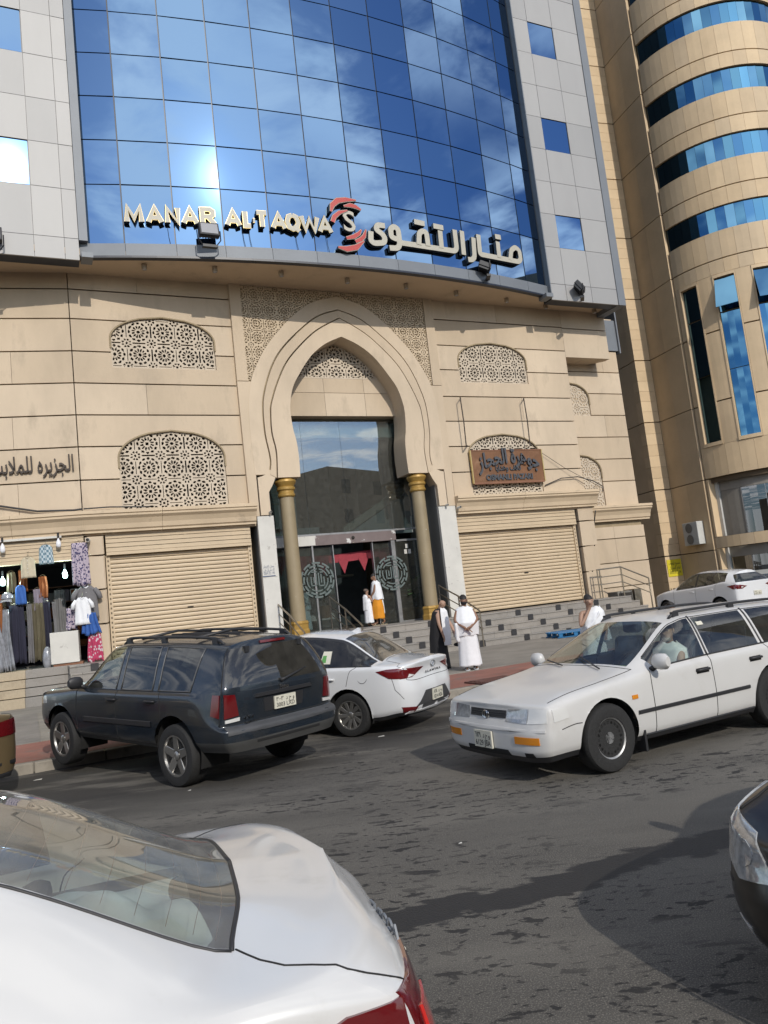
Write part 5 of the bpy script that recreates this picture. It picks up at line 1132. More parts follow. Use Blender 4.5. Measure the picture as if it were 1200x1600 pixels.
suv.overlay('brake_lamp', m_redl, 'rear', [(-.2, 1.63), (.2, 1.63), (.2, 1.66), (-.2, 1.66)], .02)
suv.overlay('bumper_pad', mat('bumper_plastic', (.06, .062, .066), .6, var=.2, vs=4), 'rear', [(-.86, .66), (.86, .66), (.86, .75), (-.86, .75)], .012)
suv.overlay('bumper_slot', m_seam, 'rear', [(-.5, .53), (.5, .53), (.5, .56), (-.5, .56)], .004); suv.overlay('tailgate_garnish', m_trimb, 'rear', [(-.45, 1.03), (.45, 1.03), (.43, 1.07), (-.43, 1.07)], .03)
suv.overlay('plate_recess', m_trimb, 'rear', [(-.3, .84), (.3, .84), (.32, 1.0), (-.32, 1.0)], .004); suv.plate('rear', 0, .92, .34, .15, ('3003', 'LXD'))
suv.badge('Jeep', 'rear', .0, 1.095, .075, width=.16, off=.002); suv.badge('4X4', 'rear', .55, .82, .06, width=.15, shear=.25); suv.badge('LAREDO', 'rear', .5, .80 - .04, .04, width=.2)
h = suv.hit('rear', 0, 1.2)[0]; g = MB(); g.tube([(h.x - .01, .05, 1.17), (h.x - .035, -.02, 1.19), (h.x + .03, -.42, 1.27)], [.03, .014, .007], 6); g.build('rear_wiper', m_trimb, suv.o, smooth=True)
for y in (.42, -.42): h = suv.hit('rear', y, 1.58); g = MB(); g.box(h[0].x - .03, h[0].x + .02, y - .03, y + .03, 1.55, 1.62); g.build('glass_hinge', m_trimb, suv.o)

# ---------------------------------------------------------------- white saloon at the kerb
p_wh = paint('white_paint', (.66, .67, .68), .22, .0, coat=.8, var=.02)
p_wh2 = paint('white_paint_dusty', (.55, .545, .53), .38, .0, dirt=((.44, .42, .38), .56, .3, 1.4), coat=.4, var=.04)
elN = Net(.90, [
    (2.22, 0, .22, .5, .70, 2.18, 0, .71, 2.18, .72), (2.14, .62, .22, .5, .71, 2.12, .34, .73, 2.16, .74), (1.92, .93, .22, .5, .76, 1.96, .6, .78, 2.08, .79),
    (1.72, .97, .2, .55, .82, 1.72, .68, .85, 1.72, .88), (1.35, 1, .2, .58, .88, 1.35, .71, .92, 1.35, .95), (.82, 1, .18, .6, .93, 1.0, .72, .975, 1.1, 1.01),
    (.28, 1, .18, .6, .965, .05, .57, 1.37, .18, 1.42), (-.36, 1, .18, .6, .985, -.42, .585, 1.455, -.42, 1.515), (-1.12, 1, .2, .62, 1.01, -1.08, .54, 1.40, -1.12, 1.475),
    (-1.80, .99, .24, .66, 1.02, -1.80, .59, 1.055, -1.72, 1.105), (-2.14, .91, .30, .66, 1.0, -2.16, .60, 1.05, -2.26, 1.085, dict(z3=.93, dx=(.02, -.03, -.05, 0, 0))),
    (-2.31, .62, .30, .62, 1.03, -2.31, .36, 1.065, -2.31, 1.085, dict(z3=.90, dx=(.05, -.02, -.03, .02, -.01))), (-2.35, 0, .30, .62, 1.04, -2.33, 0, 1.075, -2.325, 1.09, dict(z3=.92, dx=(.05, -.02, -.03, .02, 0)))])
el = Car('parked_saloon', 'clean white saloon parked beside the dark SUV, tail towards the road', 'car', (-1.63, 13.02, .07), radians(152), p_wh, elN,
         dict(wins=[(5.3, 6.95), (7.08, 8.4), (8.43, 8.86)], wind=(5.1, 5.94), rear=(8.06, 8.95), doors=[(5.05, 7.02), (7.02, 8.28)], boot=9, arch=[(1.35, .33, .375), (-1.35, .33, .375)], gl=m_cgd, gl_r=glass('grey_rear_glass', (.25, .27, .27), .12, dust=.14), blackpillar=True, ktop=4.86), roll=(0, radians(-3.0)))
el.running(.32, .205, 'multi', .775); el.inside(.0, -.9, .3, .82, [(-.1, (.36, -.36)), (-.95, (.36, -.36))])
for d in ([(5.05, .5), (5.05, 4.0)], [(7.02, .5), (7.02, 4.0)], [(8.28, 1.4), (8.28, 2.3), (8.5, 4.0)], [(9.9, 4.6), (9.95, 4.2), (10.35, 3.6), (10.5, 2.6), (12, 2.6)], [(9.55, 3.4), (9.75, 2.1), (10.2, 1.6)], [(9.02, 5.5), (9.02, 7)], [(9.05, 5.3), (9.9, 4.75)]): el.seam(d, .004)
el.handle(-.05, .80, p_wh); el.handle(-1.02, .83, p_wh); el.mirror(.62, .92, p_wh)
el.seam([(5.2, 4.03), (8.9, 4.03)], .006, 'window_trim', m_trimb, .003)
h = el.hit('left', -1.6, .87)[0]; g = MB(); g.tube([(-1.6 + .085 * cos(t), h.y - .012 * (1 + sin(t)) + .006, .87 + .085 * sin(t)) for t in [2 * pi * q / 24 for q in range(25)]], .0035, 5); g.build('fuel_flap', m_seam, el.o)
for sg, v in ((1, 'left'), (-1, 'right')):
    el.overlay('tail_lamp', m_redl, 'rear', [(sg * .30, .965), (sg * .62, .845), (sg * .80, .835), (sg * .79, .985)], .010); el.overlay('tail_lamp', m_redl, v, [(-1.84, .95), (-2.04, .85), (-2.19, .84), (-2.19, .985), (-2.0, .98)], .010)
    el.overlay('reverse_lamp', m_whl, 'rear', [(sg * .56, .87), (sg * .70, .845), (sg * .66, .895)], .013); el.overlay('reflector', m_redl, 'rear', [(sg * .56, .42), (sg * .80, .44), (sg * .76, .36), (sg * .60, .35)], .012)
el.overlay('lower_valance', mat('dark_valance', (.05, .05, .052), .5), 'rear', [(-.70, .36), (.70, .36), (.5, .48), (.34, .62), (-.34, .62), (-.5, .48)], .006, sub=5); el.plate('rear', 0, .53, .34, .16, ('8214', 'RSA'))
el.overlay('bumper_lip', p_wh, 'rear', [(-.72, .33), (.72, .33), (.7, .37), (-.7, .37)], .02)
g = MB(); h = el.hit('rear', 0, .975)[0]; g.tube([(h.x - .008, .075 * cos(t), .975 + .042 * sin(t)) for t in [2 * pi * q / 24 for q in range(25)]], .006, 5); E_ = g.build('emblem', m_chrome, el.o); g = MB(); g.tube([(h.x - .008, .03, .945), (h.x - .008, .02, .965), (h.x - .008, -.02, .985), (h.x - .008, -.03, 1.005)], .007, 5); g.build('emblem_stroke', m_chrome, E_)
el.badge('E L A N T R A', 'rear', 0, .875, .045, m_trimb, width=.52)
el.overlay('window_sticker', m_plate, 'left', [(-1.02, 1.06), (-.84, 1.06), (-.86, 1.24), (-1.0, 1.24)], .006); el.overlay('window_sticker', mat('green_sticker', (.1, .3, .08), .6), 'left', [(-.94, 1.08), (-.86, 1.08), (-.87, 1.18), (-.93, 1.18)], .010)
g = MB(); z = el.hit('top', -1.0, 0)[0].z; g.prism([(-.92, z - .01), (-1.1, z - .01), (-1.1, z + .05), (-1.06, z + .055)], -.012, .012); g.build('roof_antenna', p_wh, el.o)

# ---------------------------------------------------------------- old white estate car on the road
waN = Net(.885, [
    (2.18, 0, .22, .48, .72, 2.14, 0, .745, 2.14, .755, dict(dx=(-.03, .03, .03, -.03, -.04))), (2.14, .70, .22, .48, .72, 2.11, .42, .75, 2.12, .765, dict(dx=(-.03, .03, .03, -.03, -.04))), (2.02, .965, .23, .48, .745, 2.0, .66, .775, 2.08, .785, dict(dx=(-.02, .02, .02, 0, 0))),
    (1.72, .98, .24, .55, .80, 1.72, .69, .84, 1.72, .865), (1.31, 1, .24, .58, .85, 1.31, .71, .885, 1.31, .915), (.70, 1, .22, .6, .905, .86, .735, .945, .98, .985),
    (.22, 1, .22, .6, .925, -.02, .575, 1.33, .12, 1.385), (-.28, 1, .22, .6, .94, -.32, .585, 1.375, -.3, 1.43), (-1.18, 1, .22, .6, .95, -1.2, .575, 1.375, -1.2, 1.435),
    (-2.02, .99, .24, .6, .97, -2.05, .545, 1.35, -2.1, 1.41), (-2.42, .95, .26, .56, .98, -2.24, .5, 1.31, -2.22, 1.375, dict(z3=.64, dx=(-.03, -.04, -.04, .02, 0))), (-2.50, .6, .26, .56, .98, -2.30, .32, 1.32, -2.28, 1.38, dict(z3=.64, dx=(-.03, -.04, -.04, .02, 0))), (-2.52, 0, .26, .56, .98, -2.31, 0, 1.32, -2.29, 1.38, dict(z3=.64, dx=(-.03, -.04, -.04, .02, 0)))])
wa = Car('estate_car', 'old white estate car with black roof rails driving along the road', 'car', (2.70, 9.22, 0), radians(209.5), p_wh2, waN,
         dict(wins=[(5.28, 6.94), (7.06, 8.0), (8.12, 9.05)], wind=(5.08, 5.95), rear=(10.1, 12, 4.1, 4.9), doors=[(5.05, 7.0), (7.0, 8.15)], boot=10, arch=[(1.31, .34, .385), (-1.31, .34, .385)], gl=m_cg, gl_s={'side_window0': m_cgc}, gl_w=m_cg, gl_r=m_cgd))
wa.running(.335, .205, 'steel', .765); wa.inside(.05, -.85, .32, .80, [(-.05, (.36, -.36)), (-.95, (.36, -.36))], ms=mat('blue_grey_seat', (.06, .075, .10), .9))
for d in ([(5.05, .5), (5.05, 2.5), (5.1, 4.0)], [(7.0, .5), (7.0, 4.95)], [(8.15, 1.3), (8.15, 2.3), (8.08, 4.0)], [(2.2, 4.5), (3, 4.55), (4, 4.6), (5.0, 4.75)], [(2.45, 2.1), (3.0, 2.0), (3.3, 1.9)], [(5.0, 4.75), (5.02, 7)]): wa.seam(d, .0045)
wa.seam([(7.0, 4.0), (7.0, 4.95)], .014, 'door_pillar', m_trimb); wa.seam([(8.06, 4.0), (8.06, 4.95)], .014, 'door_pillar', m_trimb); wa.seam([(5.3, 4.06), (9.0, 4.06)], .009, 'window_trim', m_trimb, .003); wa.seam([(5.3, 4.9), (6, 4.92), (9.0, 4.9)], .006, 'window_trim', m_trimb)
wa.strip('side_moulding', m_trimb, 'left', [(.92, .52), (-.98, .52)], .04); wa.strip('side_moulding', m_trimb, 'right', [(.92, .52), (-.98, .52)], .04)
wa.strip('sill_strip', m_trimb, 'left', [(.8, .26), (-.92, .26)], .06); wa.handle(-.12, .80, m_trimb); wa.handle(-1.02, .81, m_trimb); wa.mirror(.56, .90, p_wh2); wa.roof_rails(6.3, 9.7, m_trimb, 5.22, .05, .017)
for sg, v in ((1, 'left'), (-1, 'right')):
    wa.overlay('head_lamp', m_hl, 'front', [(sg * .31, .60), (sg * .61, .59), (sg * .61, .725), (sg * .33, .715)], .006); wa.overlay('corner_lamp', m_whl, 'front', [(sg * .62, .59), (sg * .83, .60), (sg * .82, .72), (sg * .62, .725)], .006); wa.overlay('corner_lamp', m_whl, v, [(2.0, .60), (1.82, .62), (1.83, .72), (2.0, .72)], .006)
    wa.overlay('indicator', m_amb, 'front', [(sg * .46, .40), (sg * .76, .40), (sg * .76, .47), (sg * .46, .47)], .008); wa.overlay('side_repeater', m_amb, v, [(.98, .66), (.90, .66), (.9, .70), (.98, .70)], .008)
    h = wa.hit(v, .86, .3); g = MB(); g.box(.83, .86, sg * .66, sg * .86, .12, .36); g.build('mud_flap', m_trimb, wa.o)
    wa.overlay('tail_lamp', m_redl, 'rear', [(sg * .6, .7), (sg * .82, .7), (sg * .82, .95), (sg * .66, .95)], .008)
wa.overlay('grille', m_trimb, 'front', [(-.30, .625), (.30, .625), (.30, .70), (-.30, .70)], .005)
for q in range(3): z = .63 + q * .02; wa.overlay('grille_bar', m_trimb, 'front', [(-.29, z), (.29, z), (.29, z + .006), (-.29, z + .006)], .012)
g = MB(); h = wa.hit('front', 0, .65)[0]
for rx, rz in ((.055, .038), (.022, .036)): g.tube([(h.x + .016, rx * cos(t), .65 + rz * sin(t)) for t in [2 * pi * q / 20 for q in range(21)]], .006, 5)
g.build('emblem', m_chrome, wa.o); wa.overlay('lower_intake', m_seam, 'front', [(-.36, .27), (.36, .27), (.34, .33), (-.34, .33)], .004); wa.overlay('lower_intake', m_seam, 'front', [(.56, .27), (.68, .27), (.67, .32), (.57, .32)], .004); wa.overlay('bumper_strip', p_wh2, 'front', [(-.82, .515), (.82, .515), (.82, .545), (-.82, .545)], .012)
wa.plate('front', -.02, .41, .30, .17, ('6129', 'JBA'))
for y0, y1 in ((.52, .05), (-.05, -.5)):
    a = wa.hit('top', 1.02, y0)[0]; b = wa.hit('top', .84, y1)[0]; g = MB(); g.tube([tuple(a + Vector((0, 0, .02))), tuple(b + Vector((0, 0, .03)))], .009, 5); g.build('wiper', m_trimb, wa.o)
g = MB(); g.poly([(.72, .1, .90), (.72, .5, .90), (.56, .46, .935), (.56, .14, .935)]); g.build('dashboard_paper', mat('pale_green_paper', (.4, .5, .2), .8), wa.o, solid=.01)
wa.overlay('window_sticker', m_plate, 'left', [(-.48, 1.26), (-.38, 1.26), (-.38, 1.30), (-.48, 1.30)], .005)

# ---------------------------------------------------------------- near white saloon, seen over its boot
seN = Net(.865, [
    (2.12, 0, .22, .5, .70, 2.1, 0, .72, 2.1, .73), (2.06, .6, .22, .5, .71, 2.06, .32, .74, 2.08, .75), (1.85, .94, .22, .5, .76, 1.9, .6, .79, 2.0, .80),
    (1.6, .975, .2, .55, .83, 1.6, .66, .87, 1.6, .89), (1.28, 1, .2, .58, .89, 1.28, .68, .93, 1.28, .96), (.75, 1, .18, .6, .94, .9, .70, .985, 1.0, 1.02),
    (.2, 1, .18, .6, .97, -.02, .56, 1.38, .1, 1.43), (-.35, 1, .18, .6, .985, -.4, .565, 1.41, -.4, 1.465), (-.95, 1, .2, .62, 1.0, -.93, .545, 1.385, -.96, 1.445),
    (-1.66, .99, .24, .66, 1.03, -1.66, .60, 1.06, -1.74, 1.115, dict(x6=-1.72)), (-1.91, .955, .30, .64, 1.02, -1.88, .64, 1.06, -2.0, 1.088, dict(z3=.95, dx=(-.04, -.13, -.15, -.10, 0), x6=-1.96)),
    (-2.05, .62, .30, .60, 1.03, -2.02, .36, 1.075, -2.035, 1.09, dict(z3=.94, dx=(-.04, -.14, -.15, -.08, -.005))), (-2.10, 0, .30, .60, 1.035, -2.06, 0, 1.08, -2.055, 1.094, dict(z3=.94, dx=(-.04, -.14, -.15, -.08, 0)))])
se = Car('near_saloon', 'nearest white saloon, its rear window and boot filling the bottom left', 'car', (-2.27, 2.05, 0), radians(200), paint('white_paint_near', (.62, .62, .61), .25, 0., dirt=((.50, .49, .46), .6, .25, 3.), coat=.7, var=.03), seN,
         dict(wins=[(5.3, 6.95), (7.08, 8.25)], wind=(5.1, 5.94), rear=(8.05, 9.0), doors=[(5.05, 7.02), (7.02, 8.25)], boot=9, arch=[(1.28, .31, .355), (-1.28, .31, .355)], gl=m_cgd, gl_r=glass('rear_glass', (.78, .84, .80), .05, dust=.26), blackpillar=False, ktop=4.86))
se.running(.30, .195, 'multi', .745); se.inside(.0, -.85, .2, .79, [(-.1, (.36, -.36)), (-.75, (.36, -.36))])
for d in ([(5.05, .5), (5.05, 4.0)], [(7.02, .5), (7.02, 4.0)], [(8.25, 1.4), (8.25, 2.3), (8.4, 4.0)], [(9.03, 5.12), (9.2, 4.85), (9.4, 4.66), (9.7, 4.55), (9.98, 4.4), (10.15, 4.0), (10.3, 3.4), (10.6, 2.6), (12, 2.6)]): se.seam(d, .003)
se.seam([(9.0, 5.1), (9.0, 7)], .007, 'glass_rubber', m_trimb); se.seam([(8.0, 5.1), (9.0, 5.1)], .006, 'glass_rubber', m_trimb)
for q in range(9):                                        # heating wires
    i = 8.14 + q * .095; P = [seN(i, 5.3 + 1.7 * t / 8) for t in range(9)]; P = [(x + .0, y, z - .006) for x, y, z in P] + [(x, -y, z - .006) for x, y, z in P[::-1][1:]]; g = MB(); g.tube(P, .0009, 4); g.build('heating_wire', m_pot, se.o)
for sg, v in ((1, 'left'), (-1, 'right')):
    se.overlay('tail_lamp', m_redl, 'rear', [(sg * .46, .94), (sg * .54, .72), (sg * .81, .68), (sg * .80, .965)], .010); se.overlay('tail_lamp', m_redl, v, [(-1.78, .93), (-1.90, .73), (-2.05, .70), (-2.03, .955), (-1.88, .96)], .010)
    se.overlay('lamp_core', mat('bright_red_lens', (.55, .02, .015), .15, coat=1.), 'rear', [(sg * .60, .88), (sg * .64, .78), (sg * .78, .76), (sg * .76, .90)], .016)
g = MB(); g.box(-1.62, -1.05, -.62, .62, .86, .96); g.build('parcel_shelf', mat('parcel_shelf', (.20, .18, .15), .9, var=.2), se.o); se.badge('ACCENT', 'rear', .42, .985, .05, m_greyband, width=.24); se.plate('rear', 0, .7, .34, .16, ('4417', 'KRA'))
g = MB()                                                  # white cloth left on the parcel shelf
def _cl(a, b): return (-1.60 + .50 * a + .05 * sin(7 * b), -.40 + .86 * b + .06 * sin(5 * a), .985 + .09 * sin(pi * a) * sin(pi * b) + .028 * sin(11 * a + 5 * b) * sin(pi * b) + .018 * sin(17 * b))
g.grid(_cl, 26, 26); c_ = g.build('shelf_cloth', mat('white_cloth', (.62, .66, .64), .9, var=.08, vs=10), se.o, smooth=True, label='crumpled white cloth on the parcel shelf')

# ---------------------------------------------------------------- dark car nosing in on the right, tan car at the left edge, far hatchback
blN = Net(.90, [
    (2.26, 0, .22, .46, .70, 2.2, 0, .73, 2.2, .74, dict(dx=(-.05, .02, .03, -.02, -.03))), (2.21, .6, .22, .46, .71, 2.16, .34, .74, 2.18, .75, dict(dx=(-.05, .02, .03, -.02, -.03))), (2.0, .93, .22, .47, .77, 1.99, .6, .80, 2.1, .81, dict(dx=(-.04, .02, .03, 0, 0))),
    (1.72, .975, .22, .55, .84, 1.72, .66, .88, 1.72, .90), (1.36, 1, .2, .58, .89, 1.36, .69, .935, 1.36, .965), (.80, 1, .2, .6, .94, .98, .72, .985, 1.08, 1.02),
    (.25, 1, .18, .6, .97, .02, .58, 1.40, .14, 1.45), (-.36, 1, .18, .6, .985, -.42, .585, 1.43, -.42, 1.485), (-1.05, 1, .2, .62, 1.0, -1.02, .56, 1.40, -1.06, 1.46),
    (-1.75, .99, .24, .66, 1.03, -1.78, .60, 1.06, -1.72, 1.11), (-2.22, .95, .28, .64, 1.02, -2.26, .62, 1.05, -2.36, 1.08), (-2.40, .62, .28, .60, 1.02, -2.40, .36, 1.07, -2.40, 1.08), (-2.44, 0, .28, .60, 1.02, -2.42, 0, 1.07, -2.41, 1.08)])
_sed = dict(wins=[(5.3, 6.95), (7.08, 8.4)], wind=(5.1, 5.94), rear=(8.06, 8.95), doors=[(5.05, 7.02), (7.02, 8.28)], boot=9, arch=[(1.36, .33, .375), (-1.36, .33, .375)], gl=m_cgd, gl_r=m_cgd, blackpillar=True)
bl = Car('dark_saloon', 'black saloon with a clouded headlamp, nose just inside the right edge', 'car', (3.62, 3.90, 0), radians(206), paint('black_paint', (.013, .011, .009), .3, .1, dirt=((.045, .036, .026), .5, .3, 1.8), coat=.3, var=.15), blN, dict(_sed))
bl.running(.32, .205, 'multi', .775); bl.inside(0, -.9, .3, .82, [(-.1, (.36, -.36))]); bl.seam([(2.0, 4.2), (2.4, 4.45), (3, 4.55), (5, 4.8)], .006); bl.seam([(2.05, 3.0), (2.5, 2.6), (3.2, 2.0)], .005)
for sg, v in ((1, 'left'), (-1, 'right')):
    bl.overlay('head_lamp', m_hl, 'front', [(sg * .44, .58), (sg * .66, .545), (sg * .82, .62), (sg * .80, .78), (sg * .58, .74)], .012, sub=5); bl.overlay('head_lamp', m_hl, v, [(2.02, .60), (1.86, .66), (1.66, .80), (1.74, .845), (2.0, .77)], .012, sub=5)
    bl.overlay('lamp_reflector', m_hl, 'front', [(sg * (.64 + .07 * cos(2 * pi * q / 10)), .655 + .055 * sin(2 * pi * q / 10)) for q in range(10)], .016, sub=2); bl.overlay('fog_lamp', m_whl, 'front', [(sg * .62, .28), (sg * .76, .29), (sg * .75, .36), (sg * .63, .35)], .006)
bl.overlay('grille', m_trimb, 'front', [(-.38, .58), (.38, .58), (.42, .70), (-.42, .70)], .006); bl.overlay('bumper_strip', m_trimb, 'front', [(-.80, .50), (.80, .50), (.80, .515), (-.80, .515)], .006); bl.overlay('lower_intake', m_seam, 'front', [(-.5, .24), (.5, .24), (.45, .36), (-.45, .36)], .004); bl.plate('front', 0, .46, .3, .15, ('2208', 'NGA'))
bl.mirror(.6, .92, bl.p); bl.handle(-.05, .82, bl.p)
ta = Car('tan_saloon', 'tan saloon whose rear corner shows at the left edge', 'car', (-7.38, 10.62, 0), radians(147), paint('tan_paint', (.20, .145, .075), .3, .4, coat=.6, var=.06), blN, dict(_sed))
ta.running(.32, .205, 'multi', .775); ta.inside(0, -.9, .3, .82, [(-.1, (.36, -.36))])
for sg, v in ((1, 'left'), (-1, 'right')): ta.overlay('tail_lamp', m_redl, 'rear', [(sg * .5, .78), (sg * .84, .78), (sg * .82, .98), (sg * .55, .96)], .010); ta.overlay('tail_lamp', m_redl, v, [(-2.1, .80), (-2.25, .78), (-2.25, .98), (-2.12, .97)], .010)
ta.overlay('bumper_strip', m_trimb, 'rear', [(-.8, .42), (.8, .42), (.8, .47), (-.8, .47)], .014); ta.overlay('boot_chrome', m_chrome, 'rear', [(-.4, .84), (.4, .84), (.4, .87), (-.4, .87)], .01); ta.plate('rear', 0, .72, .34, .16, ('5530', 'BDA')); ta.overlay('bumper_lip', m_trimb, 'rear', [(-.72, .28), (.72, .28), (.7, .33), (-.7, .33)], .02); ta.seam([(9.9, 4.75), (10.1, 4.3), (10.5, 3.2), (10.8, 2.6), (12, 2.6)], .005)
haN = Net(.89, [
    (2.05, 0, .25, .55, .80, 2.0, 0, .82, 2.0, .83), (1.98, .6, .25, .55, .81, 1.97, .32, .83, 1.98, .84), (1.78, .94, .25, .55, .86, 1.82, .6, .89, 1.92, .90), (1.55, .975, .24, .6, .92, 1.55, .66, .96, 1.55, .98), (1.28, 1, .24, .62, .97, 1.28, .68, 1.01, 1.28, 1.04), (.85, 1, .22, .65, 1.0, .95, .70, 1.06, 1.05, 1.1),
    (.35, 1, .22, .65, 1.03, .05, .60, 1.50, .18, 1.55), (-.25, 1, .22, .65, 1.06, -.3, .61, 1.54, -.3, 1.60), (-.95, 1, .24, .67, 1.11, -1.0, .59, 1.52, -1.0, 1.58), (-1.55, .985, .26, .68, 1.18, -1.5, .55, 1.46, -1.55, 1.54), (-1.98, .94, .3, .66, 1.10, -1.72, .52, 1.40, -1.75, 1.51, dict(z3=.95)), (-2.10, .6, .3, .62, 1.10, -1.82, .33, 1.42, -1.80, 1.51, dict(z3=.95)), (-2.12, 0, .3, .62, 1.10, -1.84, 0, 1.42, -1.81, 1.51, dict(z3=.95))])
ha = Car('far_hatchback', 'small white hatchback parked beyond the steps by the beige tower', 'car', (11.35, 28.1, .15), radians(113), p_wh, haN,
         dict(wins=[(5.3, 6.95), (7.06, 8.6), (8.66, 9.1)], wind=(5.1, 5.94), rear=(10.05, 12, 4.1, 4.92), doors=[(5.05, 7.0), (7.0, 8.3)], boot=10, arch=[(1.28, .33, .38), (-1.28, .33, .38)], gl=m_cg, gl_r=m_cgd, blackpillar=True))
ha.running(.32, .2, 'multi', .77); ha.inside(0, -.9, .35, .8, [(-.1, (.36, -.36))]); ha.handle(-.1, .9, p_wh); ha.handle(-.98, .95, p_wh)
for sg, v in ((1, 'left'), (-1, 'right')): ha.overlay('tail_lamp', m_redl, 'rear', [(sg * .42, .98), (sg * .62, .90), (sg * .84, .90), (sg * .80, 1.06)], .010); ha.overlay('tail_lamp', m_redl, v, [(-1.68, 1.02), (-1.92, .9), (-2.0, .92), (-1.98, 1.06)], .010)
ha.overlay('reverse_lamp', m_whl, 'rear', [(.56, .95), (.66, .93), (.64, .99)], .013); ha.plate('rear', 0, .72, .34, .14, ('9902', 'EEA'))
for d in ([(5.05, .5), (5.05, 4.0)], [(7.0, .5), (7.0, 4.0)], [(8.3, 1.4), (8.3, 2.3), (8.5, 4.0)]): ha.seam(d, .004)
# ================================================================ people (x forward, y left, z up; 1.72 m when scale is 1)
m_skin = [mat('skin_%d' % i, c, .55, var=.08, vs=8) for i, c in enumerate([(.30, .17, .11), (.22, .115, .07), (.36, .22, .155)])]
m_hair = mat('black_hair', (.015, .012, .010), .6); m_hairg = mat('grey_hair', (.10, .075, .06), .7)
m_ihram = mat('white_towel_cloth', (.74, .75, .77), .95, var=.06, vs=12, bump=.2, bs=90); m_black_c = mat('black_cloth', (.010, .010, .012), .85, var=.2, vs=6); m_orange = mat('orange_cloth', (.62, .24, .01), .8, var=.12, vs=9)
def body(o, sk, arms, lean=0., head=(0., 0.), legs=None, hscale=1., name='body', bowed=0.):
    """one skin surface from joints; arms = ((elbow, wrist, hand_dir), ...) for left and right; head = (yaw, nod)"""
    bm = bmesh.new(); L = bm.verts.layers.skin.verify(); R = {}
    def v(p, r, par=None, root=False, ry=None):
        x = bm.verts.new(p); x[L].radius = (r, ry or r); x[L].use_root = root
        if par is not None: bm.edges.new((par, x))
        return x
    T = lambda x, y, z: Vector((x + lean * max(0, z - .95) + bowed * max(0, z - 1.2), y, z - abs(bowed) * .25 * max(0, z - 1.2)))
    pel = v(T(0, 0, .95), .125, None, True, .10); ab = v(T(0, 0, 1.10), .12, pel, ry=.09); ch = v(T(.01, 0, 1.32), .14, ab, ry=.10); nk = v(T(.0, 0, 1.47), .055, ch)
    hy, hn = head; hb = T(.015, 0, 1.53); hd = v(hb, .062, nk); f = Vector((cos(hy) * cos(hn), sin(hy) * cos(hn), -sin(hn))); u = Vector((cos(hy) * sin(hn), sin(hy) * sin(hn), cos(hn)))
    h1 = v(hb + u * .055 + f * .012, .078 * hscale, hd); h2 = v(hb + u * .125 + f * .004, .085 * hscale, h1); h3 = v(hb + u * .175 - f * .005, .06 * hscale, h2)
    nose = v(hb + u * .075 + f * .098 * hscale, .014, h1)
    for sg, arm in zip((1, -1), arms):
        sh = v(T(0, sg * .17, 1.40), .062, ch); e, w, hd_ = (Vector(q) for q in arm); el = v(e, .043, sh); wr = v(w, .028, el); d = hd_.normalized(); s = d.cross(Vector((0, 0, 1))); s = s.normalized() if s.length > .1 else Vector((0, 1, 0)); n = s.cross(d)
        pa = v(w + d * .055, .034, wr, ry=.018)
        for q, ln in ((-1.5, .055), (-.5, .07), (.5, .066), (1.5, .05)): k = v(w + d * .10 + s * .017 * q, .0095, pa); v(w + d * (.10 + ln) + s * .019 * q - n * .025, .0085, k)
        t = v(w + d * .05 + s * .04 * sg, .011, pa); v(w + d * .085 + s * .058 * sg - n * .01, .0095, t)
    legs = legs or (((.02, .10, .50), (0, .10, .09), (.15, .12, .045)), ((.02, -.10, .50), (0, -.10, .09), (.15, -.12, .045)))
    for sg, (k, a, t) in zip((1, -1), legs): hp = v(T(0, sg * .09, .88), .085, pel); kn = v(k, .056, hp); an = v(a, .036, kn); v(t, .032, an, ry=.022)
    me = bpy.data.meshes.new('b'); bm.to_mesh(me); bm.free(); ob = bpy.data.objects.new('b', me); COL.objects.link(ob); ob.modifiers.new('s', 'SKIN').use_smooth_shade = True; ss = ob.modifiers.new('d', 'SUBSURF'); ss.levels = 2; ss.render_levels = 2
    m2 = bpy.data.meshes.new_from_object(ob.evaluated_get(bpy.context.evaluated_depsgraph_get())); bpy.data.objects.remove(ob); m2.name = name; m2.materials.clear(); m2.materials.append(sk); m2.polygons.foreach_set('use_smooth', [True] * len(m2.polygons))
    b = bpy.data.objects.new(name, m2); COL.objects.link(b); b.parent = o; ORG[b.name] = Vector((0, 0, 0)); return b, (hb, f, u)
def ell(g, c, r, n=12, m=8, f=None, zmin=-1.):
    F = f or (Vector((1, 0, 0)), Vector((0, 0, 1))); X, Z = F; Y = Z.cross(X); P = []
    for j in range(m + 1):
        t = -pi / 2 + pi * j / m; t = max(t, math.asin(zmin)) if zmin > -1 else t
        P.append([tuple(Vector(c) + X * r[0] * cos(t) * cos(2 * pi * i / n) + Y * r[1] * cos(t) * sin(2 * pi * i / n) + Z * r[2] * sin(t)) for i in range(n)])
    ks = g.ring(P); g.face(range(ks[0] + n - 1, ks[0] - 1, -1)); g.face(range(ks[-1], ks[-1] + n))
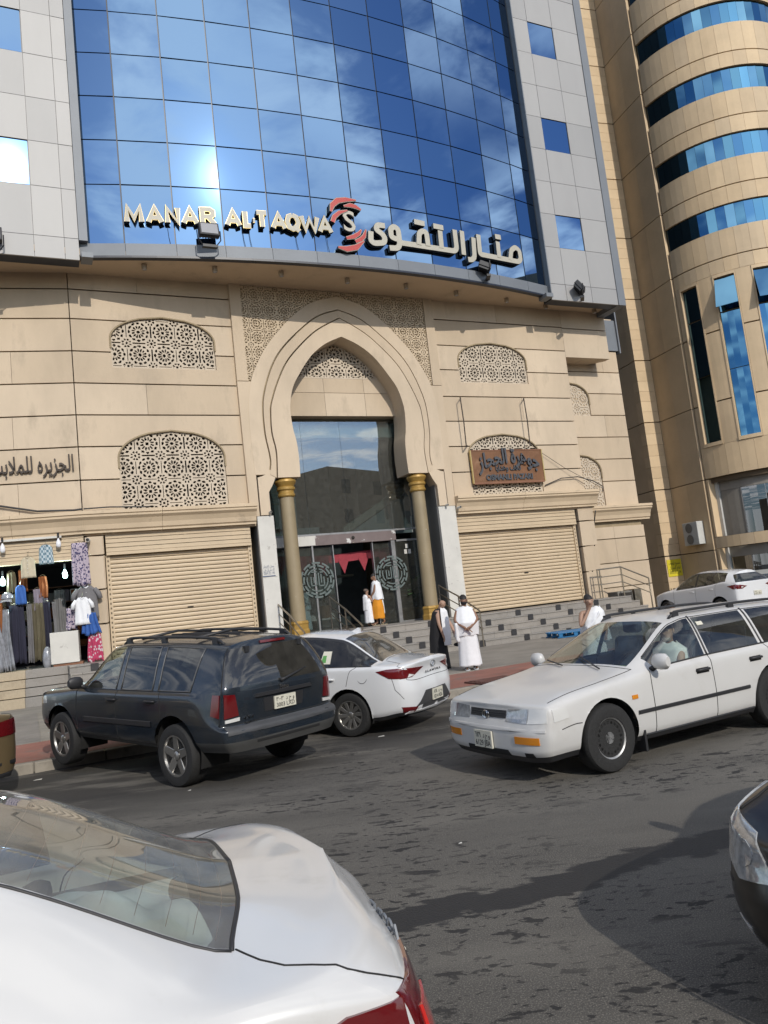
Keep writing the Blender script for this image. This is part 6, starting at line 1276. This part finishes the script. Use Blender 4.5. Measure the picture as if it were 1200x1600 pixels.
def headgear(o, H, hair=m_hair, mask=None, beard=None, hs=1., bald=False):
    hb, f, u = H; c = hb + u * .11
    if hair: g = MB(); ell(g, c + u * .03 - f * .014, (.108 * hs, .094 * hs, .098 * hs), 16, 8, (f, (u * 1 - f * .45).normalized()) if not bald else (f, (u * .2 - f * 1).normalized()), -.05); g.build('hair', hair, o, smooth=True)
    s = u.cross(f); g = MB()
    for q in (-1, 1): ell(g, c - u * .005 + f * .082 * hs + s * .034 * q, (.012, .014, .009), 8, 5, (f, u))
    g.build('eyes', m_hair, o, smooth=True)['kind'] = 'stuff'
    for q in (-1, 1): g = MB(); ell(g, c - u * .015 + s * .088 * hs * q, (.022, .012, .034), 8, 6, (f, u)); g.build('ear', o.get('_sk') and MATS[o['_sk']] or m_skin[0], o, smooth=True)
    if not mask and not beard: g = MB(); ell(g, c - u * .075 + f * .078, (.012, .026, .006), 8, 5, (f, u)); g.build('mouth', mat('lips', (.22, .07, .06), .5), o, smooth=True)
    if mask: g = MB(); ell(g, c - u * .058 + f * .03, (.085 * hs, .078 * hs, .06 * hs), 14, 7, (f, u)); g.build('face_mask', mask, o, smooth=True)
    if beard: g = MB(); ell(g, c - u * .10 + f * .03, (.058, .056, .05), 12, 6, (f, u)); g.build('beard', beard, o, smooth=True)
def drape(o, name, m, rings, n=40, folds=9, amp=.05, seed=0, a0=0., a1=2 * pi, close=True, solid=.012):
    """cloth lofted through (cx, cy, z, rx, ry) rings; folds deepen downwards"""
    g = MB(); Lp = []; ph = seed * 1.7; N = len(rings) - 1; sub = 5
    def at(t):
        i = min(int(t), N - 1); q = t - i; q = q * q * (3 - 2 * q); return [a + (b - a) * q for a, b in zip(rings[i], rings[i + 1])]
    for j in range(N * sub + 1):
        cx, cy, z, rx, ry = at(j / sub); dn = j / (N * sub); row = []
        for i in range(n + (0 if close else 1)):
            t = a0 + (a1 - a0) * i / n; k = 1 + amp * dn ** .6 * (sin(folds * t + ph + 1.3 * dn) + .5 * sin((folds * 1.9) * t + 2 * ph)) ; row.append((cx + rx * k * cos(t), cy + ry * k * sin(t), z + .012 * sin(5 * t + ph) * (1 if j in (0, N * sub) else .3)))
        Lp.append(row)
    if close: g.ring(Lp)
    else:
        ks = [g.add(r) for r in Lp]
        for a, b in zip(ks, ks[1:]):
            for i in range(n): g.face((a + i, a + i + 1, b + i + 1, b + i))
    return g.build(name, m, o, smooth=True, solid=solid)
def person(label, loc, yaw, s=1., group='people at the hotel entrance'):
    o = empty('person', loc, label, 'person', group, local=True); o.rotation_euler.z = yaw; o.scale = (s, s, s); return o
def sandal(o, x, y, m, yaw=0.):
    g = MB(); P = [(x - .08, y - .035), (x + .14, y - .045), (x + .18, y), (x + .14, y + .045), (x - .08, y + .035)]; g.prism(P, 0.0, .022, 'z'); s_ = g.build('sandal', m, o); g = MB(); g.tube([(x + .07, y - .05, .02), (x + .08, y, .085), (x + .07, y + .05, .02)], .018, 6); g.build('sandal_strap', m, s_)
def facing(p): return atan2(-p[1], -p[0])                 # yaw that looks at the camera
# boy in mask, hands clasped
P = (1.60, 18.05, .155); o = person('boy in a white wrap and black face mask, hands clasped in front', P, facing(P) + .15, .985); o['_sk'] = 'skin_1'
b, H = body(o, m_skin[1], (((.10, .27, 1.16), (.28, .06, 1.0), (.1, -1, -.2)), ((.10, -.27, 1.16), (.28, -.05, .97), (.1, 1, -.5))), head=(0, .18)); headgear(o, H, mask=m_black_c)
drape(o, 'lower_wrap', m_ihram, [(0, 0, 1.0, .17, .20), (0, 0, .8, .19, .23), (.0, 0, .45, .20, .245), (.0, 0, .10, .22, .27)], folds=7, amp=.035, seed=1)
drape(o, 'shoulder_cloth', m_ihram, [(-.01, 0, 1.485, .075, .10), (-.01, 0, 1.43, .125, .20), (.01, 0, 1.30, .16, .25), (.05, 0, 1.10, .215, .285), (.02, 0, .93, .20, .275), (.0, -.02, .80, .20, .285)], folds=8, amp=.05, seed=2)
g = MB(); g.grid(lambda a, c: (.17 - .05 * c + .03 * sin(9 * a), -.30 + .22 * a, 1.12 - .42 * c - .1 * a * c), 10, 8); g.build('hanging_fold', m_ihram, o, smooth=True, solid=.012)
for sg in (1, -1): sandal(o, .0, sg * .10, m_ihram); g = MB(); g.tube([(0, sg * .1, .03), (0, sg * .10, .16)], .045, 8); g.build('sock', m_black_c, o, smooth=True)
# one bent figure, black robe behind and white shawl in front
P = (.98, 18.95, .155); o = person('bent figure in a long black robe with a white shawl, holding a dark shoe', P, facing(P) + 1.15, .98); o['_sk'] = 'skin_2'
b, H = body(o, m_skin[2], (((.30, .20, 1.02), (.40, .16, .74), (.3, 0, -1)), ((.16, -.24, 1.1), (.22, -.2, .84), (.2, 0, -1))), lean=.24, head=(-.3, .6)); headgear(o, H, hair=m_hairg, bald=True)
drape(o, 'black_robe', m_black_c, [(.10, 0, 1.49, .085, .10), (.08, 0, 1.41, .15, .22), (.03, 0, 1.15, .18, .25), (-.02, 0, .8, .2, .25), (-.03, 0, .4, .22, .26), (-.05, 0, .03, .26, .30)], folds=6, amp=.045, seed=5)
drape(o, 'white_shawl', m_ihram, [(.12, .02, 1.505, .09, .115), (.11, .02, 1.42, .165, .235), (.10, .03, 1.15, .20, .275), (.10, .04, .85, .20, .27), (.11, .05, .58, .17, .24)], folds=6, amp=.07, seed=4, a0=-.95, a1=1.75, close=False)
for sg in (1, -1): sandal(o, .02, sg * .1, m_trimb)
g = MB(); ell(g, (.43, .16, .57), (.12, .045, .05), 12, 7); g.build('shoe', m_black_c, o, smooth=True)
# man with a bare shoulder, hand to his mouth
P = (3.60, 14.5, .005); o = person('man with one bare shoulder, white wrap, right hand at his mouth', P, facing(P) + .25, .93); o['_sk'] = 'skin_2'
b, H = body(o, m_skin[2], (((.06, .27, 1.14), (.2, .22, .96), (.6, -.4, -.6)), ((.16, -.25, 1.14), (.135, -.05, 1.44), (.1, .5, .8))), head=(.1, .1)); headgear(o, H)
drape(o, 'lower_wrap', m_ihram, [(0, 0, 1.04, .17, .20), (0, 0, .8, .19, .23), (0, 0, .12, .21, .27)], folds=7, amp=.04, seed=7)
drape(o, 'shoulder_cloth', m_ihram, [(0, .10, 1.50, .085, .11), (0, .08, 1.40, .15, .20), (0, .05, 1.26, .185, .24), (0, .05, 1.06, .20, .27), (-.02, .07, .82, .20, .29)], folds=8, amp=.06, seed=8)
g = MB(); g.grid(lambda a, c: (.165 + .015 * sin(7 * c) + .02 * sin(pi * a), -.15 + .30 * a, 1.14 + .28 * a * (.4 + .6 * a) - .18 * c), 10, 8); g.build('chest_fold', m_ihram, o, smooth=True, solid=.012)
for sg in (1, -1): sandal(o, 0, sg * .1, m_trimb)
# man and child in the doorway
def FHP(u, d, z): return tuple(FH((u, d, z)))
P = FHP(11.1, 24.55, 1.155); o = person('man in a white shawl with an orange cloth at his hip, in the doorway', P, FH.yaw + 2.75, 1.03); o['_sk'] = 'skin_1'
b, H = body(o, m_skin[1], (((.10, .24, 1.15), (.22, .18, .98), (.9, 0, -.3)), ((.1, -.24, 1.15), (.22, -.2, .98), (.9, 0, -.3))), lean=.06, head=(.1, .35), legs=(((.12, .1, .5), (.10, .10, .09), (.26, .11, .045)), ((-.02, -.1, .5), (-.16, -.1, .10), (-.02, -.12, .045)))); headgear(o, H)
drape(o, 'shoulder_cloth', m_ihram, [(.03, 0, 1.50, .08, .10), (.02, 0, 1.42, .15, .22), (.02, 0, 1.2, .19, .26), (.02, 0, .98, .21, .27), (0, 0, .86, .20, .27)], folds=7, amp=.06, seed=9)
drape(o, 'lower_wrap', m_ihram, [(0, 0, 1.0, .16, .18), (0, 0, .7, .19, .21), (0, 0, .38, .2, .22)], folds=6, amp=.04, seed=10)
drape(o, 'orange_cloth', m_orange, [(.02, .10, .93, .14, .14), (.03, .13, .6, .19, .17), (.03, .13, .22, .2, .17)], folds=5, amp=.06, seed=11)
for sg, x in ((1, .10), (-1, -.16)): sandal(o, x, sg * .1, m_cgran)
P = FHP(10.72, 24.6, 1.155); o = person('small child in a white wrap beside the man in the doorway', P, FH.yaw + .4, .74); o['_sk'] = 'skin_2'
b, H = body(o, m_skin[2], (((.08, .23, 1.14), (.25, .10, 1.05), (1, -.2, 0)), ((.08, -.23, 1.14), (.25, -.12, 1.05), (1, .2, 0))), head=(0, -.2), hscale=1.2); headgear(o, H, hair=m_hairg, hs=1.2)
drape(o, 'lower_wrap', m_ihram, [(0, 0, 1.05, .16, .19), (0, 0, .7, .18, .22), (0, 0, .16, .2, .24)], folds=6, amp=.04, seed=12)
drape(o, 'shoulder_cloth', m_ihram, [(0, .08, 1.48, .09, .10), (0, .06, 1.38, .15, .19), (0, .03, 1.15, .18, .22), (-.05, .05, .75, .15, .2)], folds=6, amp=.06, seed=13)
# figure behind the left glass
P = FHP(8.72, 25.6, 1.155); o = person('figure in white standing behind the left entrance glass', P, FH.yaw - 2.0, .93); o['_sk'] = 'skin_1'
b, H = body(o, m_skin[1], (((.05, .24, 1.15), (.2, .1, 1.0), (1, 0, 0)), ((.05, -.24, 1.15), (.2, -.1, 1.0), (1, 0, 0))), lean=.12, head=(0, .5)); headgear(o, H)
drape(o, 'lower_wrap', m_ihram, [(0, 0, 1.0, .17, .2), (0, 0, .6, .2, .24), (0, 0, .12, .22, .27)], folds=6, amp=.05, seed=14); drape(o, 'shoulder_cloth', m_ihram, [(.06, 0, 1.50, .08, .1), (.05, 0, 1.42, .15, .23), (.03, 0, 1.15, .2, .28), (0, 0, .85, .2, .29)], folds=7, amp=.06, seed=15)
# driver of the estate car
c_, s_ = cos(radians(209.5)), sin(radians(209.5)); lx, ly, lz = -.24, .37, -.29
P = (2.70 + lx * c_ - ly * s_, 9.22 + lx * s_ + ly * c_, lz); o = person('grey-bearded driver in white at the wheel of the estate car', P, radians(209.5), .93, 'people in cars'); o['_sk'] = 'skin_2'
b, H = body(o, m_skin[2], (((.16, .26, 1.16), (.36, .14, 1.22), (1, -.2, .1)), ((.16, -.26, 1.16), (.36, -.14, 1.22), (1, .2, .1))), head=(.5, .05), legs=(((.48, .12, .98), (.62, .12, .62), (.76, .12, .60)), ((.48, -.12, .98), (.62, -.12, .62), (.76, -.12, .60)))); headgear(o, H, hair=m_hairg, beard=mat('white_beard', (.30, .27, .24), .8))
drape(o, 'shoulder_cloth', m_ihram, [(0, 0, 1.49, .085, .1), (0, 0, 1.41, .145, .23), (.01, 0, 1.2, .17, .25), (.02, 0, .95, .18, .24)], folds=6, amp=.05, seed=16)
# child behind the estate car, only the head in view
P = (5.75, 16.3, .155); o = person('dark-haired child in blue whose head shows over the estate car roof', P, .6, .62); o['_sk'] = 'skin_1'
b, H = body(o, m_skin[1], (((0, .24, 1.15), (.08, .26, .92), (0, 0, -1)), ((0, -.24, 1.15), (.08, -.26, .92), (0, 0, -1))), hscale=1.3, head=(0, .1)); headgear(o, H, hs=1.35)
drape(o, 'blue_shirt', mat('navy_cloth', (.03, .05, .14), .9), [(0, 0, 1.5, .08, .1), (0, 0, 1.42, .145, .23), (0, 0, 1.1, .17, .25), (0, 0, .85, .18, .24)], folds=5, amp=.03, seed=17); drape(o, 'trousers', m_black_c, [(0, 0, .95, .15, .19), (0, 0, .6, .14, .2), (0, 0, .1, .12, .2)], folds=4, amp=.03, seed=18)
for sg in (1, -1): sandal(o, 0, sg * .1, m_trimb)

# ================================================================ clothes shop in the left wing
m_slatS = m_slat
FLs = FL
SHOP = empty('clothes_shop', FL((-1.6, .3, 1.15)), 'open clothes shop under the left wing with goods hung across its front', 'shop')
for k in range(6): g = MB(FL); z = 4.24 + k * .105; g.box(-4.5, -.02, -.04 + .004 * k, .2, z + .006, z + .098); g.build('hood_slat', m_slat, SHOP)
MB(FL).box(-4.5, -.02, -.06, .2, 4.14, 4.235).build('hood_lip', m_slat, SHOP); MB(FL).box(-4.5, -.6, -.16, -.06, 4.80, 4.86).build('lamp_batten', m_plaster, SHOP)
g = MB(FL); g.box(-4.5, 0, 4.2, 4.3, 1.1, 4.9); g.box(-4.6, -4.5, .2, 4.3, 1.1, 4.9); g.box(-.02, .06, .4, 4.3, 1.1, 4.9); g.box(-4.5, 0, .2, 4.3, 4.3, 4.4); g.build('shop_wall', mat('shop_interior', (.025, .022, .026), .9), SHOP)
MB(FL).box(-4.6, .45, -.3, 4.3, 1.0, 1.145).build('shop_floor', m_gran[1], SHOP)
# stepped plinth in front: cream then grey slabs
ST = tag(empty('shop_steps', FL((-1.5, -.6, .15))), kind='structure')
for i, (z0, z1) in enumerate(((.15, .42), (.44, .66), (.68, .9), (.92, 1.15))):
    d = -.62 + .10 * i; xs = [-5.4, -4.1, -2.9, -1.72, -.6, .35, 1.0]
    for q, (a, b) in enumerate(zip(xs, xs[1:])): g = MB(FL); g.box(a + .003, b - .003, d + rnd.uniform(0, .006), .6, z0, z1); g.build('riser_slab', m_cgran if b < -1.6 else rnd.choice(m_gran), ST, bevel=.006)
for i in (2, 3): g = MB(FL); g.box(-.02, .16, -.64 + .10 * i, -.3, .70 + .24 * (i - 2), .88 + .255 * (i - 2)); g.build('dark_tile', m_dtile, ST)
MB(FL).box(-5.4, 1.0, -.26, .6, .1, 1.1).build('step_core', m_groove, ST)
# garments
def shirt(F, u, d, z, w, h, m, label, name='shirt', m2=None, sleeves=True, buttons=True):
    o = empty(name, F((u, d, z - h)), label, 'shirt' if name == 'shirt' else 'garment', 'clothes hung at the shop front')
    prof = [(-.5, 0), (-.46, .5), (-.44, .82), (-.5, .9), (-.18, 1.0), (0, .96), (.18, 1.0), (.5, .9), (.44, .82), (.46, .5), (.5, 0)]
    g = MB(F); n = len(prof); nz = 10
    def fx(a, b):
        q = b; hw_ = .44 + .06 * (1 - q) if q < .86 else .44 - (q - .86) * 1.5; x = (a * 2 - 1) * hw_ * w; return (u + x, d - .05 * cos((a - .5) * pi) + .012 * sin(a * 17 + q * 3) , z - h + h * q + (-.03 * h * (1 - abs(a * 2 - 1)) if q > .95 else 0))
    g.grid(fx, 14, nz); g.build('front', m, o, smooth=True, solid=.05)
    if sleeves:
        for s in (-1, 1): g = MB(F); g.tube([(u + s * .36 * w, d - .02, z - .1 * h), (u + s * .54 * w, d - .03, z - .26 * h), (u + s * .60 * w, d - .03, z - .42 * h)], [.05 * w / .5, .06 * w / .5, .055 * w / .5], 8); g.build('sleeve', m, o, smooth=True)
    g = MB(F); g.tube([(u - .1 * w, d - .04, z - .01), (u, d - .07, z - .07 * h), (u + .1 * w, d - .04, z - .01)], .02, 6); g.build('collar', m2 or m, o, smooth=True)
    g = MB(F); g.tube([(u, d, z + .12), (u + .03, d, z + .15), (u, d, z + .03), (u - .2 * w, d, z - .04)], .006, 4); g.build('hanger', m_steel, o)
    if buttons:
        for i in range(4): g = MB(F); g.lathe([(.01, 0), (.008, -.006)], (u, d - .078, z - h * (.2 + .18 * i)), 6, 'y'); g.build('button', m_ihram, o)
    return o
def check(name, c1, c2, sc, bw=.5):
    m = bpy.data.materials.new(name); m.use_nodes = True; nt = m.node_tree; b = nt.nodes['Principled BSDF']; b.inputs['Roughness'].default_value = .9; gm = nt.nodes.new('ShaderNodeNewGeometry'); mp = nt.nodes.new('ShaderNodeMapping'); mp.inputs['Rotation'].default_value = (0, 0, -FL.yaw); mp.inputs['Scale'].default_value = (sc, 0.001, sc * .6); nt.links.new(gm.outputs['Position'], mp.inputs[0])
    t = nt.nodes.new('ShaderNodeTexVoronoi') if bw < 0 else nt.nodes.new('ShaderNodeTexChecker'); nt.links.new(mp.outputs[0], t.inputs['Vector']); t.inputs['Scale'].default_value = 1.
    mx = nt.nodes.new('ShaderNodeMixRGB'); mx.inputs[1].default_value = (*c1, 1); mx.inputs[2].default_value = (*c2, 1)
    if bw < 0: r = nt.nodes.new('ShaderNodeMapRange'); r.inputs[1].default_value = -bw - .06; r.inputs[2].default_value = -bw + .06; nt.links.new(t.outputs['Distance'], r.inputs[0]); nt.links.new(r.outputs[0], mx.inputs[0])
    else: nt.links.new(t.outputs['Fac'], mx.inputs[0])
    nt.links.new(mx.outputs[0], b.inputs['Base Color']); return m
m_leop = check('dotted_violet_print', (.035, .03, .10), (.42, .36, .42), 26, -.42); m_pink = check('pink_flower_print', (.55, .5, .52), (.40, .04, .10), 17, -.36); m_plaid = check('blue_plaid', (.45, .52, .55), (.12, .2, .25), 22)
def dress(F, u, d, z0, z1, w0, w1, m, label, name='dress', folds=6, seed=0, amp=.12):
    o = empty(name, F((u, d, z0)), label, name, 'clothes hung at the shop front'); g = MB(F)
    def fx(a, b): w = w0 + (w1 - w0) * b; return (u + (a - .5) * w + .01 * sin(5 * b + seed), d - .06 * sin(pi * a) + amp * .16 * (1.1 - .6 * b) * (sin(folds * 4.1 * a + seed * 3 + 1.2 * b) + .7 * sin(folds * 7.3 * a * (1 + .1 * b) + seed) + .5 * sin(folds * 2.2 * a - seed + 3 * b)) + .012 * sin(9 * b + 4 * a + seed), z0 + (z1 - z0) * b + (.03 * sin(7 * a + seed) + .02 * sin(17 * a)) * (1 - b))
    g.grid(fx, 30, 10); g.build('cloth', m, o, smooth=True, solid=.03); g = MB(F); g.tube([(u - w1 * .3, d, z1 + .02), (u, d, z1 + .06), (u + w1 * .3, d, z1 + .02)], .008, 5); g.build('hanger', m_steel, o); return o
m_cream = mat('cream_shirt', (.50, .44, .32), .9, var=.1, vs=10); m_greyc = mat('grey_cloth', (.16, .155, .16), .9, var=.1, vs=8); m_blue_c = mat('blue_cloth', (.03, .10, .34), .85, var=.15, vs=8); m_navy = mat('dark_navy_cloth', (.018, .018, .035), .9); m_olive = mat('olive_cloth', (.10, .085, .05), .9, var=.2); m_teal = mat('lilac_grey_cloth', (.22, .19, .23), .9); m_rust2 = mat('rust_cloth', (.22, .07, .02), .9)
shirt(FL, -1.52, -.18, 4.32, .40, .60, m_cream, 'cream buttoned shirt hung in the shop opening', sleeves=False); shirt(FL, -1.03, -.2, 4.62, .40, .55, m_plaid, 'blue plaid shirt hung high under the shutter hood', sleeves=False)
dress(FL, -.13, -.2, 3.36, 4.60, .50, .42, m_leop, 'long dotted violet dress hanging on the stone pier', seed=1)
shirt(FL, -.02, -.16, 3.34, .62, .95, m_greyc, 'grey long shirt with white sleeve stripes below the dotted dress', m2=m_ihram); shirt(FL, -.13, -.32, 3.02, .46, .78, m_ihram, 'plain white short-sleeved shirt in front of the grey one')
dress(FL, .05, -.24, 1.95, 2.55, .52, .30, m_blue_c, 'bright blue cloth flaring out below the white shirt', 'cloth', 4, 2, .2); dress(FL, .12, -.2, 1.18, 1.95, .44, .34, m_pink, 'pink and white flowered skirt hanging to the floor', 'skirt', 5, 3); dress(FL, -.47, -.05, 2.15, 2.75, .3, .26, m_leop, 'dotted skirt half hidden behind the white shirt', 'skirt', 5, 4)
shirt(FL, -1.80, .1, 3.55, .30, .55, m_blue_c, 'bright blue shirt hung inside the shop doorway', sleeves=False, buttons=False)
for u, z, m, lab in ((-2.05, 3.95, m_olive, 'olive garment'), (-1.75, 4.0, m_rust2, 'rust coloured garment'), (-1.38, 3.4, m_teal, 'lilac grey garment'), (-1.22, 3.75, m_rust2, 'brown garment')): dress(FL, u, .25, z - .6, z, .26, .22, m, '%s in the upper row inside the clothes shop%s' % (lab, ' by the cream shirt' if u > -1.3 else ''), 'garment', 4, u)
for u, m, lab, w in ((-1.95, m_navy, 'long dark navy coat hanging inside the shop', .42), (-1.62, m_greyc, 'grey striped robe hanging beside the navy coat', .16), (-1.4, m_olive, 'olive long robe hanging in the middle of the shop', .34), (-1.15, m_navy, 'dark robe at the inner end of the rack', .2), (-.95, m_greyc, 'pale narrow scarf hanging deep in the shop', .07)): dress(FL, u, .3 + .05 * u, 1.35, 3.0, w, w * .9, m, lab, 'robe', 4, u, .16)
m_plas = mat('plastic_wrap', (.32, .33, .36), .18, .25, var=.35, vs=7)
dress(FL, -2.62, -.1, 1.17, 2.75, .95, .5, m_plas, 'robes in shiny clear plastic covers at the left picture edge', 'garment', 7, 7, .3); dress(FL, -2.2, -.05, 1.17, 2.9, .36, .12, m_plas, 'single robe in a grey plastic cover next to the navy coat', 'garment', 4, 8, .3)
o = empty('cap', FL((-2.15, -.1, 3.15)), 'grey cap hung at the left of the shop opening', 'cap', 'clothes hung at the shop front'); g = MB(FL); ell(g, (-2.12, -.1, 3.22), (.17, .14, .15), 14, 8, None, -.2); g.build('crown', m_plas, o, smooth=True); g = MB(FL); g.grid(lambda a, b: (-2.28 + .3 * a, -.2 - .1 * b, 3.16 - .08 * b + .03 * sin(pi * a)), 8, 4); g.build('peak', m_plas, o, smooth=True, solid=.01)
# packed shelves at the back of the shop
SHV = empty('shop_shelves', FL((-2, 3.9, 1.15)), 'shelves of folded clothes in the dim back of the clothes shop', 'shelves')
for z in (1.6, 2.1, 2.6, 3.1, 3.6): MB(FL).box(-4.3, -.2, 3.55, 4.1, z, z + .03).build('shelf', m_pot, SHV)
for z in (1.63, 2.13, 2.63, 3.13):
    x = -4.2
    while x < -.5:
        w = rnd.uniform(.25, .4); h = rnd.uniform(.15, .4); g = MB(FL); g.box(x, x + w, 3.5, 3.95, z, z + h); g.build('folded_stack', rnd.choice([m_cream, m_greyc, m_blue_c, m_olive, m_teal, m_rust2, m_plas, m_ihram]), SHV, bevel=.03); x += w + rnd.uniform(.02, .1)
for q in range(9):
    u = -3.9 + q * .42; dress(FL, u, 1.2 + .5 * (q % 3), 2.0, 3.4, .34, .28, [m_olive, m_teal, m_greyc, m_rust2, m_cream][q % 5], 'garment on the inner rail of the clothes shop, %s from the left' % ['first', 'second', 'third', 'fourth', 'fifth', 'sixth', 'seventh', 'eighth', 'ninth'][q], 'garment', 4, q * 1.3, .16)
# display box
o = empty('display_box', FL((-.68, -.25, 1.15)), 'plain white display box standing at the shop entrance', 'box'); MB(FL).box(-1.05, -.30, -.30, .1, 1.22, 2.10).build('panel', m_plaster, o, bevel=.01); MB(FL).box(-1.0, -.22, -.26, .12, 1.145, 1.22).build('base', m_pot, o)
o = empty('bundle', FL((-1.2, -.05, 1.15)), 'pale bundled cloth on the shop floor beside the white box', 'bundle', None); g = MB(FL); ell(g, (-1.17, -.02, 1.4), (.14, .14, .34), 14, 9); g.build('cloth', m_plas, o, smooth=True)
# bulbs
m_glow = mat('lit_bulb', (.7, .95, .95), .3, emit=((.62, 1., .97), 5.)); m_bulb = mat('white_bulb', (.75, .75, .78), .25)
for u, d, z, lit, lab in ((-2.15, -.2, 4.62, 0, 'unlit white bulb under the batten at the left edge'), (-.68, -.2, 4.64, 0, 'unlit white bulb at the right end of the batten'), (-.62, .35, 3.78, 1, 'lit bluish bulb hanging at the right of the shop opening'), (-2.28, .3, 3.72, 1, 'lit bluish bulb at the left edge of the shop opening')):
    o = empty('light_bulb', FL((u, d, z - .15)), lab, 'bulb', 'bulbs of the clothes shop'); g = MB(FL); g.lathe([(.02, .14), (.03, .10), (.062, .04), (.07, -.02), (.07, -.08), (.05, -.12), (.02, -.13)], (u, d, z), 16); g.build('globe', m_glow if lit else m_bulb, o, smooth=True); g = MB(FL); g.tube([(u, d, z + .17), (u, d, z + .3)], .03, 8); g.build('socket', m_black, o)
    if lit: l_ = bpy.data.lights.new('bulb_light', 'POINT'); l_.energy = 45; l_.color = (.75, 1, .97); l_.shadow_soft_size = .08; q = bpy.data.objects.new('bulb_light', l_); COL.objects.link(q); q.parent = o; q.location = FL((u, d - .12, z)) - o.location
# ================================================================ odds and ends on the pavement
o = empty('pallet', (5.6, 25.6, .16), 'bright blue plastic pallet lying on the pavement by the steps', 'pallet', local=True); o.rotation_euler.z = radians(12)
m_pal = mat('blue_plastic', (.012, .13, .30), .45, var=.15, vs=6)
for i in range(6): MB().box(-.62, .62, -.5 + i * .18, -.38 + i * .18, .13, .17).build('deck_board', m_pal, o, bevel=.01)
for y in (-.48, 0, .44):
    MB().box(-.62, .62, y, y + .07, .0, .03).build('skid', m_pal, o)
    for x in (-.58, -.06, .46): MB().box(x, x + .13, y - .01, y + .08, .03, .13).build('block', m_pal, o)
o = empty('manhole_cover', (1.85, 15.2, .157), 'square rusty red manhole cover set in the red paving', 'manhole cover', local=True); o.rotation_euler.z = radians(25.5); m_man = mat('rusty_cover', (.12, .05, .04), .7, .2, var=.3, vs=6, bump=.4, bs=40)
MB().box(-.46, .46, -.55, .55, 0, .03).build('frame', m_man, o)
for i in range(6): MB().box(-.40, .40, -.47 + i * .16, -.35 + i * .16, .025, .042).build('rib', m_man, o)
for x, y, r in ((-2.6, 9.2, .02), (.3, 6.2, .015), (-.4, 11.4, .05), (-1.2, 6.9, .015), (3.0, 13.4, .03), (-5.2, 11.0, .06)):
    g = MB(); k = g.add([(x - r, y - r * .6, .004), (x + r, y - r * .4, .006), (x + r * .8, y + r * .5, .012), (x - r * .7, y + r * .6, .005)]); g.face((k, k + 1, k + 2, k + 3)); tag(g.build('litter', m_plaster), 'small white scrap of litter on the ground', 'litter', 'scraps of litter')
